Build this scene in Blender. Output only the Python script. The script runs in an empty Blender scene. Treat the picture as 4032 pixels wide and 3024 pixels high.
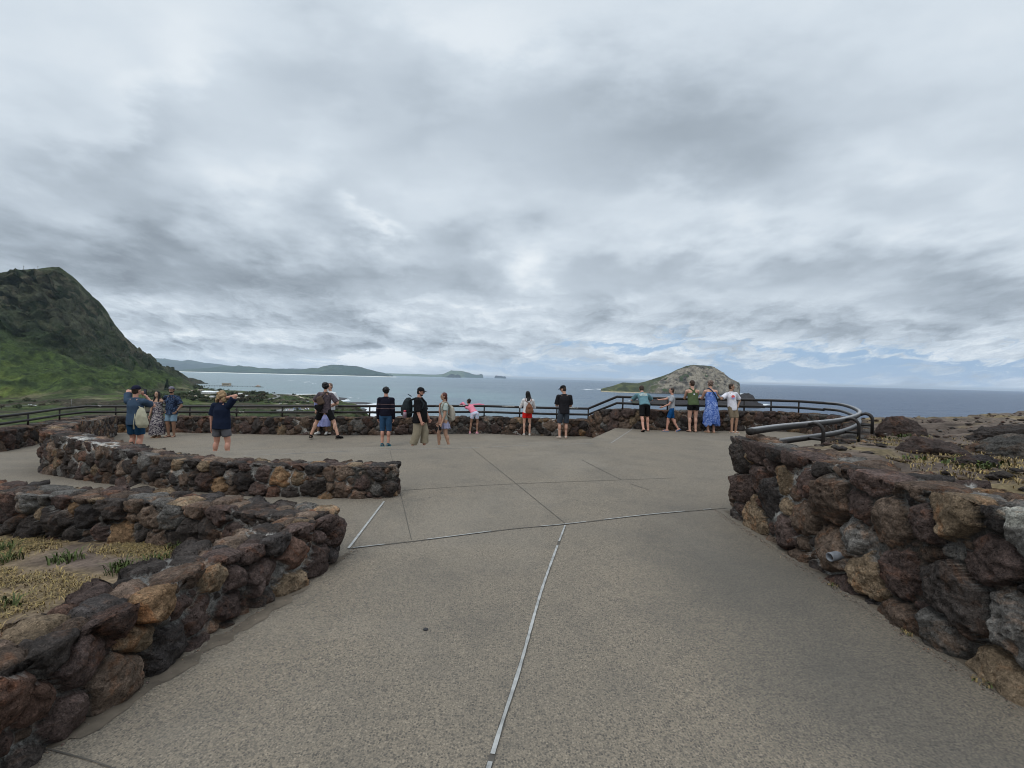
import bpy, math, random
import numpy as np
from mathutils import Vector, Matrix
random.seed(7)
rng = np.random.default_rng(11)
C = bpy.context.scene.collection
SC = bpy.context.scene
PI = math.pi
EYE = 1.6
F = 1864.0
# ---------------------------------------------------------------- camera frame
ROLL = math.atan(0.0246)
PITCH = math.atan(26.5 / F)
fw = Vector((0, math.cos(PITCH), -math.sin(PITCH)))
rt0 = Vector((1, 0, 0)); up0 = rt0.cross(fw)
rt = math.cos(ROLL) * rt0 + math.sin(ROLL) * up0
up = -math.sin(ROLL) * rt0 + math.cos(ROLL) * up0
def ray(px, py):
    return fw + rt * ((px - 2016) / F) - up * ((py - 1512) / F)
def onz(px, py, z):
    r = ray(px, py); t = (z - EYE) / r.z
    return Vector((r.x * t, r.y * t, z))
def ond(px, py, d):
    r = ray(px, py); t = d / r.y
    return Vector((r.x * t, d, EYE + r.z * t))
# ---------------------------------------------------------------- noise
def _h(ix, iy, iz, s):
    n = (ix.astype(np.uint32) * np.uint32(374761393) + iy.astype(np.uint32) * np.uint32(668265263)
         + iz.astype(np.uint32) * np.uint32(2147483647) + np.uint32(s * 974711 + 13))
    n = (n ^ (n >> np.uint32(13))) * np.uint32(1274126177)
    n = n ^ (n >> np.uint32(16))
    n = n * np.uint32(2246822519); n = n ^ (n >> np.uint32(15))
    return (n & np.uint32(0xffff)).astype(np.float32) / 32767.5 - 1.0
def noise(p, s=0):
    p = np.asarray(p, dtype=np.float64)
    i = np.floor(p).astype(np.int64); f = (p - i).astype(np.float32)
    u = f * f * f * (f * (f * 6 - 15) + 10)
    i = (i & 0xffffffff)
    x0, y0, z0 = i[:, 0], i[:, 1], i[:, 2]
    x1, y1, z1 = (x0 + 1) & 0xffffffff, (y0 + 1) & 0xffffffff, (z0 + 1) & 0xffffffff
    ux, uy, uz = u[:, 0], u[:, 1], u[:, 2]
    def L(a, b, t): return a + (b - a) * t
    a = L(L(_h(x0, y0, z0, s), _h(x1, y0, z0, s), ux), L(_h(x0, y1, z0, s), _h(x1, y1, z0, s), ux), uy)
    b = L(L(_h(x0, y0, z1, s), _h(x1, y0, z1, s), ux), L(_h(x0, y1, z1, s), _h(x1, y1, z1, s), ux), uy)
    return L(a, b, uz)
def fbm(p, o=4, s=0, g=0.5):
    p = np.asarray(p, dtype=np.float64)
    r = 0; a = 1.0; t = 0
    for k in range(o):
        r = r + a * noise(p * (2.03 ** k) + 17.3 * k, s + k); t += a; a *= g
    return r / t
def ridged(p, o=4, s=0):
    r = 0; a = 1.0; t = 0
    for k in range(o):
        r = r + a * (1 - 2 * np.abs(noise(p * (2.03 ** k) + 11.1 * k, s + k))); t += a; a *= 0.5
    return r / t
def sstep(a, b, x):
    t = np.clip((x - a) / (b - a), 0, 1); return t * t * (3 - 2 * t)
# ---------------------------------------------------------------- mesh helpers
def mesh_from(name, V, Fc, mat=None, parent=None, smooth=True, cols=None, mats=None, midx=None):
    me = bpy.data.meshes.new(name)
    V = np.asarray(V, dtype=np.float32)
    if isinstance(Fc, np.ndarray):
        k = Fc.shape[1]; nf = len(Fc)
        me.vertices.add(len(V)); me.vertices.foreach_set('co', V.ravel())
        me.loops.add(nf * k); me.loops.foreach_set('vertex_index', Fc.astype(np.int32).ravel())
        me.polygons.add(nf); me.polygons.foreach_set('loop_start', np.arange(0, nf * k, k, dtype=np.int32))
        me.update(calc_edges=True)
    else:
        me.from_pydata([tuple(map(float, v)) for v in V], [], [tuple(f) for f in Fc])
    if smooth: me.polygons.foreach_set('use_smooth', [True] * len(me.polygons))
    if cols is not None:
        ca = me.color_attributes.new('Col', 'FLOAT_COLOR', 'POINT')
        c4 = np.ones((len(V), 4), dtype=np.float32); c4[:, :cols.shape[1]] = cols
        ca.data.foreach_set('color', c4.ravel())
    if mats:
        for m in mats: me.materials.append(m)
        if midx is not None: me.polygons.foreach_set('material_index', np.asarray(midx, dtype=np.int32))
    elif mat: me.materials.append(mat)
    me.update()
    o = bpy.data.objects.new(name, me); C.objects.link(o)
    if parent: o.parent = parent
    return o
def tag(o, label=None, cat=None, group=None, kind=None):
    if label: o['label'] = label
    if cat: o['category'] = cat
    if group: o['group'] = group
    if kind: o['kind'] = kind
    return o
def thing(name, label, cat, loc=(0, 0, 0), rotz=0, group=None):
    o = bpy.data.objects.new(name, None); C.objects.link(o)
    o.location = loc; o.rotation_euler = (0, 0, rotz); o.empty_display_size = 0.2
    return tag(o, label, cat, group)
def grid_faces(nu, nv, closed_u=False, closed_v=False):
    iu = np.arange(nu if closed_u else nu - 1); iv = np.arange(nv if closed_v else nv - 1)
    U, W = np.meshgrid(iu, iv, indexing='ij'); U = U.ravel(); W = W.ravel()
    U1 = (U + 1) % nu; W1 = (W + 1) % nv
    return np.stack([U * nv + W, U1 * nv + W, U1 * nv + W1, U * nv + W1], 1)
class MB:
    """collects closed primitives into one mesh"""
    def __init__(s): s.v = []; s.f = []; s.m = []
    def add(s, V, Fc, mi=0):
        o = len(s.v); s.v += [tuple(v) for v in V]; s.f += [tuple(int(i) + o for i in f) for f in Fc]; s.m += [mi] * len(Fc)
    def loft(s, rings, seg=12, caps=True, mi=0):
        """rings: list of (centre, axis_x vec, axis_y vec)"""
        V = []
        for c, ax, ay in rings:
            c = Vector(c); ax = Vector(ax); ay = Vector(ay)
            for k in range(seg):
                a = 2 * PI * k / seg
                V.append(c + ax * math.cos(a) + ay * math.sin(a))
        n = len(rings); Fc = []
        for i in range(n - 1):
            for k in range(seg):
                k1 = (k + 1) % seg
                Fc.append((i * seg + k, i * seg + k1, (i + 1) * seg + k1, (i + 1) * seg + k))
        if caps:
            Fc.append(tuple(range(seg))[::-1]); Fc.append(tuple((n - 1) * seg + k for k in range(seg)))
        s.add(V, Fc, mi)
    def tube(s, pts, rad, seg=10, mi=0):
        pts = [Vector(p) for p in pts]; n = len(pts)
        if not hasattr(rad, '__len__'): rad = [rad] * n
        T = [(pts[min(i + 1, n - 1)] - pts[max(i - 1, 0)]).normalized() for i in range(n)]
        ref = Vector((0, 0, 1)) if abs(T[0].z) < 0.9 else Vector((1, 0, 0))
        rings = []; x = T[0].cross(ref).normalized()
        for i in range(n):
            x = (x - T[i] * x.dot(T[i])).normalized(); y = T[i].cross(x)
            rings.append((pts[i], x * rad[i], y * rad[i]))
        s.loft(rings, seg, True, mi)
    def ball(s, c, r, seg=10, rn=7, mi=0, rot=None):
        if not hasattr(r, '__len__'): r = (r, r, r)
        c = Vector(c); V = []; Fc = []
        for i in range(1, rn):
            ph = PI * i / rn
            for k in range(seg):
                a = 2 * PI * k / seg
                q = Vector((r[0] * math.sin(ph) * math.cos(a), r[1] * math.sin(ph) * math.sin(a), r[2] * math.cos(ph)))
                V.append(c + (rot @ q if rot else q))
        t = Vector((0, 0, r[2])); t = rot @ t if rot else t
        V.append(c + t); V.append(c - t); nt = len(V) - 2; nb = len(V) - 1
        for i in range(rn - 2):
            for k in range(seg):
                k1 = (k + 1) % seg
                Fc.append((i * seg + k, (i + 1) * seg + k, (i + 1) * seg + k1, i * seg + k1))
        for k in range(seg):
            k1 = (k + 1) % seg
            Fc.append((nt, k, k1)); Fc.append((nb, (rn - 2) * seg + k1, (rn - 2) * seg + k))
        s.add(V, Fc, mi)
    def cap(s, a, b, r0, r1, seg=10, mi=0):
        """tapered capsule"""
        a = Vector(a); b = Vector(b)
        s.tube([a, b], [r0, r1], seg, mi); s.ball(a, r0, seg, 7, mi); s.ball(b, r1, seg, 7, mi)
    def box(s, c, h, rot=None, mi=0):
        c = Vector(c); V = []
        for x in (-1, 1):
            for y in (-1, 1):
                for z in (-1, 1):
                    q = Vector((x * h[0], y * h[1], z * h[2])); V.append(c + (rot @ q if rot else q))
        s.add(V, [(0, 1, 3, 2), (4, 6, 7, 5), (0, 4, 5, 1), (2, 3, 7, 6), (0, 2, 6, 4), (1, 5, 7, 3)], mi)
    def build(s, name, mat=None, parent=None, smooth=True, mats=None):
        return mesh_from(name, s.v, s.f, mat, parent, smooth, mats=mats, midx=s.m if mats else None)
# ---------------------------------------------------------------- material helper
class NT:
    def __init__(s, mat):
        mat.use_nodes = True; s.t = mat.node_tree; s.t.nodes.clear()
    def n(s, typ, **kw):
        nd = s.t.nodes.new(typ)
        for k, v in kw.items():
            if k.startswith('i_'):
                key = k[2:].replace('_', ' ')
                tgt = nd.inputs[int(key)] if key.isdigit() else nd.inputs[key]
                if hasattr(v, 'bl_idname') or hasattr(v, 'is_output'): s.t.links.new(v, tgt)
                else: tgt.default_value = v
            else: setattr(nd, k, v)
        return nd
    def l(s, a, b): s.t.links.new(a, b)
    def math(s, op, a, b=None, clamp=False, c=None):
        nd = s.t.nodes.new('ShaderNodeMath'); nd.operation = op; nd.use_clamp = clamp
        for i, v in enumerate((a, b, c)):
            if v is None: continue
            if hasattr(v, 'is_output'): s.l(v, nd.inputs[i])
            else: nd.inputs[i].default_value = v
        return nd.outputs[0]
    def mix(s, f, a, b, typ='MIX'):
        nd = s.t.nodes.new('ShaderNodeMix'); nd.data_type = 'RGBA'; nd.blend_type = typ
        for i, v in ((0, f), (6, a), (7, b)):
            if hasattr(v, 'is_output'): s.l(v, nd.inputs[i])
            else: nd.inputs[i].default_value = (v if i == 0 else (*v, 1) if len(v) == 3 else v)
        return nd.outputs[2]
    def ramp(s, f, stops, interp='LINEAR'):
        nd = s.t.nodes.new('ShaderNodeValToRGB'); nd.color_ramp.interpolation = interp
        el = nd.color_ramp.elements
        while len(el) < len(stops): el.new(0.5)
        for e, (p, c) in zip(el, stops):
            e.position = p; e.color = (c, c, c, 1) if not hasattr(c, '__len__') else (*c, 1)
        s.l(f, nd.inputs[0]); return nd.outputs[0]
    def noise(s, vec, scale, detail=4, rough=0.55, dist=0.0):
        nd = s.n('ShaderNodeTexNoise', i_Scale=scale, i_Detail=detail, i_Roughness=rough, i_Distortion=dist)
        if vec is not None: s.l(vec, nd.inputs['Vector'])
        return nd.outputs[0]
    def mapping(s, vec, scale=(1, 1, 1), loc=(0, 0, 0), rot=(0, 0, 0)):
        nd = s.n('ShaderNodeMapping'); s.l(vec, nd.inputs[0])
        nd.inputs['Scale'].default_value = scale; nd.inputs['Location'].default_value = loc; nd.inputs['Rotation'].default_value = rot
        return nd.outputs[0]
    def obj(s): return s.n('ShaderNodeTexCoord').outputs['Object']
    def pos(s): return s.n('ShaderNodeNewGeometry').outputs['Position']
    def bump(s, h, strength=0.5, dist=0.01, normal=None):
        nd = s.n('ShaderNodeBump', i_Strength=strength, i_Distance=dist); s.l(h, nd.inputs['Height'])
        if normal is not None: s.l(normal, nd.inputs['Normal'])
        return nd.outputs[0]
    def out(s, color, rough=0.8, normal=None, spec=0.3, metal=0.0, **kw):
        b = s.n('ShaderNodeBsdfPrincipled')
        for k, v in (('Base Color', color), ('Roughness', rough), ('Specular IOR Level', spec), ('Metallic', metal)):
            if hasattr(v, 'is_output'): s.l(v, b.inputs[k])
            elif k == 'Base Color': b.inputs[k].default_value = (*v, 1)
            else: b.inputs[k].default_value = v
        for k, v in kw.items(): b.inputs[k.replace('_', ' ')].default_value = v
        if normal is not None: s.l(normal, b.inputs['Normal'])
        o = s.n('ShaderNodeOutputMaterial'); s.l(b.outputs[0], o.inputs[0]); return b
def newmat(name):
    m = bpy.data.materials.new(name); return m, NT(m)
MATS = {}
def plain(name, col, rough=0.75, var=0.18, scale=9.0, spec=0.3, bump=0.0, metal=0.0):
    """a plain coloured surface with soft uneven mottling"""
    if name in MATS: return MATS[name]
    m, t = newmat(name); v = t.obj()
    n1 = t.noise(v, scale, 4, 0.6)
    dark = tuple(c * (1 - var) for c in col); lite = tuple(min(1, c * (1 + var)) for c in col)
    colr = t.ramp(n1, [(0.3, dark), (0.7, lite)])
    nrm = t.bump(t.noise(v, scale * 4, 3), bump, 0.01) if bump else None
    t.out(colr, rough, nrm, spec, metal); MATS[name] = m; return m
# ================================================================= materials of the setting
def mat_concrete():
    m, t = newmat('exposed_aggregate'); p = t.pos()
    def vor(scale, feat='F1'):
        nd = t.n('ShaderNodeTexVoronoi', i_Scale=scale, feature=feat); t.l(p, nd.inputs['Vector']); return nd
    v1 = vor(78); v2 = vor(150)
    sep = t.n('ShaderNodeSeparateColor'); t.l(v1.outputs['Color'], sep.inputs[0])
    sep2 = t.n('ShaderNodeSeparateColor'); t.l(v2.outputs['Color'], sep2.inputs[0])
    peb = t.ramp(sep.outputs[0], [(0.0, (0.062, 0.056, 0.049)), (0.3, (0.104, 0.091, 0.075)), (0.55, (0.176, 0.148, 0.113)), (0.8, (0.238, 0.197, 0.147)), (1.0, (0.31, 0.26, 0.197))])
    fine = t.ramp(sep2.outputs[1], [(0.0, (0.105, 0.092, 0.076)), (1.0, (0.265, 0.22, 0.165))])
    inpeb = t.ramp(v1.outputs['Distance'], [(0.30, 1.0), (0.52, 0.0)])
    col = t.mix(inpeb, fine, peb)
    # worn patches and a darker damp strip, each with its own outline
    w1 = t.ramp(t.noise(p, 0.55, 6, 0.62, 0.6), [(0.38, 0.0), (0.68, 1.0)])
    col = t.mix(t.math('MULTIPLY', w1, 0.45), col, (0.125, 0.113, 0.096))
    w2 = t.ramp(t.noise(t.mapping(p, loc=(7, 3, 0)), 1.7, 6, 0.7), [(0.5, 0.0), (0.75, 1.0)])
    col = t.mix(t.math('MULTIPLY', w2, 0.42), col, (0.07, 0.067, 0.062))
    w3 = t.ramp(t.noise(t.mapping(p, loc=(1, 9, 0)), 0.32, 5, 0.65, 0.8), [(0.50, 0.0), (0.66, 1.0)])
    col = t.mix(t.math('MULTIPLY', w3, 0.35), col, (0.23, 0.205, 0.17))
    gum = t.n('ShaderNodeTexVoronoi', i_Scale=1.5); t.l(t.mapping(p, (1, 1, 0)), gum.inputs['Vector'])
    col = t.mix(t.ramp(gum.outputs['Distance'], [(0.018, 0.75), (0.030, 0.0)]), col, (0.045, 0.043, 0.04))
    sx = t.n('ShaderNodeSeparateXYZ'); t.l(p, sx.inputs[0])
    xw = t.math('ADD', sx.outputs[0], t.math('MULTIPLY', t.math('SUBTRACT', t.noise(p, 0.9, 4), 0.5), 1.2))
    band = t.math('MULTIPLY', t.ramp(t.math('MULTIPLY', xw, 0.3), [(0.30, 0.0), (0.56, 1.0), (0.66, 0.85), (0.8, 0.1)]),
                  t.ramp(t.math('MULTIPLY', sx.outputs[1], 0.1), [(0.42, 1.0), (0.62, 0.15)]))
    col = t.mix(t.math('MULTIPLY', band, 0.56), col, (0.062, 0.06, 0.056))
    hgt = t.math('SUBTRACT', 1.0, v1.outputs['Distance'])
    nrm = t.bump(t.math('ADD', hgt, t.math('MULTIPLY', v2.outputs['Distance'], -0.4)), 0.55, 0.006)
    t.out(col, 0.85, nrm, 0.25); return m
def mat_rock():
    m, t = newmat('lava_rock'); p = t.pos()
    a = t.n('ShaderNodeAttribute', attribute_name='Col')
    n1 = t.noise(p, 9, 8, 0.7); n2 = t.noise(p, 45, 6, 0.75)
    k = t.ramp(n1, [(0.28, 0.5), (0.5, 1.05), (0.72, 1.8)])
    k2 = t.ramp(n2, [(0.32, 0.5), (0.5, 1.05), (0.68, 1.7)])
    n4 = t.noise(p, 140, 4, 0.7); mul = t.math('MULTIPLY', t.math('MULTIPLY', k, k2), t.ramp(n4, [(0.3, 0.6), (0.7, 1.45)]))
    rust = t.mix(t.ramp(t.noise(p, 5, 6, 0.7, 1.0), [(0.52, 0.0), (0.68, 0.55)]), a.outputs['Color'], t.mix(1.0, a.outputs['Color'], (1.9, 1.15, 0.7), 'MULTIPLY'))
    vm = t.n('ShaderNodeVectorMath', operation='SCALE'); t.l(rust, vm.inputs[0]); t.l(mul, vm.inputs['Scale'])
    # vesicles: little round pits
    v = t.n('ShaderNodeTexVoronoi', i_Scale=55.0, i_Randomness=1.0); t.l(p, v.inputs['Vector'])
    pit = t.ramp(v.outputs['Distance'], [(0.12, 0.0), (0.34, 1.0)])
    zone = t.ramp(t.noise(p, 6, 3), [(0.42, 0.0), (0.55, 1.0)])
    pit = t.mix(zone, (1, 1, 1), pit)
    v3 = t.n('ShaderNodeTexVoronoi', i_Scale=24.0); t.l(p, v3.outputs and v3.inputs['Vector'])
    pit3 = t.ramp(v3.outputs['Distance'], [(0.08, 0.0), (0.22, 1.0)])
    hh = t.math('ADD', t.math('ADD', t.math('MULTIPLY', n2, 0.8), t.math('MULTIPLY', pit, 0.5)), t.math('MULTIPLY', pit3, 0.7))
    nrm = t.bump(hh, 1.0, 0.035)
    nrm = t.bump(n1, 0.8, 0.04, nrm)
    t.out(vm.outputs[0], 0.93, nrm, 0.18); return m
def mat_attr(name, nscale=0.02, lo=0.6, hi=1.4, bump=0.0, bdist=1.0, rough=0.95, n2=None):
    m, t = newmat(name); p = t.pos()
    a = t.n('ShaderNodeAttribute', attribute_name='Col')
    n1 = t.noise(p, nscale, 8, 0.65)
    k = t.ramp(n1, [(0.3, lo), (0.7, hi)])
    if n2:
        k = t.math('MULTIPLY', k, t.ramp(t.noise(p, n2, 5, 0.7), [(0.3, 0.65), (0.7, 1.35)]))
    vm = t.n('ShaderNodeVectorMath', operation='SCALE'); t.l(a.outputs['Color'], vm.inputs[0]); t.l(k, vm.inputs['Scale'])
    nrm = t.bump(n1, bump, bdist) if bump else None
    t.out(vm.outputs[0], rough, nrm, 0.1); return m
M_CON = mat_concrete(); M_ROCK = mat_rock()
M_TERR = mat_attr('hillside_cover', 0.035, 0.4, 1.6, 1.0, 24.0, n2=0.2)
M_LAVA = mat_attr('lava_ground', 3.0, 0.45, 1.6, 1.0, 0.06, n2=22)
M_FAR = mat_attr('far_land', 0.003, 0.75, 1.25)
def mat_rail(nm='painted_rail', worn_amt=0.25):
    m, t = newmat(nm); p = t.pos()
    n1 = t.noise(p, 30, 6, 0.7); n2 = t.noise(p, 4, 5, 0.6)
    col = t.mix(t.ramp(n1, [(0.4, 0.0), (0.75, 1.0)]), (0.012, 0.010, 0.009), (0.030, 0.025, 0.023))
    col = t.mix(t.ramp(n2, [(0.62, 0.0), (0.72, 0.5)]), col, (0.11, 0.1, 0.095))
    g = t.n('ShaderNodeNewGeometry'); sz = t.n('ShaderNodeSeparateXYZ'); t.l(g.outputs['Normal'], sz.inputs[0])
    worn = t.math('MULTIPLY', t.ramp(sz.outputs[2], [(0.55, 0.0), (0.95, 1.0)]), t.ramp(n1, [(0.3, 0.3), (0.6, 1.0)]))
    col = t.mix(t.math('MULTIPLY', worn, worn_amt), col, (0.36, 0.36, 0.37))
    t.out(col, t.ramp(n1, [(0.3, 0.46), (0.7, 0.72)]), t.bump(n1, 0.2, 0.004), 0.32); return m
M_RAIL = mat_rail(worn_amt=0.12); M_RAILW = mat_rail('worn_rail', 0.95)
# ================================================================= rock walls
PAL = [((0.048, 0.040, 0.036), 3.2), ((0.070, 0.050, 0.044), 3.0), ((0.095, 0.068, 0.052), 2.6), ((0.044, 0.038, 0.036), 1.8),
       ((0.160, 0.118, 0.078), 1.1), ((0.165, 0.105, 0.060), 0.25), ((0.105, 0.098, 0.090), 1.6), ((0.13, 0.095, 0.072), 1.3), ((0.095, 0.058, 0.044), 0.8)]
PC = np.array([p[0] for p in PAL]); PW = np.array([p[1] for p in PAL]); PW = PW / PW.sum()
def stonify(P, Nn, nu, nv, rmax, rmin, seed, relief=1.0, mortar=0.0, tan=1.0, bright=1.0):
    """P,Nn: (nu*nv,3) base surface and outward normals. Lay irregular stones over it. Returns displaced verts and colours"""
    g = np.random.default_rng(seed)
    N = len(P); P = P.astype(np.float32)
    # --- seeds by dart throwing, big ones first
    Cn = np.zeros((0, 3), np.float32); Rr = np.zeros(0, np.float32)
    lo = P.min(0); hi = P.max(0)
    cell = rmax * 2.2
    from collections import defaultdict
    buckets = defaultdict(list); cs = []; rs = []
    area = None
    tries = int(N * 0.5)
    radii = np.concatenate([np.full(tries // 5, rmax), np.full(tries // 5, rmax * 0.78), np.full(tries // 5, rmax * 0.6), np.full(tries // 5, (rmax * 0.42 + rmin * 0.2)), np.full(tries // 5, rmin)])
    idx = g.integers(0, N, len(radii))
    if len(radii) > 26000:
        sel = np.sort(g.choice(len(radii), 26000, replace=False)); radii = radii[sel]; idx = idx[sel]
    for i, r in zip(idx, radii):
        p = P[i]; r = r * (0.85 + 0.3 * g.random()); k = tuple(np.floor(p / cell).astype(int)); ok = True
        for dx in (-1, 0, 1):
            for dy in (-1, 0, 1):
                for dz in (-1, 0, 1):
                    for j in buckets.get((k[0] + dx, k[1] + dy, k[2] + dz), ()):
                        q = cs[j]; d2 = (q[0] - p[0]) ** 2 + (q[1] - p[1]) ** 2 + (q[2] - p[2]) ** 2
                        if d2 < (0.74 * (rs[j] + r)) ** 2: ok = False; break
                    if not ok: break
                if not ok: break
            if not ok: break
        if ok: buckets[k].append(len(cs)); cs.append(p); rs.append(r)
    cs = np.array(cs, np.float32); rs = np.array(rs, np.float32); M = len(cs)
    # random anisotropic frames
    q = g.normal(size=(M, 4)); q /= np.linalg.norm(q, axis=1)[:, None]
    w, x, y, z = q.T
    R = np.stack([1 - 2 * (y * y + z * z), 2 * (x * y - z * w), 2 * (x * z + y * w), 2 * (x * y + z * w), 1 - 2 * (x * x + z * z), 2 * (y * z - x * w), 2 * (x * z - y * w), 2 * (y * z + x * w), 1 - 2 * (x * x + y * y)], 1).reshape(M, 3, 3)
    sc = np.stack([g.uniform(0.85, 1.45, M), g.uniform(0.75, 1.1, M), g.uniform(0.75, 1.15, M)], 1)
    A = (R / (sc[:, :, None] * rs[:, None, None])).astype(np.float32)
    tilt = g.normal(0, 0.13, (M, 3)).astype(np.float32)
    amp = (0.035 + 0.035 * g.random(M)) * np.sqrt(rs / 0.15) * relief
    pw = PW.copy(); pw[[2, 4, 7]] *= tan; pw[[1, 8]] /= tan; pw /= pw.sum()
    colr = PC[g.choice(len(PC), M, p=pw)] * g.uniform(0.8, 1.25, (M, 1)) * bright
    wp = P + (0.22 * rs.mean() * np.stack([noise(P / 0.11, seed + 1), noise(P / 0.11, seed + 2), noise(P / 0.11, seed + 3)], 1)
              + 0.10 * rs.mean() * np.stack([noise(P / 0.035, seed + 4), noise(P / 0.035, seed + 5), noise(P / 0.035, seed + 6)], 1)).astype(np.float32)
    f1 = np.zeros(N, np.float32); f2 = np.zeros(N, np.float32); i1 = np.zeros(N, int)
    rows = max(1, 6000 // nv)
    for a in range(0, nu, rows):
        s0, s1 = a * nv, min(nu, a + rows) * nv
        p = wp[s0:s1]; l = p.min(0) - rmax * 2.4; h = p.max(0) + rmax * 2.4
        c = np.where(((cs > l) & (cs < h)).all(1))[0]
        d = p[:, None, :] - cs[None, c]
        qd = np.einsum('mij,nmj->nmi', A[c], d)
        ff = np.sqrt((qd * qd).sum(2))
        o = np.argpartition(ff, 1, axis=1)[:, :2]
        va = np.take_along_axis(ff, o, 1); sw = va[:, 0] > va[:, 1]
        o[sw] = o[sw][:, ::-1]; va[sw] = va[sw][:, ::-1]
        f1[s0:s1] = va[:, 0]; f2[s0:s1] = va[:, 1]; i1[s0:s1] = c[o[:, 0]]
    r1 = rs[i1]; e = (f2 - f1) * r1 * 0.5
    edge = 1 - np.exp(-np.maximum(e, 0) / (0.006 + 0.042 * r1))
    dl = P - cs[i1]
    fac3 = np.full(N, 9.0, np.float32)
    for q_ in range(4):   # broken flat faces: the lowest of a few tilted planes
        tq = g.normal(0, 0.30, (M, 3)).astype(np.float32); cq = g.uniform(0.0, 0.30, M).astype(np.float32)
        fac3 = np.minimum(fac3, cq[i1] * r1 + (tq[i1] * dl).sum(1))
    body = amp[i1] * 1.1 + np.clip(fac3, -0.30 * r1, 0.16 * r1) * 0.75
    fac = ridged(P / 0.13, 4, seed + 20) * 0.016 * np.sqrt(r1 / 0.12)
    hgt = edge * (body + (tilt[i1] * dl).sum(1) * 0.8 + fac) + fbm(P / 0.06, 5, seed + 30, 0.65) * 0.019 * relief - np.maximum(0, noise(P / 0.028, seed + 40) - 0.30) * 0.030
    hgt = hgt - 0.03 * relief
    hgt = hgt - 0.045 * relief * np.exp(-np.maximum(e, 0) / 0.007)
    upf = sstep(0.45, 0.9, Nn[:, 2])     # tops are laid flatter than the faces
    hgt = hgt * (1 - 0.60 * upf) - 0.008 * upf
    mort = -0.052 + mortar + 0.045 * noise(P / 0.4, seed + 50) + 0.012 * noise(P / 0.07, seed + 51)
    mm = sstep(-0.003, 0.004, mort - hgt)
    hgt = np.maximum(hgt, mort + 0.004 * noise(P / 0.02, seed + 60))
    out = P + Nn * hgt[:, None]
    col = colr[i1]
    var = 1 + 0.28 * fbm(P / 0.09, 3, seed + 70)[:, None]
    col = col * var
    mc = np.array([0.33, 0.32, 0.30]) * (1 + 0.3 * fbm(P / 0.1, 3, seed + 80)[:, None]) * (0.55 + 0.45 * sstep(0.1, 0.5, noise(P / 0.6, seed + 81) + 0.45))[:, None]
    vis = sstep(-0.35, 0.15, noise(P / 0.45, seed + 90))[:, None]   # mortar is pale only where it was smeared on
    mc = mc * vis + np.array([0.05, 0.045, 0.04]) * (1 - vis)
    col = col * (1 - mm[:, None]) + mc * mm[:, None]
    return out, col
def resample(pts, step):
    """pts: list of equal-length tuples; first two columns are x,y. Catmull-smooth then even spacing"""
    P = np.array(pts, float); n = len(P); dense = []
    for i in range(n - 1):
        p0, p1, p2, p3 = P[max(i - 1, 0)], P[i], P[i + 1], P[min(i + 2, n - 1)]
        for t in np.linspace(0, 1, 24, endpoint=False):
            dense.append(0.5 * ((2 * p1) + (-p0 + p2) * t + (2 * p0 - 5 * p1 + 4 * p2 - p3) * t * t + (-p0 + 3 * p1 - 3 * p2 + p3) * t ** 3))
    dense.append(P[-1]); D = np.array(dense)
    L = np.concatenate([[0], np.cumsum(np.linalg.norm(np.diff(D[:, :2], axis=0), axis=1))])
    s = np.linspace(0, L[-1], max(3, int(L[-1] / step) + 1))
    return np.stack([np.interp(s, L, D[:, k]) for k in range(D.shape[1])], 1), s
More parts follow.
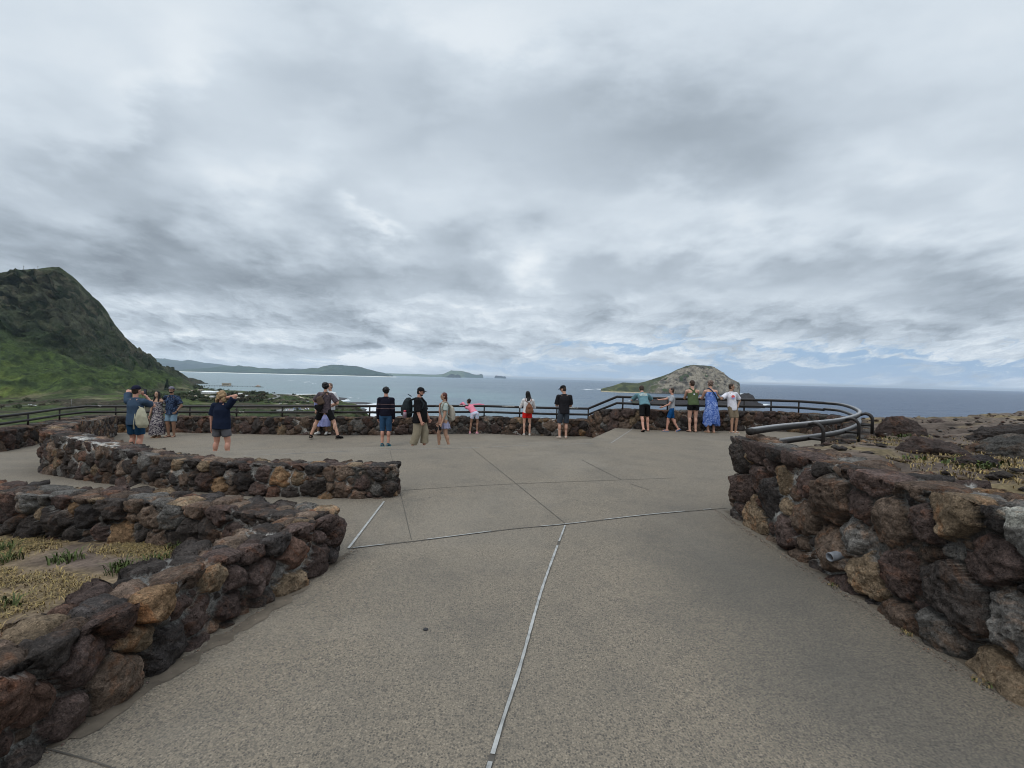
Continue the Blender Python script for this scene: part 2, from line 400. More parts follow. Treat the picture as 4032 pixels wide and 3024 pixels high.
def rock_wall(name, parent, pts, half, step, rmax, rmin, seed, cap_a=True, cap_b=True, batter=0.05, smoothpath=True, **kw):
    """pts: (x, y, z_bottom, z_top) along the centreline"""
    Q, s = resample(pts, step)
    T = np.gradient(Q[:, :2], axis=0); T /= np.linalg.norm(T, axis=1)[:, None]
    for _ in range(3):
        T[1:-1] = (T[:-2] + T[1:-1] + T[2:]) / 3; T /= np.linalg.norm(T, axis=1)[:, None]
    rows = []
    na = max(5, int(half * 1.5 / step))
    def endrows(k, sg):
        r = []
        for j in range(na, 0, -1):
            a = j / na * PI / 2
            wf = max(math.cos(a), 0.0) ** 0.55; ex = half * 0.75 * math.sin(a) ** 0.8
            r.append((Q[k], T[k], wf, sg * ex))
        return r
    if cap_a: rows += endrows(0, -1)
    rows += [(Q[k], T[k], 1.0, 0.0) for k in range(len(Q))]
    if cap_b: rows += endrows(len(Q) - 1, 1)[::-1]
    # profile in (offset, z-fraction) unrolled
    H = max(q[3] - q[2] for q in Q); n_side = max(4, int(H / step)); n_top = max(4, int(2 * half / step))
    prof = []
    rc = 0.045
    for j in range(n_side): prof.append((1.0, j / n_side, 0))
    for j in range(n_top + 1): prof.append((1 - 2 * j / n_top, 1.0, 1))
    for j in range(n_side - 1, -1, -1): prof.append((-1.0, j / n_side, 0))
    nv = len(prof); nu = len(rows)
    P = np.zeros((nu, nv, 3))
    for i, (q, t, wf, ex) in enumerate(rows):
        nx, ny = -t[1], t[0]
        for j, (o, zf, _) in enumerate(prof):
            z = q[2] + (q[3] - q[2]) * zf
            off = o * half * wf * (1 + batter * (1 - zf))
            zz = z
            if zf == 1.0:   # rounded shoulders
                d = half * (1 - abs(o)) * wf
                if d < rc: zz = z - rc * (1 - math.sqrt(max(0, 1 - (1 - d / rc) ** 2))) * 0.8
            P[i, j] = (q[0] + nx * off + t[0] * ex, q[1] + ny * off + t[1] * ex, zz)
    du = np.gradient(P, axis=0); dv = np.gradient(P, axis=1)
    Nn = np.cross(du, dv); ln = np.linalg.norm(Nn, axis=2)
    # left side (+offset) should face left normal
    for i in (0, nu - 1):
        if (i == 0 and cap_a) or (i == nu - 1 and cap_b):
            sg = -1 if i == 0 else 1; t = rows[i][1]
            Nn[i] = np.array([t[0] * sg, t[1] * sg, 0.25]) * (1.0); ln[i] = 1.03
    ref = np.zeros_like(P)
    for i, (q, t, wf, ex) in enumerate(rows):
        for j, (o, zf, _) in enumerate(prof):
            ref[i, j] = (-t[1] * o + t[0] * np.sign(ex) * (1 - wf), t[0] * o + t[1] * np.sign(ex) * (1 - wf), 1.0 if zf == 1 else 0.02)
    sgn = np.sign((Nn * ref).sum(2)); sgn[sgn == 0] = 1
    Nn = Nn * sgn[:, :, None] / np.maximum(ln, 1e-9)[:, :, None]
    for _ in range(3):
        Nn[:, 1:-1] = (Nn[:, :-2] + Nn[:, 1:-1] + Nn[:, 2:]) / 3
    Nn /= np.maximum(np.linalg.norm(Nn, axis=2), 1e-6)[:, :, None]
    # wavy uneven top line
    patch = kw.pop('patch', None)
    V, col = stonify(P.reshape(-1, 3), Nn.reshape(-1, 3), nu, nv, rmax, rmin, seed, **kw)
    if patch:   # a spread of pale cement on top
        Pb = P.reshape(-1, 3); c_, r_ = np.array(patch[:3]), patch[3]
        f_ = sstep(1.0, 0.7, np.linalg.norm((Pb - c_) / np.array([1.1, 1.0, 0.6]), axis=1) / r_ + 0.35 * fbm(Pb / 0.1, 3, 5))[:, None]
        V = V * (1 - f_ * .6) + (Pb + Nn.reshape(-1, 3) * (0.03 + 0.012 * fbm(Pb / 0.04, 3, 7))[:, None]) * f_ * .6; col = col * (1 - f_) + np.array([0.34, 0.33, 0.29]) * (1 + 0.2 * fbm(Pb / 0.03, 3, 8)[:, None]) * f_
    return mesh_from(name, V, grid_faces(nu, nv)[:, ::-1], M_ROCK, parent, True, col)
# ---- where things stand
def gl(x):   # lower terrace level, falls gently to the left
    return float(np.interp(x, [-15, -12, -8, -5, -1], [-0.87, -0.79, -0.61, -0.5, -0.45]))
def lower_pt(px, py, zoff):
    z = -0.5 + zoff
    for _ in range(20):
        p = onz(px, py, z); z = gl(p.x) + zoff
    return p
rail_lower = [(-330, 1668), (0, 1640), (111, 1627), (235, 1610), (338, 1600), (456, 1600), (748, 1600), (1150, 1600), (1456, 1599), (1700, 1598.5), (1907, 1598.5), (2045, 1603), (2193, 1607), (2316, 1609)]
RL = [lower_pt(a, b, 0.98) for a, b in rail_lower]
rail_upper = [(2430, 1562), (2666, 1570), (2870, 1573), (3036, 1576.5), (3145, 1580)]
RU = [onz(a, b, 1.03) for a, b in rail_upper]
loop_px = [(3245, 1587), (3299, 1591), (3341, 1600), (3374, 1613.5), (3386, 1627), (3366, 1640), (3304, 1656.5), (3192, 1670), (3064, 1683), (2951, 1699)]
RP = [onz(a, b, 1.03) for a, b in loop_px]
CR = [(-9.5, 6.9), (-5.74, 9.38)]
crest_px = [(875, 1775), (1513, 1758), (1750, 1751), (2096, 1740), (2335, 1727), (2437, 1679)]
CREST = [onz(a, b, 0) for a, b in crest_px]
print('RL', [tuple(round(c, 2) for c in p) for p in RL]); print('RU', [tuple(round(c, 2) for c in p) for p in RU]); print('RP', [tuple(round(c, 2) for c in p) for p in RP]); print('CREST', [tuple(round(c, 2) for c in p) for p in CREST])

def build_walls():
    # planter, two arms meeting in a point
    pw = thing('rock_wall', 'low lava rock wall in front on the left, bent to a point around a patch of dry grass', 'wall')
    rock_wall('front_masonry', pw, [(-2.62, -1.6, -0.1, 0.44), (-2.38, -0.2, -0.1, 0.44), (-2.17, 1.4, -0.1, 0.435), (-2.07, 2.1, -0.1, 0.43), (-1.97, 2.9, -0.1, 0.425), (-1.78, 3.55, -0.1, 0.42), (-1.64, 4.0, -0.1, 0.41)],
              0.185, 0.0100, 0.140, 0.040, 3, False, True, relief=1.15, mortar=0.006, bright=1.15)
    rock_wall('rear_masonry', pw, [(-8.0, 5.3, -0.15, 0.43), (-6.3, 4.85, -0.1, 0.44), (-4.6, 4.5, -0.1, 0.435), (-3.2, 4.36, -0.1, 0.425), (-2.3, 4.18, -0.1, 0.415), (-1.72, 4.02, -0.1, 0.405)],
              0.20, 0.0120, 0.140, 0.045, 5, False, True, relief=1.1, mortar=0.006, bright=1.15)
    # S shaped wall
    sw = thing('rock_wall', 'long curving lava rock wall sweeping from the left rail to a free end in mid terrace', 'wall')
    rock_wall('masonry', sw, [(-1.63, 6.27, -0.2, .41), (-3.05, 6.22, -0.2, .41), (-4.3, 6.40, -0.2, .41), (-5.2, 6.8, -0.3, .42), (-6.0, 7.2, -0.4, .44), (-6.8, 7.62, -0.45, .46), (-7.6, 8.05, -0.5, .47), (-8.25, 8.6, -0.6, .48),
                              (-8.8, 9.3, -0.7, .47), (-9.7, 10.4, -0.8, .40), (-11.3, 12.6, -0.9, .18), (-13.1, 15.0, -1.0, -.02), (-14.6, 17.2, -1.05, -.15)],
              0.19, 0.0155, 0.125, 0.05, 8, True, False, relief=1.0, mortar=0.012, bright=1.1, tan=1.1)
    # near right wall
    rw = thing('rock_wall', 'tall lava rock retaining wall of big boulders along the right edge with a pipe end in it', 'wall')
    rock_wall('masonry', rw, [(2.95, -2.0, -0.12, .96), (2.95, 0.0, -0.12, .96), (2.94, 2.0, -0.12, .95), (2.94, 3.5, -0.12, .94), (2.94, 4.8, -0.12, .93), (2.96, 5.66, -0.12, .925)],
              0.24, 0.0110, 0.215, 0.050, 12, False, True, relief=1.35, mortar=0.002, bright=1.15, tan=1.25, patch=(2.76, 2.46, 0.99, 0.21))
    # perimeter
    pe = thing('rock_wall', 'long dark lava rock parapet below the railing around the far side of the terraces', 'wall')
    pts = [(p.x, p.y, gl(p.x) - 0.3, gl(p.x) + 0.60) for p in RL]
    k1 = pts[-1]
    pts += [((RL[-1].x + RU[0].x) / 2 - 0.05, (RL[-1].y + RU[0].y) / 2, -0.6, .44)]
    pts += [(RU[0].x, RU[0].y, -0.55, .62)] + [(p.x, p.y, -0.2, .645) for p in RU[1:]] + [(RP[0].x, RP[0].y, -0.2, .65)]
    pts += [(p.x + 0.05, p.y, -0.1, .66) for p in RP[1:-1]] + [(3.25, 5.95, -0.1, .72)]
    rock_wall('masonry', pe, pts, 0.21, 0.027, 0.22, 0.08, 21, False, False, relief=1.1, mortar=-0.004, bright=0.85)
build_walls()
# pipe end in the right wall
def pipe():
    p = onz(3285, 2192, 0.30)
    x0 = 2.60; y0 = 1.0
    r = ray(3275, 2192); t = 2.575 / r.x; c = r * t + Vector((0, 0, EYE))
    mb = MB(); d = Vector((-0.9, -0.25, -0.1)).normalized()
    ex = d.cross(Vector((0, 0, 1))).normalized(); ey = d.cross(ex)
    rings = []
    for s_, r_ in ((-0.16, .035), (0.02, .035), (0.024, .032), (0.02, .028), (-0.12, .027)):
        rings.append((c + d * s_, ex * r_, ey * r_))
    mb.loft(rings, 24, True)
    o = mb.build('drain_pipe', plain('pvc', (0.17, 0.18, 0.20), 0.5, 0.2, 30))
    tag(o, 'short grey plastic drain pipe sticking out low in the right rock wall', 'pipe')
pipe()
# ================================================================= railings
def railing(name, label, top, low_dz, posts, bracket=False, cat='railing'):
    t = thing(name, label, cat, (0, 0, 0))
    Q, s = resample([tuple(p) for p in top], 0.15)
    Q = [Vector(q) for q in Q]
    mb = MB(); mb.tube(Q, 0.043, 16); mb.build('top_rail', M_RAIL, t)
    mb = MB(); mb.tube([q - Vector((0, 0, low_dz)) for q in Q], 0.040, 14); mb.build('lower_rail', M_RAIL, t)
    return t
def post(t, p, z0, z1):
    mb = MB(); mb.tube([(p.x, p.y, z0), (p.x, p.y, z1)], 0.026, 10); mb.tube([(p.x, p.y, z0 - 0.0), (p.x, p.y, z0 + 0.012)], 0.045, 12)
    mb.build('post', M_RAIL, t)
def straight_rail(name, label, pl, post_px, dz):
    """pl: polyline (mitred corners kept sharp)"""
    t = thing(name, label, 'railing')
    def seg_tube(nm, off, r):
        mb = MB(); pts = [Vector(p) - Vector((0, 0, off)) for p in pl]; dense = []
        for a, b in zip(pts[:-1], pts[1:]):
            n = max(1, int((b - a).length / 0.5))
            for k in range(n): dense.append(a.lerp(b, k / n))
        dense.append(pts[-1]); mb.tube(dense, r, 16); mb.build(nm, M_RAIL, t)
    seg_tube('top_rail', 0, 0.043); seg_tube('lower_rail', dz, 0.040)
    for px in post_px:
        # where the sight line of this picture column crosses the rail line
        for a, b in zip(pl[:-1], pl[1:]):
            ra = ray(px, 1600); k = ra.x / ra.y
            fa = a[0] - k * a[1]; fb = b[0] - k * b[1]
            if fa * fb <= 0 and abs(fa - fb) > 1e-6:
                u = fa / (fa - fb); p = Vector(a).lerp(Vector(b), u)
                post(t, p, p.z - 0.42, p.z - 0.02); break
    return t
main_pl = RL + RU + [RP[0]]
rail_a = straight_rail('metal_railing', 'long dark double pipe railing on the far rock parapet, stepping up to the right', main_pl,
              [-250, -100, 111, 235, 456, 600, 748, 932, 1112, 1285, 1456, 1600, 1770, 1907, 2047, 2193, 2317, 2452, 2628, 2800, 2930, 3036, 3145], 0.215)
# the curved return, carried by bent brackets from outside
rb = thing('metal_railing', 'worn curved double pipe railing on bent brackets looping back to the near right wall', 'railing')
Q, _s = resample([tuple(p) for p in RP], 0.12); Q = [Vector(q) for q in Q]
mb = MB(); mb.tube(Q, 0.044, 18); mb.build('top_rail', M_RAILW, rb)
lowq = [q - Vector((0, 0, 0.19)) for q in Q[:-4]]
mb = MB(); mb.tube(lowq, 0.041, 16); mb.build('lower_rail', M_RAILW, rb)
def bracket(px):
    best = None
    for i, q in enumerate(Q[12:]):
        r = ray(px, 1600); k = abs(q.x / q.y - r.x / r.y)
        if q.y < 10.3 and (best is None or k < best[0]): best = (k, i + 12)
    i = best[1]; q = Q[i]; tn = (Q[min(i + 1, len(Q) - 1)] - Q[i - 1]).normalized(); out = Vector((-tn.y, tn.x, 0)) * 1
    if out.x < 0: out = -out
    if (out.x * 1 + out.y * -1) < 0: out = -out
    pts = [q + Vector((0, 0, -0.01))]
    for k in range(0, 9):
        a = k / 8 * PI / 2
        pts.append(q + out * (0.10 + 0.12 * math.sin(a)) + Vector((0, 0, 0.03 - 0.12 * (1 - math.cos(a)))))
    pts.append(q + out * 0.22 + Vector((0, 0, -0.42)))
    mb = MB(); mb.tube(pts, 0.024, 12)
    mb.tube([q + Vector((0, 0, -0.19)), q + out * 0.22 + Vector((0, 0, -0.19))], 0.020, 10)
    mb.build('bracket', M_RAIL, rb)
for px in (3180, 3318, 3384, 3380): bracket(px)
# ================================================================= paving
def poly(name, pts, mat, parent=None, kind='structure', z=None):
    me = bpy.data.meshes.new(name)
    me.from_pydata([tuple(p) for p in pts], [], [tuple(range(len(pts)))]); me.materials.append(mat)
    o = bpy.data.objects.new(name, me); C.objects.link(o)
    if parent: o.parent = parent
    if kind: o['kind'] = kind
    return o
import bmesh
def build_paving():
    # upper terrace: one flat sheet bounded by the crest of the steps
    cr = [(p.x, p.y) for p in CREST]
    first = (-9.6, 6.1); 
    top = [(-6.2, 9.1), (-6.0, 9.22)] + cr + [(3.9, 16.6), (14.0, 16.6)]
    bot = lambda x: float(np.interp(x, [-6.2, -6.0, -5.2, -5.0], [7.4, 7.25, 6.8, 6.0]))
    xs = sorted(set([-6.2, -6.0, -5.2, -5.0] + [x for x, y in top]))
    V = []
    for x in xs: V += [(x, bot(x), 0), (x, float(np.interp(x, [p[0] for p in top], [p[1] for p in top])), 0)]
    Fc = [(2 * k, 2 * k + 2, 2 * k + 3, 2 * k + 1) for k in range(len(xs) - 1)]
    o_ = len(V); lo = [-14.0] + [x for x in xs if x >= -5.0]
    for x in lo: V += [(x, -12, 0), (x, 6.0, 0)]
    Fc += [(o_ + 2 * k, o_ + 2 * k + 2, o_ + 2 * k + 3, o_ + 2 * k + 1) for k in range(len(lo) - 1)]
    o = mesh_from('upper_pavement', V, Fc, M_CON, smooth=False); tag(o, kind='structure')
    # steps down from the crest
    V = []; Fc = []
    cr3 = [Vector((-6.2, 9.1, 0))] + list(CREST) + [Vector((3.9, 16.9, 0))]
    n = len(cr3); tn = [(cr3[min(i + 1, n - 1)] - cr3[max(i - 1, 0)]).normalized() for i in range(n)]
    nr = [Vector((-t.y, t.x, 0)) for t in tn]
    prof = [(0, 0)]; 
    for k in range(3):
        prof += [(0.30 * k + 0.0, -0.15 * (k + 1)), (0.30 * (k + 1), -0.15 * (k + 1))]
    prof[-1] = (0.9, -0.47)
    for i in range(n):
        g = gl(cr3[i].x)
        for (a, z) in prof: V.append(cr3[i] + nr[i] * a + Vector((0, 0, z)))
    m = len(prof)
    o = mesh_from('terrace_steps', V, grid_faces(n, m), M_CON, smooth=False); tag(o, kind='structure')
    # lower terrace
    xs = np.linspace(-17, 5.5, 46); ys = np.linspace(8.0, 19.5, 24); V = []
    for x in xs:
        for y in ys: V.append((x, y, gl(x) + (0.0)))
    o = mesh_from('lower_pavement', V, grid_faces(46, 24), M_CON); tag(o, kind='structure')
    # cut away what would lie under the upper terrace is hidden below it
    # ramp walk on the far left, outside the curving wall
    xs = np.linspace(-20, -5.0, 31); ys = np.linspace(6.0, 19.5, 28); V = []
    lane = lambda y: np.interp(y, [5, 6.0, 6.8, 7.6, 8.6, 9.3, 10.4, 12.6, 15.0, 17.2, 20], [-4.5, -5.0, -5.2, -6.9, -8.25, -8.8, -9.7, -11.3, -13.1, -14.6, -16.5])
    for y in ys:
        for k in range(24):
            x = -20 + (float(lane(y)) + 20) * k / 23
            V.append((x, y, -0.86 * float(np.clip((y - 6.0) / 7.4, 0, 1)) + 0.0))
    o = mesh_from('ramp_pavement', V, grid_faces(28, 24)[:, ::-1], M_CON); tag(o, kind='structure')
build_paving()
# ---- joints and the pale metal strips
M_STRIP2 = plain('worn_joint_filler', (0.22, 0.21, 0.20), 0.7, 0.3, 14)
M_STRIP = plain('pale_joint_filler', (0.31, 0.31, 0.30), 0.6, 0.35, 14)
M_JOINT = plain('dark_joint', (0.082, 0.074, 0.064), 0.9, 0.3, 20)
def strip(name, pts_px, w, mat, z=0.004, gaps=None, seed=0, zoff=None, jit=0.15):
    """thin laid strip along picture points on the ground plane; broken where it has worn away"""
    P = [onz(a, b, z) if zoff is None else lower_pt(a, b, zoff) for a, b in pts_px]
    D, s = resample([tuple(p) for p in P], 0.04) if len(P) > 2 else (None, None)
    if D is None:
        n = max(2, int((P[1] - P[0]).length / 0.04)); D = np.array([tuple(P[0].lerp(P[1], k / n)) for k in range(n + 1)])
    T = np.gradient(D[:, :2], axis=0); T /= np.linalg.norm(T, axis=1)[:, None]
    g = np.random.default_rng(seed); V = []; Fc = []; n = len(D)
    nz = noise(np.stack([D[:, 0] * 3.1, D[:, 1] * 3.1, np.full(n, seed * 3.3)], 1), seed)
    nz2 = noise(np.stack([D[:, 0] * 14, D[:, 1] * 14, np.full(n, seed * 1.3)], 1), seed + 5)
    for i in range(n):
        ww = w * (1 + jit * nz2[i]) * 0.5
        V += [(D[i, 0] - T[i, 1] * ww, D[i, 1] + T[i, 0] * ww, D[i, 2]), (D[i, 0] + T[i, 1] * ww, D[i, 1] - T[i, 0] * ww, D[i, 2])]
    for i in range(n - 1):
        if gaps is not None and nz[i] > gaps: continue
        Fc.append((2 * i, 2 * i + 1, 2 * i + 3, 2 * i + 2))
    o = mesh_from(name, V, Fc, mat, smooth=False); tag(o, kind='structure'); return o
strip('joint_strip', [(1912, 3060), (1975, 2850), (2050, 2615), (2140, 2300), (2225, 2068)], 0.018, M_STRIP, 0.008, 0.80, 17, jit=0.22)
strip('joint_strip', [(1372, 2158), (1512, 1974)], 0.024, M_STRIP, 0.008, None, 2)
strip('joint_strip', [(1372, 2158), (1700, 2120), (2020, 2080), (2225, 2062), (2560, 2024), (2860, 1998)], 0.016, M_STRIP, 0.008, -0.05, 3)
strip('joint_line', [(1372, 2160), (1700, 2122), (2020, 2082), (2225, 2064), (2560, 2026), (2860, 2000)], 0.020, M_JOINT, 0.004, None, 4)
strip('joint_line', [(1912, 3062), (1975, 2852), (2050, 2617), (2140, 2302), (2225, 2070)], 0.024, M_JOINT, 0.004, None, 44)
strip('joint_line', [(2225, 2060), (1990, 1870), (1862, 1768)], 0.009, M_JOINT, 0.004, None, 5)
strip('joint_line', [(1620, 2125), (1575, 1935), (1535, 1772)], 0.007, M_JOINT, 0.004, None, 6)
strip('joint_line', [(1585, 1930), (2020, 1905), (2700, 1880)], 0.012, M_JOINT, 0.004, 0.55, 7)
strip('joint_line', [(2290, 1810), (2450, 1890), (2560, 1930)], 0.010, M_JOINT, 0.004, 0.4, 8)
strip('joint_line', [(180, 2945), (380, 3000), (480, 3040)], 0.006, M_JOINT, 0.004, 0.6, 9)
strip('joint_strip', [(960, 1794), (1500, 1771), (1853, 1763), (2140, 1751), (2406, 1744)], 0.026, M_STRIP2, 0.004, 0.45, 10)
strip('joint_strip', [(2406, 1744), (2498, 1684)], 0.030, M_STRIP2, 0.004, None, 11)
strip('wall_footing', [(1374, 2178), (1310, 2212), (1200, 2290), (1115, 2360), (985, 2450), (850, 2530), (680, 2640), (380, 2840), (235, 2900), (60, 3030)], 0.10, plain('footing_mortar', (0.12, 0.098, 0.075), 0.95, 0.35, 9), 0.003, None, 21, jit=0.9)
strip('wall_footing', [(2868, 2010), (3000, 2095), (3150, 2203), (3335, 2310), (3665, 2508), (3765, 2588), (4040, 2770)], 0.09, plain('footing_mortar', (0.12, 0.098, 0.075)), 0.003, None, 23, jit=0.9)
# ================================================================= planter soil and grass
def build_planter():
    xs = np.linspace(-9, -2.0, 110); ys = np.linspace(-2.0, 4.7, 100)
    X, Y = np.meshgrid(xs, ys, indexing='ij'); P = np.stack([X.ravel(), Y.ravel(), np.zeros(X.size)], 1)
    z = 0.035 + 0.02 * fbm(P / 0.8, 4, 3) + 0.008 * fbm(P / 0.12, 3, 4)
    V = P.copy(); V[:, 2] = z
    n = fbm(P / 0.5, 4, 9)[:, None]
    col = np.array([0.115, 0.088, 0.072]) * (1 + 0.3 * n)
    q = noise(np.stack([P[:, 0] * 1.9, P[:, 1] * 3.2, np.full(len(P), 2.2)], 1), 4)
    st = (sstep(-0.7, 0.2, q + 0.4 * fbm(P / 0.15, 3, 6)) * 0.7)[:, None]; col = col * (1 - st) + np.array([0.20, 0.150, 0.085]) * st
    o = mesh_from('planter_soil', V, grid_faces(110, 100), M_LAVA, None, True, col); tag(o, kind='structure')
build_planter()
def soil_z(x, y):
    P = np.stack([x, y, np.zeros_like(x)], 1); return 0.035 + 0.02 * fbm(P / 0.8, 4, 3)
def blades(name, centers, zf, n_per, hgt, spread, cols, label, seed, lean=0.6, wid=0.004):
    g = np.random.default_rng(seed); A = np.array(centers, float)
    k = np.maximum(0, (n_per * A[:, 2]).astype(int)); I = np.repeat(np.arange(len(A)), k); n = len(I)
    ci = np.array(cols)[g.integers(0, len(cols), n)]
    a = g.uniform(0, 2 * PI, n); r = spread * g.random(n) ** 0.6; bx = A[I, 0] + r * np.cos(a); by = A[I, 1] + r * np.sin(a); bz = zf(bx, by) - 0.005
    h = hgt * g.uniform(0.4, 1.2, n); la = g.uniform(0, 2 * PI, n); ll = h * lean * g.uniform(0.2, 1.3, n); w = wid * g.uniform(0.6, 1.3, n)
    wx, wy = -np.sin(la) * w, np.cos(la) * w; cx, sy = np.cos(la), np.sin(la); mx, my, mz = bx + cx * ll * .35, by + sy * ll * .35, bz + h * .65
    V = np.stack([np.stack([bx - wx, by - wy, bz], 1), np.stack([bx + wx, by + wy, bz], 1), np.stack([mx + wx * .8, my + wy * .8, mz], 1), np.stack([mx - wx * .8, my - wy * .8, mz], 1),
                  np.stack([bx + cx * ll + wx * .15, by + sy * ll + wy * .15, bz + h * (1 - .3 * lean)], 1), np.stack([bx + cx * ll - wx * .15, by + sy * ll - wy * .15, bz + h * (1 - .3 * lean)], 1)], 1).reshape(-1, 3)
    o = np.arange(n)[:, None] * 6; Fc = np.concatenate([o + np.array([0, 1, 2, 3]), o + np.array([3, 2, 4, 5])])
    cc = np.repeat(ci * g.uniform(.7, 1.3, (n, 1)), 6, axis=0)
    me = mesh_from(name, V, Fc, M_BLADE, None, True, cc); tag(me, label, None, None, 'stuff'); return me
M_BLADE = mat_attr('dry_blades', 30, 0.8, 1.2, rough=0.9)
STRAW = [(0.30, 0.225, 0.095), (0.25, 0.185, 0.085), (0.20, 0.16, 0.085), (0.26, 0.19, 0.10), (0.15, 0.115, 0.07)]
GREEN = [(0.065, 0.085, 0.03), (0.095, 0.115, 0.045), (0.05, 0.065, 0.028)]
g_ = np.random.default_rng(5)
cen = []
for _ in range(3600):
    y = g_.uniform(1.6, 4.15); x = g_.uniform(-5.2, -2.2) if _ < 2800 else g_.uniform(-8, -5)
    q = float(noise(np.array([[x * 1.9, y * 3.2, 2.2]]), 4)[0])
    q += 0.35 * float(noise(np.array([[x * 6, y * 9, 1.1]]), 14)[0])
    if q > -0.05: cen.append((x, y, 0.35 + q))
tag(blades('dry_grass', cen, lambda x, y: soil_z(x, y) + 0.004, 75, 0.042, 0.14, STRAW, 'dry yellow grass in the planter', 6, 1.6, 0.0035), kind='stuff', cat='grass')
cen = [(onz(a, b, 0.04).x, onz(a, b, 0.04).y, 1) for a, b in [(480, 2240), (280, 2210), (40, 2210), (590, 2240), (620, 2215), (700, 2170), (20, 2390), (470, 2250), (245, 2215), (15, 2170)]]
tag(blades('weeds', cen, lambda x, y: soil_z(x, y), 45, 0.10, 0.09, GREEN, 'small green weeds at the foot of the planter wall', 8, 0.9, 0.005), kind='stuff', cat='weeds')
# ================================================================= lava ground right of the terrace
def lava_edge(x):   # y of the cliff edge as a function of direction
    return x
def lava_h(X, Y):
    P = np.stack([X, Y, np.zeros_like(X)], 1)
    base = 0.80 - 0.10 * sstep(3, 9, X) - 0.05 * sstep(8, 14, Y) + 0.12 * sstep(8, 16, X)
    b = fbm(P / 2.6, 4, 31) * 0.16 + np.round(fbm(P / 1.2, 4, 35) * 6) / 6 * 0.12 * sstep(5.5, 8.5, X) + np.round(fbm(P / 1.1, 3, 35) * 5) / 5 * 0.05 + ridged(P / 0.35, 4, 37) * 0.035 + fbm(P / 0.09, 3, 38) * 0.014
    t = X / np.maximum(Y, 0.1)
    d = np.hypot(X, Y)
    R = np.interp(t, [0.4, 0.72, 0.78, 0.86, 0.92, 1.0, 1.1, 1.3, 2.0, 4], [13, 15.5, 16.5, 18.5, 18, 21, 25, 27, 28, 30]) + 1.2 * noise(P / 1.6, 33)
    fall = np.maximum(0, d - R)
    return base + b * (1 - 0.6 * sstep(3.1, 2.9, X)) - fall * 0.75 - 0.02 * fall ** 2
def build_lava():
    # rows follow the curve of the terrace on its outside
    inner = np.array([(3.05, -6), (3.05, 0), (3.05, 3), (3.05, 5.3), (3.15, 5.8), (3.9, 6.25), (4.9, 6.9), (5.9, 7.75), (6.8, 8.75), (7.6, 9.9), (8.5, 11.3), (9.4, 12.9), (10.15, 14.3), (10.0, 15.9), (9.0, 16.25), (6.0, 16.3), (3.6, 16.4)])
    D, s = resample([tuple(p) for p in inner], 0.075)
    outer = np.array([(30, -6), (31, 0), (32, 4), (33, 8), (33, 10), (33, 13), (32, 16), (31, 19), (30, 22), (29, 25), (27, 28), (25, 30), (22, 32), (17, 33), (12, 33), (7, 33), (3.6, 33)])
    O = np.stack([np.interp(np.linspace(0, 1, len(D)), np.linspace(0, 1, 17), outer[:, k]) for k in (0, 1)], 1)
    # stretch outer so that rows stay close to the inner parametrisation
    ui = np.interp(s, np.concatenate([[0], np.cumsum(np.linalg.norm(np.diff(inner, axis=0), axis=1))]) * s[-1] / np.cumsum(np.linalg.norm(np.diff(inner, axis=0), axis=1))[-1], np.linspace(0, 1, 17))
    O = np.stack([np.interp(ui, np.linspace(0, 1, 17), outer[:, k]) for k in (0, 1)], 1)
    f = np.linspace(0, 1, 150) ** 1.9
    X = D[:, None, 0] + (O - D[:, :2])[:, None, 0] * f; Y = D[:, None, 1] + (O - D[:, :2])[:, None, 1] * f
    Z = lava_h(X.ravel(), Y.ravel()); P = np.stack([X.ravel(), Y.ravel(), Z], 1)
    near_in = 1 - sstep(0.0, 0.5, (f[None, :] * np.linalg.norm(O - D[:, :2], axis=1)[:, None]).ravel())
    P[:, 2] -= near_in * 0.12
    n = fbm(P / 1.5, 4, 51)[:, None]; n2 = fbm(P / 0.3, 3, 52)[:, None]
    col = np.array([0.088, 0.069, 0.057]) * (1 + 0.5 * n) * (1 + 0.35 * n2)
    dirt = sstep(0.0, 0.35, fbm(P / 1.9, 3, 55))[:, None]
    col = col * (1 - dirt * 0.7) + np.array([0.130, 0.105, 0.084]) * dirt * 0.7
    straw = (sstep(0.10, 0.4, fbm(P / 0.7, 4, 57) + 0.15 * sstep(4.5, 3.4, P[:, 0])) * 0.55)[:, None]
    col = col * (1 - straw) + np.array([0.20, 0.155, 0.075]) * straw
    o = mesh_from('lava_ground', P, grid_faces(len(D), 150)[:, ::-1], M_LAVA, None, True, col); tag(o, kind='structure')
build_lava()
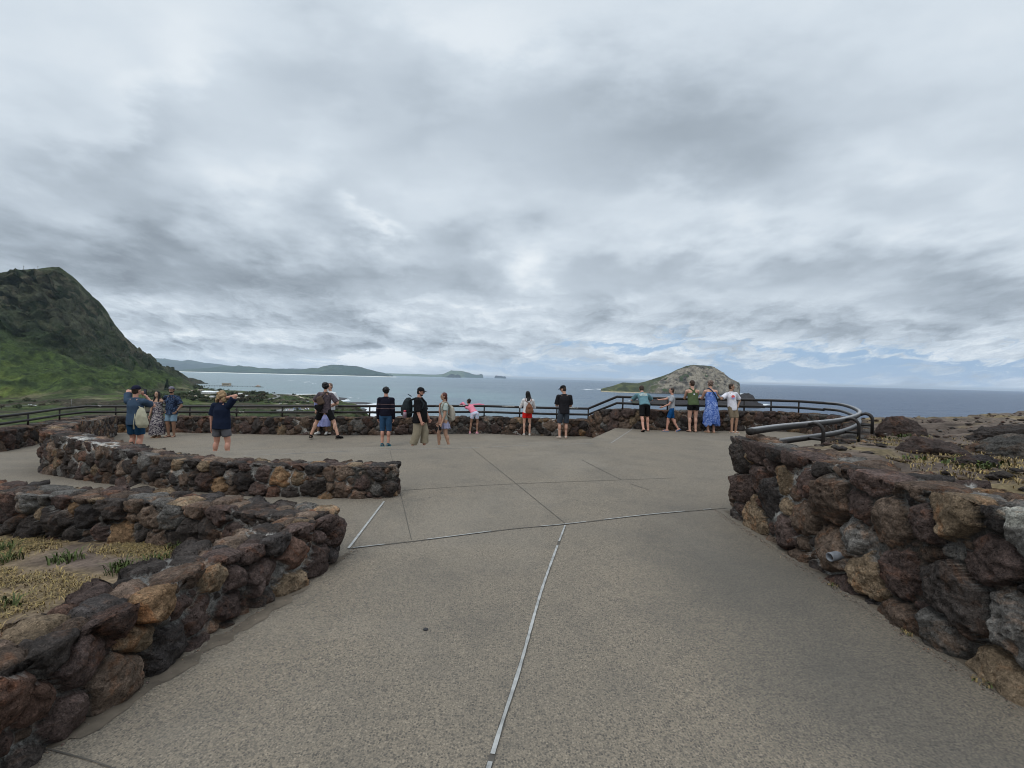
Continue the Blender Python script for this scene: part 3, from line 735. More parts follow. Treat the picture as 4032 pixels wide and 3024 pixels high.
def boulder(px0, px1, pyt, pyb, zg, label, seed, depth=0.8, col=(0.06, 0.045, 0.04), angular=1.0):
    a = onz(px0, pyb, zg); b = onz(px1, pyb, zg); w = (b - a).length; c = (a + b) / 2
    hgt = (pyb - pyt) * c.y / F; c = c + Vector((c.x, c.y, 0)).normalized() * w * depth * 0.4
    nu, nv = 90, 60
    th = np.linspace(0, 2 * PI, nu, endpoint=False); ph = np.linspace(0.02, PI - 0.02, nv)
    T, Ph = np.meshgrid(th, ph, indexing='ij')
    N3 = np.stack([np.sin(Ph) * np.cos(T), np.sin(Ph) * np.sin(T), np.cos(Ph)], 2).reshape(-1, 3)
    g = np.random.default_rng(seed)
    # cut a ball by random planes for flat broken sides
    r = np.ones(len(N3))
    for _ in range(11):
        d = g.normal(size=3); d /= np.linalg.norm(d); k = g.uniform(0.58, 0.9)
        dp = N3 @ d; r = np.minimum(r, np.where(dp > 0.05, k / np.maximum(dp, 0.05), 9))
    r = r * (1 + 0.16 * fbm(N3 * 2.6, 4, seed)) + 0.07 * ridged(N3 * 5, 5, seed + 3) * angular + 0.025 * fbm(N3 * 20, 3, seed + 4)
    V = N3 * r[:, None] * np.array([w * 0.56, w * 0.56 * depth, hgt * 0.95])
    Cc = np.array(col) * 0.85 * (1 + 0.3 * fbm(N3 * 3, 3, seed + 8)[:, None]); Fc = grid_faces(nu, nv, True)[:, ::-1]
    o = mesh_from('boulder', V, Fc, M_ROCK, None, True, Cc); o.location = (c.x, c.y, zg + hgt * 0.26)
    tag(o, label, 'boulder', 'lava boulders on the ground right of the terrace'); return o
boulder(3480, 3609, 1656, 1715, 0.74, 'dark rounded lava boulder nearest the curved railing brackets, weeds at its foot', 61)
boulder(3570, 3775, 1733, 1827, 0.78, 'large dark brown lava boulder, biggest of those close behind the right rock wall', 62, 0.7)
boulder(3758, 3915, 1806, 1868, 0.79, 'low blackish lava boulder with green weeds in front, just behind the right wall', 63, 0.7, (0.042, 0.036, 0.036))
boulder(3785, 3922, 1762, 1812, 0.78, 'flat reddish brown lava rock between the big boulder and the grey slab', 64, 0.8, (0.085, 0.062, 0.048))
boulder(3870, 4080, 1690, 1748, 0.74, 'dark jagged lava boulder at the right picture edge behind the grey slab', 65, 0.7, (0.045, 0.038, 0.035))
boulder(3885, 4120, 1736, 1822, 0.78, 'broad grey lava slab at the right picture edge', 66, 0.6, (0.085, 0.08, 0.074))
boulder(3668, 3722, 1655, 1672, 0.66, 'tiny dark rock on the skyline of the lava edge', 67, 0.9, (0.08, 0.062, 0.055))
zl = lambda x, y: lava_h(x, y)
cen = []
for (a, b, dens, spr) in [(3520, 1725, 1, .5), (3560, 1735, 1, .5), (3470, 1735, .8, .4), (3990, 1870, 1.3, .5), (3940, 1900, 1.2, .4), (3850, 1900, .9, .3), (3640, 1850, 1.0, .3), (3730, 1860, 1, .3), (4020, 1920, 1.2, .4), (3700, 1880, .8, .3), (3780, 1785, .8, .3), (3640, 1750, .5, .5), (3760, 1750, .5, .6), (3830, 1752, .5, .5), (3600, 1840, .8, .25), (3900, 1840, 1, .3)]:
    for _ in range(10):
        p = onz(a + g_.normal(0, 75), b + g_.normal(0, 17), 0.78); cen.append((p.x, p.y, dens * g_.uniform(.15, 1)))
blades('dry_grass', cen, zl, 40, 0.045, 0.16, STRAW, 'dry straw coloured grass between the boulders', 71, 1.0, 0.005)['category'] = 'grass'
cen = []
for (a, b) in [(3545, 1715), (3530, 1718), (3615, 1715), (3760, 1855), (3770, 1875), (3880, 1880), (3895, 1890), (3840, 1870), (3610, 1845), (4010, 1810), (3920, 1872)]:
    for _ in range(3):
        p = onz(a + g_.normal(0, 14), b + g_.normal(0, 4), 0.78); cen.append((p.x, p.y, 1))
blades('weeds', cen, zl, 7, 0.07, 0.10, GREEN, 'green leafy weeds among the boulders', 72, 0.9, 0.012)['category'] = 'weeds'
cen = [(2.60, y, 1) for y in (1.95, 2.05, 2.15, 3.05, 3.75, 2.55)]
blades('weeds', cen, lambda x, y: x * 0.0, 30, 0.035, 0.05, GREEN + STRAW, 'thin weeds along the foot of the right rock wall', 73, 1.0, 0.004)['category'] = 'weeds'

# ---- loose rubble and grit: too many bits to count
def rubble(name, X, Y, zf, smin, smax, label, seed, dark=1.0):
    g = np.random.default_rng(seed); n = len(X); Z = zf(X, Y); s = smin + (smax - smin) * g.random(n) ** 3
    base = np.array([(1, 0, 0), (0, 1, 0), (-1, 0, 0), (0, -1, 0), (0, 0, 0.8), (0, 0, -0.5), (.7, .7, .2), (-.7, .6, .25), (-.6, -.7, .2), (.7, -.6, .3)], float)
    tri = np.array([(6, 4, 0), (1, 4, 6), (7, 4, 1), (2, 4, 7), (8, 4, 2), (3, 4, 8), (9, 4, 3), (0, 4, 9), (0, 5, 6), (6, 5, 1), (1, 5, 7), (7, 5, 2), (2, 5, 8), (8, 5, 3), (3, 5, 9), (9, 5, 0)])
    a = g.uniform(0, 2 * PI, n); V = base[None] * g.uniform(.6, 1.2, (n, 10, 1)) * s[:, None, None]
    V[:, :, 0] *= g.uniform(.7, 1.4, n)[:, None]; V[:, :, 2] *= g.uniform(.5, 1, n)[:, None]
    x = V[:, :, 0] * np.cos(a)[:, None] - V[:, :, 1] * np.sin(a)[:, None]; y = V[:, :, 0] * np.sin(a)[:, None] + V[:, :, 1] * np.cos(a)[:, None]
    V = np.stack([x + X[:, None], y + Y[:, None], V[:, :, 2] + Z[:, None] + s[:, None] * .25], 2).reshape(-1, 3)
    Fc = (np.arange(n)[:, None, None] * 10 + tri[None]).reshape(-1, 3)
    col = np.repeat(PC[g.choice(len(PC), n, p=PW)] * g.uniform(.7, 1.4, (n, 1)) * dark, 10, axis=0)
    o = mesh_from(name, V, Fc, M_ROCK, None, False, col); tag(o, label, None, None, 'stuff'); return o
gg = np.random.default_rng(77)
X_ = gg.uniform(3.3, 16, 5200); Y_ = gg.uniform(0, 17, 5200); k_ = noise(np.stack([X_ * .9, Y_ * .9, X_ * 0], 1), 5) > -0.15
ins = np.array([(3.15, 5.7), (3.9, 6.25), (4.9, 6.9), (5.9, 7.75), (6.8, 8.75), (7.6, 9.9), (8.5, 11.3), (9.4, 12.9), (10.25, 14.3), (10.3, 18)])
k_ &= X_ > np.interp(Y_, ins[:, 1], ins[:, 0]) + 0.15
rubble('rubble', X_[k_], Y_[k_], zl, 0.012, 0.075, 'loose broken lava stones scattered over the ground right of the terrace', 78, .9)
t_ = gg.uniform(0, 1, 2600); yb = 0.5 + t_ * 5.4; xb = 2.60 - np.abs(gg.normal(0, .035, 2600)); yl = 1.0 + gg.uniform(0, 1, 2600) * 3.3
xl = np.interp(yl, [1.0, 1.89, 2.5, 3.0, 3.6, 4.2], [-2.0, -1.93, -1.80, -1.68, -1.56, -1.42]) + np.abs(gg.normal(0, .04, 2600))
rubble('wall_grit', np.concatenate([xb, xl]), np.concatenate([yb, yl]), lambda x, y: x * 0, 0.0015, 0.006, 'fine grit gathered along the foot of the front rock walls', 79, 2.4)
# ================================================================= sea
SEA = -70.0
def yh(px): return 1485.5 + 0.0246 * (px - 2016)
def zat(px, py, d): return EYE - (py - yh(px)) / F * d
def mat_sea():
    m, t = newmat('sea_water'); p = t.pos()
    sx = t.n('ShaderNodeSeparateXYZ'); t.l(p, sx.inputs[0])
    # shallow bay water to the left is greener, deep water to the right bluer
    az = t.math('DIVIDE', sx.outputs[0], t.math('MAXIMUM', sx.outputs[1], 10.0))
    azn = t.math('ADD', az, t.math('MULTIPLY', t.math('SUBTRACT', t.noise(p, 0.0012, 3), 0.5), 0.5))
    col = t.ramp(t.math('ADD', t.math('MULTIPLY', azn, 0.45), 0.5), [(0.12, (0.21, 0.27, 0.285)), (0.34, (0.185, 0.245, 0.27)), (0.52, (0.09, 0.135, 0.185)), (0.8, (0.024, 0.055, 0.115))])
    pt = t.ramp(t.noise(t.mapping(p, (1, 0.5, 1)), 0.0022, 4, 0.6, 0.5), [(0.42, 0.0), (0.62, 0.8)])
    near = t.ramp(t.math('MULTIPLY', sx.outputs[1], 0.0002), [(0.2, 1.0), (0.6, 0.0)])
    left = t.ramp(t.math('ADD', az, 0.5), [(0.45, 1.0), (0.75, 0.0)])
    col = t.mix(t.math('MULTIPLY', t.math('MULTIPLY', pt, near), left), col, (0.19, 0.30, 0.31))
    w1 = t.noise(t.mapping(p, (0.5, 1.0, 1.0), rot=(0, 0, 0.3)), 0.06, 6, 0.62)
    w2 = t.noise(t.mapping(p, (0.6, 1.2, 1.0), rot=(0, 0, -0.2)), 0.012, 5, 0.6)
    nrm = t.bump(t.math('ADD', w1, t.math('MULTIPLY', w2, 1.6)), 1.0, 13.0)
    crest = t.ramp(t.noise(t.mapping(p, (0.35, 1.0, 1)), 0.035, 5, 0.7), [(0.735, 0.0), (0.78, 1.0)])
    crest = t.math('MULTIPLY', crest, t.ramp(t.noise(p, 0.003, 3), [(0.45, 0.0), (0.6, 1.0)]))
    col = t.mix(t.math('MULTIPLY', crest, 0.35), col, (0.6, 0.64, 0.66))
    t.out(col, 0.32, nrm, 0.5, IOR=1.33); return m
M_SEA = mat_sea()
def disc(name, R, z, mat, n=96):
    rr = [0, 50, 200, 600, 1500, 4000, 9000, 16000, R]; V = [(0, 0, z)]; Fc = []
    for r in rr[1:]:
        for k in range(n): V.append((r * math.cos(2 * PI * k / n), r * math.sin(2 * PI * k / n), z))
    for k in range(n): Fc.append((0, 1 + k, 1 + (k + 1) % n))
    for i in range(len(rr) - 2):
        for k in range(n):
            a = 1 + i * n + k; b = 1 + i * n + (k + 1) % n
            Fc.append((a, a + n, b + n, b))
    o = mesh_from(name, V, Fc, mat); tag(o, kind='structure'); return o
disc('sea', 30000, SEA, M_SEA)
# ================================================================= coastal land and the mountain
PXK = [-6000, -1500, -400, 0, 92, 149, 198, 227, 251, 299, 338, 357, 386, 415, 434, 458, 492, 530, 579, 617, 665, 699, 737, 760, 800, 855, 950, 1041, 1176, 1251, 1312, 1353, 1400, 1434, 1462, 1500, 1600, 2016, 3000, 4300, 9000]
YR = [1150, 1060, 1085, 1076, 1063, 1059, 1051, 1053, 1067.5, 1106, 1145, 1169, 1188, 1222, 1256, 1289, 1333, 1366, 1400, 1429, 1463, 1475, 1489, 1510, None, None, None, None, None, None, None, None, None, None, None, None, None, None, None, None, None]
RR = [1200, 1200, 1230, 1300, 1320, 1330, 1340, 1350, 1355, 1370, 1390, 1400, 1420, 1440, 1450, 1470, 1500, 1560, 1650, 1750, 1880, 2000, 2130, 2100, 1880, 1690, 1675, 1508, 1483, 1545, 1408, 1180, 1120, 908, 790, 600, 420, 330, 300, 260, 200]
YC = [1400, 1380, 1340, 1318, 1330, 1350, 1371, 1385, 1398, 1422, 1436, 1440, 1443, 1445, 1447, 1449, 1452, 1457, 1463, 1468, 1480, 1490, 1500] + [None] * 18
YB = [1620, 1600, 1585, 1575, 1570, 1567, 1564, 1562, 1560, 1556, 1552, 1550, 1547, 1545, 1543, 1541, 1538, 1535, 1531, 1528, 1522, 1518, 1514] + [None] * 18
def build_land():
    cols = []
    px_all = np.concatenate([np.linspace(-6000, -300, 60, endpoint=False), np.linspace(-300, 820, 640, endpoint=False), np.linspace(820, 1500, 230, endpoint=False), np.linspace(1500, 9000, 60)])
    RRi = np.interp(px_all, PXK, RR)
    ctl = []
    for k, px in enumerate(PXK):
        r = RR[k]; tt = (px - 2016) / F
        # where the hillside leaves the terrace
        d0 = 19.5 if px > 500 else 14.5
        if px > 3100: d0 = 27 / math.hypot(1, tt)
        if px < 0: d0 = 15.5 / math.hypot(1, tt) * 1.2
        far = 1.0 if px < 1500 else 0.6
        sc = 1.0 / math.hypot(1, tt) * 1.4 if px < -400 or px > 4300 else 1.0
        if YC[k] is not None:
            rb = r * 0.66; rc = r * 0.87
            zb = zat(px, YB[k], rb); zc = zat(px, YC[k], rc); zr = zat(px, YR[k], r)
            zb = min(zb, -52)
            pts = [(d0, -1.6 if px < 3100 else -1.0), (d0 + 10, -8), (60, -30), (200, -52), (470, -58), (rb, zb), (rc, zc), (r, zr), (r * 1.05, zr * 0.93 - 6), (r * 1.25, -60), (r * 1.3, -80)]
        elif YR[k] is not None:
            zr = zat(px, YR[k], r); pts = [(d0, -1.6), (d0 + 10, -8), (60, -30), (200, -52), (470, -58), (r * 0.66, -60), (r * 0.87, -62), (r, zr), (r * 1.02, -66), (r * 1.05, -71), (r * 1.1, -80)]
        else:
            q = min(470, r * 0.5)
            pts = [(d0, -1.6 if px < 3100 else -3.0), (d0 + 8, -8 if px < 3100 else -12), (min(60, q * .3), -30), (min(200, q * .7), -52), (q, -57), (r * 0.66, -61), (r * 0.87, -65), (r * 0.985, -68.4), (r, -69.9), (r + 14, -73), (r + 40, -80)]
        ctl.append([(a * sc if j > 1 else a, z) for j, (a, z) in enumerate(pts)])
    ctl = np.array(ctl)                                      # (K, 11, 2)
    segs = [3, 6, 6, 12, 90, 90, 150, 12, 6, 4]
    fr = []
    for j, n in enumerate(segs): fr += [(j, k / n) for k in range(n)]
    fr.append((len(segs) - 1, 1.0)); nv = len(fr)
    Ci = np.stack([[np.interp(px_all, PXK, ctl[:, j, c]) for c in (0, 1)] for j in range(11)], 0)   # (11,2,npx)
    nu = len(px_all); D = np.zeros((nu, nv)); Z = np.zeros((nu, nv)); SEG = np.zeros(nv)
    for v, (j, f) in enumerate(fr):
        D[:, v] = Ci[j, 0] + (Ci[j + 1, 0] - Ci[j, 0]) * f
        ff = f
        if j == 5: ff = f ** 1.35      # talus gets steeper uphill
        if j == 6: ff = f ** 0.86      # cliff rounds off at the crest
        Z[:, v] = Ci[j, 1] + (Ci[j + 1, 1] - Ci[j, 1]) * ff; SEG[v] = j + f
    t = (px_all - 2016) / F
    X = t[:, None] * D; P = np.stack([X.ravel(), D.ravel(), Z.ravel()], 1)
    S = np.tile(SEG, nu); PX = np.repeat(px_all, nv)
    mount = (1 - sstep(690, 770, PX))
    cliff = sstep(5.85, 6.12, S) * (1 - sstep(7.0, 7.3, S)) * mount
    talus = sstep(5.0, 5.2, S) * (1 - sstep(5.85, 6.12, S)) * mount
    plain_ = 1 - sstep(4.9, 5.3, S)
    Q = P.copy()
    ridge_fade = 1 - 0.9 * np.exp(-((S - 7) / 0.16) ** 2)
    # ledges: strata running level round the cliff, gullies running down it
    strat = noise(np.stack([P[:, 0] / 160, P[:, 1] / 160, P[:, 2] / 9], 1), 3) * 0.6 + noise(np.stack([P[:, 0] / 60, P[:, 1] / 60, P[:, 2] / 4], 1), 4) * 0.4
    gully = ridged(np.stack([(P[:, 0] + P[:, 2] * .6) / 75, P[:, 1] / 130, P[:, 2] / 300], 1), 4, 8)
    dz = cliff * (strat * 18 + fbm(P / 30, 5, 5) * 24 + gully * 22) + talus * (gully * 20 + fbm(P / 40, 4, 6) * 12) + plain_ * sstep(0.8, 3, S) * (fbm(P / 90, 4, 12) * 2.5)
    dz += (cliff + talus * .5) * (fbm(P / 11, 4, 55) * 8)
    bush = np.maximum(0, noise(P / 9, 77)) ** 1.5 * 5 + np.maximum(0, noise(P / 4.5, 78)) * 1.5
    zone_b = sstep(-0.1, 0.25, fbm(P / 120, 3, 80))
    dz += bush * (1 - cliff * 0.3) * sstep(2, 3.5, S) * (0.25 + 0.75 * zone_b) * (1 - sstep(6.97, 7.0, S)) * (1 - sstep(6.6, 6.9, S) * (1 - mount))
    shift = cliff * (strat * 24 + fbm(P / 26, 4, 15) * 24)
    Q[:, 2] += dz * ridge_fade
    Q[:, 1] -= shift * ridge_fade; 
    # ---- colours by what grows there
    n1 = fbm(P / 60, 4, 21)[:, None]; n2 = fbm(P / 14, 4, 22)[:, None]
    hz = (noise(np.stack([P[:, 0] / 90, P[:, 1] / 90, P[:, 2] / 6], 1), 25) * 0.8 + noise(np.stack([P[:, 0] / 25, P[:, 1] / 25, P[:, 2] / 3], 1), 26) * 0.4)[:, None]
    def mixc(a, b, f): return a * (1 - f) + b * f
    A = lambda *c: np.array(c)[None, :]
    cl = mixc(A(.076, .078, .050), A(.022, .032, .016), sstep(-.25, .25, hz))
    cl = mixc(cl, A(.115, .10, .066), sstep(.05, .4, n2 + 0.7 * hz) * 0.7)
    cl = mixc(cl, A(.026, .042, .015), sstep(0.0, 0.4, n1) * 0.55)
    top = sstep(6.82, 6.98, S)[:, None]
    cl = mixc(cl, A(.034, .048, .018), top * 0.7)
    low = (1 - sstep(6.0, 6.35, S + 0.25 * n1[:, 0]))[:, None]
    cl = mixc(cl, A(.022, .040, .015), low * 0.7)
    ta = mixc(A(.060, .088, .025), A(.026, .040, .015), sstep(-.2, .35, n2))
    ta = mixc(ta, A(.16, .20, .038), (sstep(-0.05, .3, n1[:, 0]) * (1 - sstep(60, 330, PX)) * (1 - sstep(5.25, 5.75, S)))[:, None] * .8)
    ta = mixc(ta, A(.085, .082, .045), sstep(.1, .45, n1) * (1 - sstep(5.2, 5.6, S))[:, None] * .8)
    pl = mixc(A(.055, .075, .028), A(.075, .064, .044), sstep(-.2, .25, n1))
    pl = mixc(pl, A(.028, .038, .017), sstep(.1, .4, n2) * .8)
    pl = mixc(pl, A(.085, .115, .034), sstep(.12, .4, fbm(P / 75, 3, 33))[:, None] * .8)
    pl = mixc(pl, A(.17, .145, .095), sstep(.22, .45, fbm(P / 45, 3, 36))[:, None] * .6)
    c = mixc(pl, ta, talus[:, None]); c = mixc(c, cl, cliff[:, None])
    coast = (sstep(6.80, 6.97, S) * sstep(780, 1000, PX))[:, None] * (1 - mount[:, None])
    sand = sstep(-.15, .15, fbm(P / 60, 3, 41))[:, None] * sstep(1150, 1215, PX)[:, None]
    c = mixc(c, mixc(A(.05, .045, .04), A(.42, .35, .25), sand), coast)
    c = np.clip(c * (1 + 0.25 * n2), 0.004, 1)
    o = mesh_from('coastal_hillside', Q, grid_faces(nu, nv), M_TERR, None, True, c); tag(o, kind='structure')
build_land()
def land_z(px, d):
    r = float(np.interp(px, PXK, RR))
    return float(np.interp(d / r, [0.3, 0.66, 0.87, 0.985, 1.0], [-58, -61, -65, -68.4, -70]))
# ---- hill-like masses built from a skyline with real depth
def landmass(name, px_y, d, depth, mat, colf, zb=SEA - 2, npx=160, nd=40, amp=0.06, seed=1, asym=0.5, kind='structure', label=None, cat=None, pw=0.8):
    """px_y skyline points; crest at distance d+depth*asym; full thickness depth"""
    pxs = np.linspace(px_y[0][0], px_y[-1][0], npx); ys = np.interp(pxs, [p[0] for p in px_y], [p[1] for p in px_y])
    dc = d + depth * asym
    H = np.array([zat(a, b, dc) for a, b in zip(pxs, ys)])
    v = np.linspace(0, 1, nd); P = np.zeros((npx, nd, 3))
    for i, px in enumerate(pxs):
        tt = (px - 2016) / F
        for j, f in enumerate(v):
            dd = d + depth * f
            g = 1 - abs(f - asym) / (asym if f < asym else 1 - asym)
            ty = tt * dc + (tt * 0.9) * (dd - dc)
            P[i, j] = (ty, dd, zb + (H[i] - zb) * max(0, g) ** pw)
    Pf = P.reshape(-1, 3); F_ = np.tile(v, npx)
    hs = (Pf[:, 2] - zb)
    sc = depth * 0.12
    fade = 1 - 0.8 * np.exp(-((F_ - asym) / 0.05) ** 2)
    Pn = Pf.copy()
    Pn[:, 2] += hs * (ridged(Pf / np.array([sc, sc * 1.4, sc * 3]), 4, seed) * amp * 1.6 + fbm(Pf / (sc * .4), 4, seed + 3) * amp) * fade
    col = colf(Pf, hs, F_)
    o = mesh_from(name, Pn, grid_faces(npx, nd), mat, None, True, col); tag(o, label, cat, None, kind); return o
def cf(a, b, sc, seed):
    def f(P, hs, v):
        n = fbm(P / sc, 4, seed)[:, None]; k = sstep(-.25, .3, n)
        return np.array(a)[None] * (1 - k) + np.array(b)[None] * k
    return f
Y8 = lambda L: [(600 + x * 0.678, 1350 + y * 0.678) for x, y in L]
landmass('far_mountains', [(480, 1418)] + Y8([(0, 88), (60, 90), (120, 100), (170, 105), (205, 97), (240, 103), (300, 115), (400, 125), (430, 131), (520, 140), (640, 148), (760, 152), (800, 148), (880, 150), (960, 170)]), 19500, 5000, M_FAR, cf((.030, .045, .045), (.05, .07, .06), 1800, 3), seed=5, amp=.1, npx=240)
landmass('far_hills', [(560, 1450)] + Y8([(0, 140), (90, 155), (160, 158), (200, 152), (250, 150), (330, 146), (380, 138), (430, 136), (470, 136), (500, 130), (530, 138), (560, 137), (620, 146), (660, 145), (700, 150), (760, 150), (830, 157), (870, 155), (910, 147), (960, 147), (990, 135), (1040, 127), (1080, 129), (1130, 134), (1190, 136), (1215, 142), (1240, 152), (1270, 158), (1300, 166), (1340, 173), (1378, 186.5), (1392, 188)]), 13800, 3500, M_FAR, cf((.022, .045, .030), (.04, .065, .035), 700, 13), seed=15, amp=.13, npx=420, nd=60)
landmass('far_shore_woods', [(590, 1459), (700, 1461), (900, 1463), (1100, 1465.5), (1300, 1469), (1480, 1472.5), (1530, 1477)], 13300, 500, M_FAR, cf((.014, .030, .022), (.025, .045, .03), 200, 23), seed=25, amp=.2, npx=300, nd=12)
def beach_strip():
    V = []; n = 60
    for k in range(n):
        px = 620 + (1560 - 620) * k / (n - 1); tt = (px - 2016) / F
        for dd, z in ((11900, SEA + 0.3), (13350, SEA + 6)): V.append((tt * dd, dd, z))
    o = mesh_from('far_beach', V, grid_faces(n, 2), plain('far_sand', (.80, .78, .70), .9, .1, .01)); tag(o, kind='structure')
beach_strip()
landmass('far_low_peninsula', [(1480, 1469), (1560, 1471), (1640, 1473), (1700, 1475), (1740, 1473.5), (1752, 1469), (1765, 1463), (1776, 1458.5), (1786, 1459), (1800, 1460), (1815, 1461), (1830, 1464), (1845, 1467), (1858, 1472), (1875, 1475), (1886, 1474.5), (1893, 1472.5), (1899, 1475), (1902, 1482)], 22000, 1800, M_FAR, cf((.04, .065, .05), (.09, .12, .07), 900, 33), seed=35, amp=.12, npx=260, kind='structure')
landmass('twin_peak_islet', [(1753, 1484), (1768, 1476), (1778, 1472), (1785, 1474), (1793, 1478), (1800, 1472.5), (1806, 1476), (1815, 1484)], 18500, 700, M_FAR, cf((.018, .026, .024), (.03, .04, .03), 150, 43), seed=45, amp=.15, npx=60)
landmass('flat_islet', [(1947, 1486), (1950, 1479), (1956, 1478.5), (1965, 1480), (1975, 1480), (1981, 1483), (1983, 1481), (1989, 1482), (1992, 1486)], 24000, 600, M_FAR, cf((.022, .030, .030), (.035, .045, .04), 150, 53), seed=55, amp=.1, npx=60)
# headland rock
landmass('headland', [(715, 1500), (728, 1492), (745, 1487), (760, 1489), (775, 1494), (790, 1497), (798, 1503), (806, 1508), (820, 1509)], 2350, 260, M_TERR, cf((.050, .045, .032), (.035, .042, .022), 40, 63), seed=65, amp=.12, npx=80)
# rabbit shaped island with pale cliffs
def big_island():
    Y6 = lambda L: [(2450 + x * 0.226, 1420 + y * 0.226) for x, y in L]
    sky = [(2366, 1531), (2385, 1526), (2410, 1520), (2436, 1511), (2452, 1505.5)] + Y6([(40, 380), (150, 388), (270, 393), (400, 362), (500, 330), (600, 298), (700, 268), (800, 228), (850, 205), (900, 178), (960, 150), (1040, 120), (1110, 95), (1180, 78), (1230, 72), (1290, 75), (1350, 83), (1400, 82), (1460, 88), (1540, 96), (1590, 108), (1620, 130), (1680, 165), (1740, 200), (1765, 205), (1780, 232), (1850, 290), (1920, 330), (1990, 360), (2035, 388), (2042, 430), (2048, 500), (2050, 575)]) + [(2916, 1553)]
    npx, nd = 420, 120; pxs = np.linspace(sky[0][0], sky[-1][0], npx); ys = np.interp(pxs, [p[0] for p in sky], [p[1] for p in sky])
    d0 = 2640; depth = 620; asy = 0.34; dc = d0 + depth * asy
    # shoreline depth varies: the point of land at the left lies nearer, cliff foot bulges
    v = np.linspace(0, 1, nd); P = np.zeros((npx, nd, 3)); kk = np.linspace(0, 1, npx)
    zb = SEA - 2
    for i, px in enumerate(pxs):
        tt = (px - 2016) / F; e = math.sin(PI * min(1, max(0, kk[i]))) ** 0.35
        di0 = dc - depth * asy * (0.25 + 0.75 * e); di1 = dc + depth * (1 - asy) * (0.15 + 0.85 * e)
        H = zat(px, ys[i], dc)
        for j, f in enumerate(v):
            if f < asy: g = f / asy; dd = di0 + (dc - di0) * g
            else: g = 1 - (f - asy) / (1 - asy); dd = dc + (di1 - dc) * (1 - g)
            pw = 0.62 if kk[i] > 0.35 else 0.9
            P[i, j] = (tt * dc + tt * 0.95 * (dd - dc), dd, zb + (H - zb) * g ** pw)
    Pf = P.reshape(-1, 3); V = np.tile(v, npx); K = np.repeat(kk, nd)
    fade = 1 - 0.9 * np.exp(-((V - asy) / 0.04) ** 2)
    hs = Pf[:, 2] - zb
    rough = sstep(.3, .45, K)
    gu = ridged(Pf / np.array([30, 60, 200]), 4, 71); fb = fbm(Pf / 22, 5, 72)
    Q = Pf.copy(); Q[:, 2] += fade * (hs / 120) * (gu * 9 * rough + fb * 9 * (0.3 + 0.7 * rough)); Q[:, 1] -= fade * rough * (fbm(Pf / 18, 4, 74) * 16 + gu * 10) * np.clip(hs / 40, 0, 1)
    n1 = fbm(Pf / 45, 4, 81); n2 = fbm(Pf / np.array([22, 22, 40]), 5, 82)
    def mixc(a, b, f): return a * (1 - f[:, None]) + b * f[:, None]
    A = lambda *c: np.array(c)[None, :]
    green = mixc(A(.062, .070, .034), A(.038, .046, .024), sstep(-.2, .3, n1)); green = mixc(green, A(.10, .11, .04), sstep(.05, .3, n2) * (1 - sstep(.1, .3, K)))
    rock = mixc(A(.225, .198, .155), A(.140, .122, .098), sstep(-.15, .25, n2)); rock = mixc(rock, A(.075, .068, .058), sstep(.12, .35, n1 + .35 * n2))
    rock = mixc(rock, A(.05, .07, .035), sstep(.3, .5, n1 - .3 * n2))
    # grass runs along the crest, bare cliff on the seaward face
    topz = np.repeat(np.array([zat(a, b, dc) for a, b in zip(pxs, ys)]), nd)
    rel = (topz - Pf[:, 2]) / 120
    edge = K + 0.10 * n1 + 0.35 * np.clip(0.35 - rel, -0.4, 0.3) * -0.6
    isr = sstep(.34, .42, K + 0.12 * n1 - 0.10 * sstep(0.3, 0.0, rel) + 0.06 * sstep(.3, .9, rel)) * sstep(.02, .10, rel + 0.05 * n2 + 0.05 * sstep(.6, .9, K))
    c = mixc(green, rock, isr)
    shore = sstep(7, 3, hs - 2 + 2 * n2); beach = shore * (1 - sstep(.28, .36, K))
    c = mixc(c, A(.38, .32, .22), beach * .9); c = mixc(c, A(.05, .045, .04), shore * sstep(.3, .36, K))
    o = mesh_from('rocky_island', Q, grid_faces(npx, nd), M_ISLE, None, True, np.clip(c, .01, 1)); tag(o, kind='structure')
M_ISLE = mat_attr('island_cover', 0.06, 0.72, 1.28, 0.8, 3.0)
big_island()
# low black lava islet nearer
landmass('low_lava_islet', [(2488, 1577), (2520, 1573), (2560, 1572), (2620, 1571), (2700, 1572), (2790, 1574), (2860, 1570), (2905, 1562), (2918, 1553), (2935, 1549), (2952, 1551), (2965, 1556), (2975, 1570), (2990, 1588), (3005, 1591)], 1350, 330, M_ISLE,
         lambda P, hs, v: (lambda n, k: (np.array([.030, .026, .026])[None] * (1 - k) + np.array([.055, .075, .03])[None] * k))(0, (sstep(-.1, .2, fbm(P / 60, 3, 91)) * (1 - sstep(350, 480, P[:, 0])) * sstep(.12, .3, v))[:, None]), seed=95, amp=.12, npx=200, asym=.5, pw=0.6)
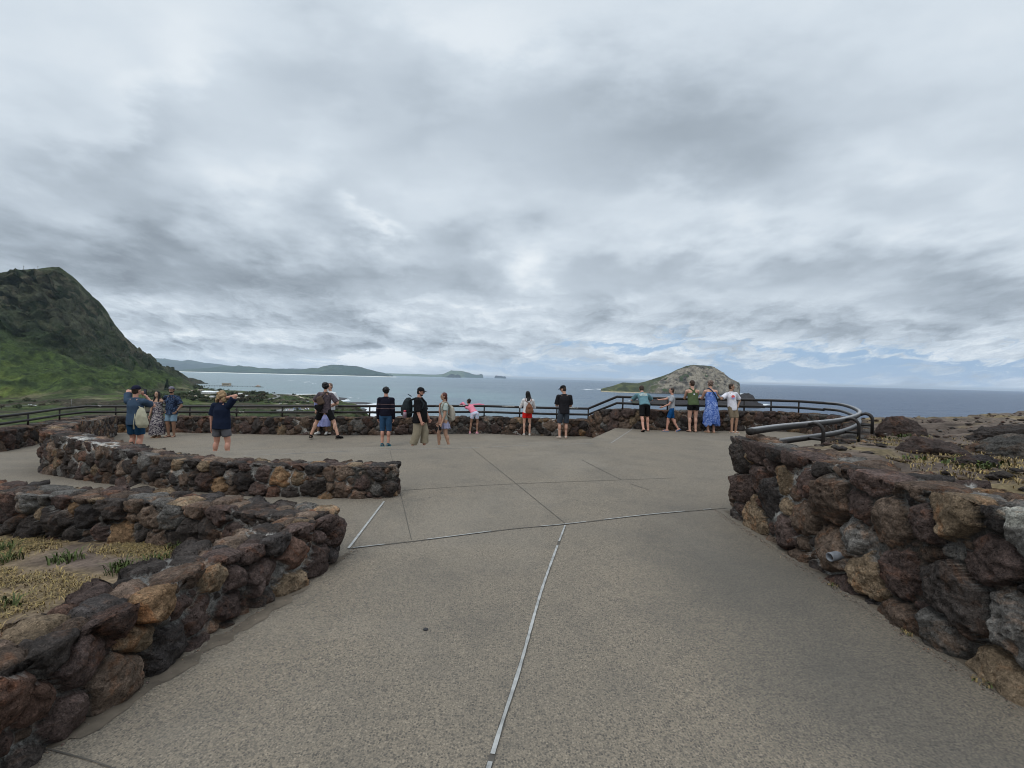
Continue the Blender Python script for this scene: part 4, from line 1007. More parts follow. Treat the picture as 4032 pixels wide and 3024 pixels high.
# lava shelves at the shore and white surf
M_SHELF = plain('wet_lava_shelf', (.022, .020, .021), .6, .4, .1)
M_FOAM = plain('surf_foam', (.62, .65, .67), .8, .08, .2)
def flat_patch(name, pts, z, mat, seed, rough=3.0, kind='structure', label=None, h=0.0):
    P = [onz(a, b, z) for a, b in pts]; n = len(P); V = []; 
    dense = []
    for i in range(n):
        a = P[i]; b = P[(i + 1) % n]
        for k in range(10): dense.append(a.lerp(b, k / 10))
    A_ = np.array([tuple(p) for p in dense]); nn = np.stack([noise(A_ / 9.3, seed), noise(A_ / 9.3, seed + 1)], 1)
    A_[:, :2] += nn * rough
    c = A_.mean(0); m = len(A_); V = [tuple(c + np.array([0, 0, h]))]; rings = [0.5, 0.85, 1.0]
    for q in rings:
        for a in A_:
            p = c + (a - c) * q; V.append((p[0], p[1], z + h * (1 - q ** 3)))
    if h:
        for a in A_: V.append((a[0], a[1], z - 3))
        rings = rings + [1]
    Fc = [(0, 1 + i, 1 + (i + 1) % m) for i in range(m)]
    for r in range(len(rings) - 1):
        for i in range(m):
            a = 1 + r * m + i; b = 1 + r * m + (i + 1) % m; Fc.append((a, a + m, b + m, b))
    o = mesh_from(name, V, Fc, mat); tag(o, label, None, None, kind); return o
flat_patch('lava_shelf', [(1300, 1565), (1330, 1563), (1366, 1568), (1362, 1575), (1330, 1577), (1300, 1573)], SEA + .3, M_SHELF, 3, 6, h=2.0)
flat_patch('lava_shelf', [(1352, 1585), (1400, 1583), (1440, 1584), (1470, 1588), (1440, 1592), (1400, 1593), (1352, 1591)], SEA + .3, M_SHELF, 5, 5, h=2.0)
flat_patch('lava_shelf', [(1380, 1612), (1440, 1608), (1436, 1616), (1400, 1619), (1372, 1617)], SEA + 2, M_SHELF, 7, 4, h=2.0)
foam_px = [([(1310, 1581), (1335, 1577), (1372, 1572), (1380, 1577), (1360, 1580), (1330, 1585)], 1), ([(1366, 1562), (1390, 1564), (1380, 1566)], 2), ([(1360, 1594), (1400, 1593), (1440, 1592.5), (1475, 1588), (1510, 1590), (1505, 1597), (1470, 1596), (1420, 1597), (1370, 1598)], 3),
           ([(1435, 1606), (1480, 1602), (1530, 1606), (1520, 1614), (1470, 1620), (1450, 1632), (1438, 1625), (1442, 1615)], 4), ([(1440, 1634), (1470, 1628), (1500, 1634), (1470, 1640)], 5),
           ([(1130, 1497.6), (1152, 1496.8), (1160, 1497.6), (1140, 1498.1)], 6), ([(1195, 1502.5), (1222, 1502.3), (1220, 1503.0)], 7), ([(1196, 1506), (1214, 1506.5), (1200, 1507.5)], 8), ([(1222, 1506), (1236, 1510), (1230, 1510.5)], 9), ([(1241, 1510), (1247, 1511), (1243, 1512)], 10), ([(1265, 1513), (1271, 1514), (1267, 1514.6)], 11),
           ([(1405, 1566), (1418, 1567), (1410, 1569)], 12), ([(2345, 1531), (2375, 1531.5), (2372, 1534.5), (2350, 1533)], 13), ([(2288, 1532), (2320, 1532.5), (2345, 1533), (2310, 1534.6)], 14), ([(2905, 1549), (2940, 1550), (2930, 1553), (2908, 1552)], 15), ([(2990, 1590), (3035, 1592), (3010, 1597), (2960, 1596)], 16),
           ([(2800, 1590), (2900, 1596), (2880, 1600), (2810, 1595)], 17), ([(2640, 1546), (2700, 1549), (2640, 1549)], 18), ([(980, 1546), (1100, 1551), (1250, 1551), (1310, 1560), (1300, 1562), (1240, 1554), (1100, 1554.5)], 19), ([(2470, 1576), (2500, 1579), (2600, 1583), (2590, 1587), (2500, 1583)], 20)]
def foam_all():
    for pts, s_ in foam_px:
        o = flat_patch('surf_foam', pts, SEA + 0.25, M_FOAM, 100 + s_, 3.5 if s_ not in (6, 7, 8, 9, 10, 11) else 6, kind='stuff', label='white foam of breaking waves on the sea')
foam_all()
# small whitecaps over open water, one object
def whitecaps():
    g = np.random.default_rng(3); V = []; Fc = []
    for _ in range(420):
        px = g.uniform(1500, 4300); py = yh(px) + 8 + 190 * g.random() ** 1.6
        p = onz(px, py, SEA + 0.3); w = g.uniform(1.5, 7) * (0.5 + p.y / 2500); h = w * g.uniform(.15, .35)
        a = g.normal(0.2, .3); n = 7; o = len(V)
        for k in range(n):
            q = 2 * PI * k / n; x = math.cos(q) * w * g.uniform(.6, 1); y = math.sin(q) * h * g.uniform(.6, 1)
            V.append((p.x + x * math.cos(a) - y * math.sin(a), p.y + x * math.sin(a) + y * math.cos(a), SEA + 0.3))
        Fc.append(tuple(range(o, o + n)))
    o = mesh_from('whitecaps', V, Fc, M_FOAM, smooth=False); tag(o, 'tiny white wave crests over the open water', None, None, 'stuff')
whitecaps()
# ================================================================= sky and light
def build_world():
    w = bpy.data.worlds.new('World'); SC.world = w; w.use_nodes = True
    t = NT(w)
    sky = t.n('ShaderNodeTexSky', sky_type='NISHITA', sun_disc=False, sun_elevation=math.radians(50), sun_rotation=math.radians(150), air_density=1.0, dust_density=1.2, ozone_density=1.2, altitude=70)
    tc = t.n('ShaderNodeTexCoord').outputs['Generated']
    sx = t.n('ShaderNodeSeparateXYZ'); t.l(tc, sx.inputs[0])
    X, Y, Z = sx.outputs
    Zp = t.math('MAXIMUM', Z, 0.0)
    k = t.math('DIVIDE', 1.0, t.math('ADD', Zp, 0.17))
    cp = t.n('ShaderNodeVectorMath', operation='SCALE'); t.l(tc, cp.inputs[0]); t.l(k, cp.inputs['Scale'])
    cv = t.mapping(cp.outputs[0], (0.8, 1.0, 0.0), rot=(0, 0, 0.3))
    n_big = t.noise(cv, 0.55, 3, 0.5, 0.4)
    n_mid = t.noise(cv, 1.6, 5, 0.48, 0.15)
    n_fin = t.noise(cv, 6.0, 7, 0.62, 0.25)
    # direction coordinates of the view to the bay: az = x/|y|, el = z/|y|
    ay = t.math('MAXIMUM', t.math('ABSOLUTE', Y), 0.05)
    az = t.math('DIVIDE', X, ay); el = t.math('DIVIDE', Z, ay)
    elc = t.math('MAXIMUM', el, 0.0)
    pc = t.n('ShaderNodeCombineXYZ'); t.l(t.math('DIVIDE', az, t.math('ADD', elc, 0.30)), pc.inputs[0]); t.l(t.math('MULTIPLY', t.math('LOGARITHM', t.math('ADD', elc, 0.16), 2.718), 1.5), pc.inputs[1]); t.l(t.math('MULTIPLY', t.math('SIGN', Y), 3.0), pc.inputs[2])
    n_p = t.noise(pc.outputs[0], 2.0, 6, 0.50, 0.0); n_q = t.noise(t.mapping(pc.outputs[0], loc=(5.2, 2.3, 1)), 4.2, 7, 0.55, 0.0)
    wob = t.math('MULTIPLY', t.math('SUBTRACT', n_p, 0.5), 0.55)
    wob2 = t.math('MULTIPLY', t.math('SUBTRACT', n_q, 0.5), t.ramp(t.math('MAXIMUM', el, 0.0), [(0.0, 0.03), (0.5, 0.35)]))
    cb = t.n('ShaderNodeCombineXYZ'); t.l(t.math('ADD', az, wob), cb.inputs[0]); t.l(t.math('ADD', el, wob2), cb.inputs[1])
    uv = cb.outputs[0]
    def blob(px, py, rx, ry, ang=0.0):
        px *= 4032 / 2212; py *= 4032 / 2212; rx *= 4032 / 2212; ry *= 4032 / 2212
        cx = (px - 2016) / F; cy = (yh(px) - py) / F
        v = t.n('ShaderNodeVectorMath', operation='SUBTRACT'); t.l(uv, v.inputs[0]); v.inputs[1].default_value = (cx, cy, 0)
        v = t.mapping(v.outputs[0], (F / rx, F / ry, 0), rot=(0, 0, 0)) if not ang else t.mapping(t.mapping(v.outputs[0], rot=(0, 0, ang)), (F / rx, F / ry, 0))
        d = t.n('ShaderNodeVectorMath', operation='DOT_PRODUCT'); t.l(v, d.inputs[0]); t.l(v, d.inputs[1])
        return t.math('POWER', 2.718, t.math('MULTIPLY', d.outputs['Value'], -1.0))
    # (px, py, rx, ry, rot, delta) cloud features: light breaks and dark bellies
    FE = [(1480, 300, 430, 150, .0, -.22), (1300, 210, 200, 120, 0, -.07), (1750, 180, 260, 130, -.3, -.07), (700, 140, 190, 120, 0, -.16), (900, 270, 170, 70, -.3, -.10), (150, 380, 260, 110, -.2, -.16), (330, 300, 160, 40, -.5, -.05), (180, 550, 440, 95, -.08, -.27), (560, 600, 300, 55, 0, -.17), (650, 690, 330, 34, 0, -.15), (450, 747, 200, 17, 0, -.20),
          (1000, 520, 110, 60, 0, -.17), (850, 620, 260, 36, 0, -.10), (1500, 585, 330, 36, 0, -.17), (1330, 620, 150, 26, 0, -.06), (1750, 700, 450, 30, 0, -.13), (2130, 640, 220, 55, 0, -.22), (1950, 570, 260, 45, 0, -.10), (1200, 700, 300, 22, 0, -.06), (950, 745, 160, 12, 0, -.12),
          (480, 110, 110, 100, -.5, .10), (620, 350, 240, 60, -.5, .08), (250, 240, 260, 40, -.5, .08), (780, 500, 90, 26, 0, .24), (1120, 575, 60, 60, .4, .26), (1600, 478, 380, 40, 0, .12), (1980, 380, 220, 60, .5, .10), (1050, 60, 200, 60, 0, .10), (780, 762, 100, 14, 0, .30), (500, 718, 200, 9, 0, .16), (1130, 712, 90, 16, 0, .18), (430, 668, 260, 12, 0, .14), (700, 780, 420, 8, 0, .14), (2080, 690, 120, 20, 0, .14)]
    acc = None
    for (px, py, rx, ry, an, dl) in FE:
        b = t.math('MULTIPLY', blob(px, py, rx, ry, an), dl * (1.12 if dl < 0 else 1.0)); acc = b if acc is None else t.math('ADD', acc, b)
    elp = t.math('MAXIMUM', el, 0.0)
    front = t.ramp(Y, [(0.0, 0.0), (0.15, 1.0)])
    base = t.ramp(elp, [(0.0, 0.72), (0.10, 0.69), (0.3, 0.74), (0.55, 0.76), (0.85, 0.81), (1.0, 0.84)])
    nf = t.ramp(elp, [(0.0, 0.35), (0.08, 0.44), (0.22, 0.27), (0.45, 0.14), (0.8, 0.075)])
    puff = t.math('ADD', t.math('MULTIPLY', t.math('SUBTRACT', t.ramp(n_p, [(0.33, 0.0), (0.5, 0.5), (0.66, 1.0)]), 0.5), 0.55), t.math('MULTIPLY', t.math('SUBTRACT', t.ramp(n_q, [(0.38, 0.0), (0.60, 1.0)]), 0.5), 0.30))
    tex = t.math('ADD', t.math('ADD', t.math('MULTIPLY', t.math('SUBTRACT', n_mid, 0.5), 0.30), puff), t.math('MULTIPLY', t.math('SUBTRACT', n_fin, 0.5), t.ramp(elp, [(0.0, 0.5), (0.15, 0.4), (0.35, 0.12)])))
    br = t.math('ADD', t.math('ADD', base, t.math('MULTIPLY', acc, front)), t.math('MULTIPLY', tex, nf))
    br = t.math('ADD', br, t.math('MULTIPLY', t.math('SUBTRACT', n_big, 0.5), 0.12))
    # crisp bright billows
    lum = t.ramp(t.noise(t.mapping(pc.outputs[0], loc=(3.1, 1.7, 0)), 3.0, 9, 0.62, 0.0), [(0.50, 0.0), (0.60, 0.55), (0.72, 1.0)])
    br = t.math('ADD', br, t.math('MULTIPLY', lum, t.ramp(elp, [(0.0, 0.10), (0.10, 0.18), (0.25, 0.09), (0.5, 0.03), (1.0, 0.015)])))
    # small cumulus standing in rows just over the sea
    cu = t.noise(t.mapping(uv, (6.0, 24.0, 1.0)), 1.0, 8, 0.62, 0.3)
    cub = t.math('MULTIPLY', t.math('SUBTRACT', t.ramp(cu, [(0.40, 0.0), (0.52, 0.55), (0.62, 1.0)]), 0.45), t.ramp(elp, [(0.0, 0.10), (0.03, 0.34), (0.11, 0.24), (0.2, 0.0)]))
    br = t.math('ADD', br, cub)
    K = 1.2 / 0.1
    ccol = t.ramp(br, [(0.10, (0.090, 0.110, 0.135)), (0.30, (0.180, 0.213, 0.252)), (0.48, (0.32, 0.372, 0.428)), (0.62, (0.425, 0.486, 0.55)), (0.78, (0.54, 0.605, 0.668)), (0.98, (0.72, 0.765, 0.80))])
    over = t.math('MULTIPLY', t.ramp(Z, [(0.66, 0.0), (0.95, 1.0)]), 1.3)    # an overcast is brightest overhead
    ccol2 = t.n('ShaderNodeVectorMath', operation='SCALE'); t.l(ccol, ccol2.inputs[0]); t.l(t.math('ADD', over, 1.0), ccol2.inputs['Scale'])
    sc = t.n('ShaderNodeVectorMath', operation='SCALE'); t.l(ccol2.outputs[0], sc.inputs[0]); sc.inputs['Scale'].default_value = K
    # blue openings low over the right of the sea
    blue_zone = t.math('ADD', blob(2000, 785, 480, 34), t.math('ADD', t.math('MULTIPLY', blob(1350, 745, 300, 20), 0.75), t.math('MULTIPLY', blob(1500, 806, 800, 18), 1.0)))
    hole = t.ramp(t.math('SUBTRACT', blue_zone, t.math('MULTIPLY', t.ramp(t.noise(t.mapping(uv, (1.0, 5.5, 1.0)), 6.5, 8, 0.64, 0.3), [(0.36, 0.0), (0.64, 1.0)]), 0.95)), [(0.0, 0.0), (0.5, 1.0)])
    blue = t.ramp(elp, [(0.0, (0.38, 0.53, 0.72)), (0.05, (0.25, 0.41, 0.64)), (0.2, (0.22, 0.38, 0.60))])
    bs = t.n('ShaderNodeVectorMath', operation='SCALE'); t.l(blue, bs.inputs[0]); bs.inputs['Scale'].default_value = K
    skyb = t.mix(0.25, bs.outputs[0], sky.outputs[0])
    col = t.mix(t.math('MULTIPLY', t.math('MULTIPLY', hole, front), 0.9), sc.outputs[0], skyb)
    # below the horizon a plain dim tone
    col = t.mix(t.ramp(Z, [(0.0, 1.0), (0.0005, 0.0)]), col, tuple(K * c for c in (0.30, 0.36, 0.42)))
    bg = t.n('ShaderNodeBackground'); t.l(col, bg.inputs[0]); bg.inputs[1].default_value = 0.1
    o = t.n('ShaderNodeOutputWorld'); t.l(bg.outputs[0], o.inputs[0])
    w.cycles.sampling_method = 'MANUAL'; w.cycles.sample_map_resolution = 512
    sun = bpy.data.lights.new('sun', 'SUN'); sun.energy = 0.9; sun.angle = math.radians(25); sun.color = (1, .97, .92)
    so = bpy.data.objects.new('sun', sun); C.objects.link(so)
    so.rotation_euler = (math.radians(40), 0, math.radians(-30))
build_world()
def haze():
    mb = MB(); mb.box((0, 0, (SEA - 1 + 480) / 2), (30500, 30500, (480 - SEA + 1) / 2))
    m = bpy.data.materials.new('sea_air'); m.use_nodes = True; t = NT(m)
    v = t.n('ShaderNodeVolumePrincipled'); v.inputs['Color'].default_value = (0.72, 0.85, 1.0, 1); v.inputs['Density'].default_value = 2.0e-5; v.inputs['Anisotropy'].default_value = 0.2
    o = t.n('ShaderNodeOutputMaterial'); t.l(v.outputs[0], o.inputs['Volume'])
    b = mb.build('haze', m, None, False); tag(b, kind='stuff', label='pale sea air'); b.display_type = 'WIRE'
haze()
cam = bpy.data.cameras.new('camera'); cam.sensor_width = 36; cam.lens = 36 * F / 4032; cam.clip_end = 200000; cam.clip_start = 0.05
co = bpy.data.objects.new('camera', cam); C.objects.link(co)
co.matrix_world = Matrix(((rt.x, up.x, -fw.x, 0), (rt.y, up.y, -fw.y, 0), (rt.z, up.z, -fw.z, EYE), (0, 0, 0, 1)))
SC.camera = co
SC.view_settings.view_transform = 'Standard'; SC.view_settings.look = 'None'; SC.view_settings.exposure = 0; SC.view_settings.gamma = 1
SC.cycles.use_denoising = True; SC.cycles.pixel_filter_type = 'BLACKMAN_HARRIS'; SC.cycles.filter_width = 1.05
SC.cycles.max_bounces = 6; SC.cycles.diffuse_bounces = 3; SC.cycles.glossy_bounces = 3; SC.cycles.volume_bounces = 1
# ================================================================= things down on the coast
def ground_pt(px, py):
    """point of the coastal plain seen at this picture position"""
    d = 800
    for _ in range(30): 
        z = land_z(px, d) + 1.0
        p = onz(px, py, z); d = p.y
    return p
HP = []
def gable_house(name, label, px, py, w, l, h, rot, wallc, roofc, roofh=1.5, group=None, floors=1, hip=False):
    p = ground_pt(px, py) if isinstance(px, (int, float)) else px
    HP.append((px, py)); t = thing(name, label, 'house', (p.x, p.y, p.z - 0.5), rot, group)
    mb = MB(); mb.box((0, 0, h / 2 - 1), (w / 2, l / 2, h / 2 + 1)); mb.build('wall', plain('wall_%s' % (wallc,), wallc, .8, .1, .3), t, False)
    e = 0.6; a, b = w / 2 + e, l / 2 + e; ri = a - (b if hip else 0)
    V = [(-a, -b, h), (a, -b, h), (a, b, h), (-a, b, h), (-ri, 0, h + roofh), (ri, 0, h + roofh), (-a, -b, h - .25), (a, -b, h - .25), (a, b, h - .25), (-a, b, h - .25)]
    mesh_from('roof', V, [(0, 1, 5, 4), (2, 3, 4, 5), (1, 2, 5), (3, 0, 4), (6, 9, 8, 7), (6, 7, 1, 0), (7, 8, 2, 1), (8, 9, 3, 2), (9, 6, 0, 3)], plain('roof_%s' % (roofc,), roofc, .7, .12, .3), t, False)
    n = max(2, int(w / 4)); 
    for k in range(n):
        x = -w / 2 + w * (k + .5) / n
        mb = MB(); mb.box((x, -l / 2 - .03, h * .5), (.7, .05, .7)); mb.build('window', plain('dark_pane', (.03, .035, .04), .2, .1, 1), t, False)
    return t
W, G_, B_, BE = (.62, .62, .60), (.32, .34, .36), (.30, .22, .16), (.52, .45, .34)
gable_house('beach_house', 'tall white house with a steep gable below the green slope', 407, 1538, 15, 10, 8, 1.2, W, (.5, .52, .53), 6)
gable_house('long_house', 'long low white roofed building left of the tall white gabled house', 345, 1534, 26, 8, 3, .1, (.45, .45, .43), W, 1.5)
gable_house('house', 'white roofed house just right of the tall white gabled house', 462, 1533, 20, 10, 3.4, .1, W, (.66, .68, .7), 2)
gable_house('house', 'cream flat roofed building left of the capped man with the phone', 515, 1532, 16, 9, 3.2, -.1, BE, BE, .8)
gable_house('house', 'cream roofed bungalow right of the head of the man in the dark cap', 570, 1537, 22, 10, 3.4, 0.05, BE, (.60, .52, .36), 1.2)
gable_house('house', 'blue grey house above the head of the long haired woman', 628, 1537, 12, 9, 6, .2, (.25, .29, .33), (.3, .35, .38), 2)
gable_house('house', 'big white hipped roof right of the couple at the rail', 820, 1549, 34, 16, 4, .15, (.5, .5, .48), (.72, .74, .76), 3.5, hip=True)
gable_house('house', 'pale roofed house beside the big white hipped roof, nearer the curly haired head', 851, 1546, 20, 12, 3.4, -.2, (.45, .44, .42), (.55, .56, .56), 2.5, hip=True)
gable_house('house', 'low tan roof under the big white hipped roof', 800, 1562, 18, 8, 2.8, 0, (.3, .27, .22), (.40, .34, .27), 1.2)
gable_house('house', 'small tan hipped roof among trees right of the couple', 772, 1565, 10, 8, 3, 0, (.3, .27, .22), (.33, .27, .22), 2, hip=True)
gable_house('house', 'grey roofed house right of the curly haired woman', 925, 1561, 20, 9, 3, .05, (.33, .33, .32), (.36, .37, .36), 1.5)
gable_house('house', 'small white house among trees near the shore right of the curly haired woman', 947, 1553, 9, 7, 3, .3, W, W, 1.5)
gable_house('house', 'little white shed by the bushes right of the curly haired woman', 973, 1560, 7, 6, 2.6, .1, W, W, 1)
gable_house('house', 'yellow walled house at the shore under the headland', 706, 1522, 18, 9, 3.5, .2, (.55, .5, .33), (.45, .42, .32), 1.5)
gable_house('house', 'tan roofed house between shore trees near the dark pine', 722, 1519, 12, 9, 3.5, -.1, (.4, .36, .28), (.38, .33, .26), 1.8)
gable_house('park_shelter', 'brown pavilion near the shore road left of the man with legs apart', 1151, 1563, 17, 9, 3.5, -.15, (.11, .09, .075), (.10, .085, .07), 2.5, hip=True)
gable_house('house', 'tiny white hut high on the brown slope', 272, 1494, 7, 6, 3, .2, W, W, 1.5)
g_ = np.random.default_rng(31)
for px_, py_ in [(612, 1546), (640, 1550), (655, 1560), (690, 1545), (705, 1556), (735, 1548), (748, 1561), (762, 1542), (790, 1539), (838, 1566), (872, 1560), (890, 1553), (905, 1570), (930, 1572), (700, 1533), (745, 1532), (500, 1541), (540, 1546), (590, 1545)]:
    gable_house('house', 'small pale roof peeping out among the village trees', px_, py_, g_.uniform(9, 15), g_.uniform(7, 9), 3, g_.uniform(-.4, .4), (.36, .34, .30), [(.5, .5, .48), (.34, .28, .22), (.42, .42, .42), (.26, .2, .17)][g_.integers(0, 4)], g_.uniform(1, 2), 'small houses among the village trees')
# pier with its buildings, standing in the bay
def pier():
    z = SEA; t = thing('pier', 'long thin pier on piles reaching into the bay', 'pier')
    a = onz(738, 1515.5, z + 4); b = onz(1000, 1521, z + 4)
    mb = MB(); d = (b - a); L = d.length; u = d.normalized(); n = Vector((-u.y, u.x, 0)); 
    rot = Matrix(((u.x, n.x, 0), (u.y, n.y, 0), (0, 0, 1)))
    mb.box((a + b) / 2, (L / 2, 1.6, .5), rot); mb.build('deck', plain('pier_deck', (.20, .21, .21), .8, .2, .2), t, False)
    for k in range(26):
        p = a.lerp(b, (k + .5) / 26); mb = MB(); mb.box((p.x, p.y, z + 0.5), (.7, 1.2, 3.4), rot); mb.build('pile', plain('pier_pile', (.13, .13, .13), .8, .2, .2), t, False)
    p = onz(892, 1520.5, z)
    h = thing('pier_house', 'beige two storey pier building standing in the bay', 'building', (p.x, p.y, z), math.atan2(u.y, u.x))
    mb = MB(); mb.box((0, 0, 1.0), (24, 9, 1.6)); mb.build('base', plain('pier_pile', (.13, .13, .13)), h, False)
    mb = MB(); mb.box((0, 0, 7.5), (17, 7, 5)); mb.build('wall', plain('pier_wall', (.42, .36, .27), .8, .1, .1), h, False)
    mb = MB(); mb.box((-1, .5, 13.2), (17.6, 7.6, .8)); mb.build('roof', plain('pier_roof', (.25, .24, .22), .8, .1, .1), h, False)
    mb = MB(); mb.box((0, -7.2, 8), (14, .2, .8)); mb.build('window_band', plain('dark_pane', (.03, .035, .04)), h, False)
    p = onz(1018, 1524.5, z)
    h = thing('pier_house', 'small domed beige building on dark rocks at the pier end', 'building', (p.x, p.y, z), .1)
    mb = MB(); mb.loft([((0, 0, -1), (24, 0, 0), (0, 9, 0)), ((0, 0, 1.5), (21, 0, 0), (0, 7, 0)), ((-2, 0, 3), (12, 0, 0), (0, 5, 0))], 18); mb.build('rock_base', M_SHELF, h)
    mb = MB(); mb.box((-2, 0, 4), (9, 4.5, 2.2)); mb.build('wall', plain('pier_wall', (.42, .36, .27)), h, False)
    mb = MB(); mb.ball((-2, 0, 6), (7, 4.6, 4.2), 14, 8); mb.build('dome', plain('dome_roof', (.40, .32, .28), .8, .1, .1), h)
pier()
# ---- cars
def car_mesh():
    mb = MB()
    mb.loft([((0, -2.2, .62), (.82, 0, 0), (0, 0, .30)), ((0, -1.9, .68), (.95, 0, 0), (0, 0, .42)), ((0, 1.6, .68), (.95, 0, 0), (0, 0, .42)), ((0, 2.15, .6), (.85, 0, 0), (0, 0, .3))], 12, True, 0)
    mb.loft([((0, -.15, .95), (.85, 0, 0), (0, 1.75, 0)), ((0, -.2, 1.45), (.68, 0, 0), (0, 1.15, 0))], 14, True, 1)
    for x in (-.85, .85):
        for y in (-1.35, 1.35): mb.tube([(x - .1, y, .34), (x + .1, y, .34)], .34, 12, 2)
    return mb
CARG = 'cars parked down on the coast'
def car(px, py, colr, rot, label):
    p = ground_pt(px, py)
    o = car_mesh().build('parked_car', None, None, True, [plain('car_%s' % (colr,), colr, .3, .05, 1, .5), plain('car_glass', (.02, .025, .03), .1, .1, 1, .6), plain('tyre', (.02, .02, .02))])
    o.location = (p.x, p.y, p.z + .2); o.rotation_euler = (0, 0, rot); o.scale = (1.25, 1.25, 1.25); tag(o, label, 'car', CARG)
WC = (.75, .76, .78); SL = (.4, .42, .44); DK = (.03, .03, .035); RD = (.3, .04, .03)
car(118, 1597, WC, 1.4, 'white car on the road behind the left railing, left of two close together'); car(136, 1599, WC, 1.5, 'white car on the road behind the left railing, right of two close together')
car(3, 1599, WC, 1.3, 'white car at the left picture edge just above the railing'); car(313, 1596, SL, 1.5, 'silver car above the kink of the left railing'); car(418, 1592, WC, 1.6, 'white car left of the man in the dark cap')
car(719, 1583, WC, 1.3, 'white car at the shoulder of the man in the dark floral shirt'); car(730, 1586, SL, 1.5, 'silver car nearly touching the white one at the shoulder of the floral shirt')
car(1104, 1590, WC, 1.4, 'white van like car standing alone left of centre'); car(1160, 1591, (.6, .6, .5), 1.3, 'cream car right of the lone white one'); car(1212, 1582, WC, 1.2, 'white car in the meadow left of the man with the sling bag')
car(1092, 1561, SL, 1.2, 'left car on the shore road'); car(1097, 1559, WC, 1.2, 'right car on the shore road')
g_ = np.random.default_rng(9)
for k in range(26):
    a = g_.uniform(1116, 1172) if k < 15 else g_.uniform(1176, 1218); b = g_.uniform(1609, 1619)
    car(a, b, [WC, SL, DK, WC, RD, (.1, .15, .3)][k % 6], g_.normal(1.2, .25), 'one of the closely packed cars in the beach car park seen between the two rails')
# car park and road surfaces
def ribbon(name, pts, w, mat, lift=1.2):
    P = [ground_pt(a, b) for a, b in pts]; D, s = resample([tuple(p) for p in P], 6.0)
    T = np.gradient(D[:, :2], axis=0); T /= np.linalg.norm(T, axis=1)[:, None]; V = []
    for i in range(len(D)): V += [(D[i, 0] - T[i, 1] * w, D[i, 1] + T[i, 0] * w, D[i, 2] + lift), (D[i, 0] + T[i, 1] * w, D[i, 1] - T[i, 0] * w, D[i, 2] + lift)]
    o = mesh_from(name, V, grid_faces(len(D), 2), mat); tag(o, kind='structure')
M_ASPH = plain('pale_asphalt', (.20, .20, .19), .9, .1, .05)
ribbon('shore_road', [(1060, 1574), (1080, 1569), (1098, 1563), (1096, 1559), (1088, 1557), (1080, 1554)], 4.5, M_ASPH)
ribbon('shore_path', [(1160, 1557), (1172, 1561), (1180, 1566), (1200, 1570), (1220, 1572)], 5, plain('sandy_track', (.36, .31, .24), .9, .15, .05))
ribbon('sandy_track', [(1080, 1594), (1110, 1593), (1150, 1592.5), (1180, 1592)], 6, plain('sandy_track', (.36, .31, .24)))
ribbon('car_park', [(1100, 1614), (1140, 1615), (1180, 1615), (1225, 1617)], 22, M_ASPH, .6)
ribbon('coast_road', [(-150, 1604), (40, 1601), (200, 1598), (320, 1598), (430, 1594), (560, 1590), (640, 1588), (730, 1588)], 3.5, M_ASPH, .8)
# ---- trees
M_LEAF = mat_attr('tree_leaves', 0.8, 0.6, 1.4, rough=.8)
M_BARK = plain('bark', (.07, .055, .04), .9, .3, 2)
def leaf_crown(seed, rx, rz, n, size, base, flat=False, cone=False):
    g = np.random.default_rng(seed); V = []; Fc = []; cc = []
    nb = 9; cs = g.normal(0, .42, (nb, 3)); cs[:, 2] *= .7; rs = g.uniform(.35, .62, nb)
    for _ in range(n):
        k = g.integers(0, nb); d = g.normal(size=3); d /= np.linalg.norm(d)
        p = cs[k] + d * rs[k] * g.uniform(.7, 1.05)
        if cone: zz = g.random() ** 1.3; a = g.uniform(0, 2 * PI); rr = (1 - zz) * (.35 + .65 * g.random()) * .9; p = np.array([rr * math.cos(a), rr * math.sin(a), zz * 2 - 1])
        p = p * np.array([rx, rx, rz]); s = size * g.uniform(.6, 1.3)
        u = g.normal(size=3); u /= np.linalg.norm(u); w = np.cross(u, g.normal(size=3)); w /= np.linalg.norm(w)
        o = len(V); V += [p + u * s, p + w * s * .8, p - u * s, p - w * s * .8]; Fc.append((o, o + 1, o + 2, o + 3))
        c = np.array(base) * (g.uniform(.7, 1.35)); cc += [c] * 4
    return V, Fc, np.array(cc)
TREE_ME = {}
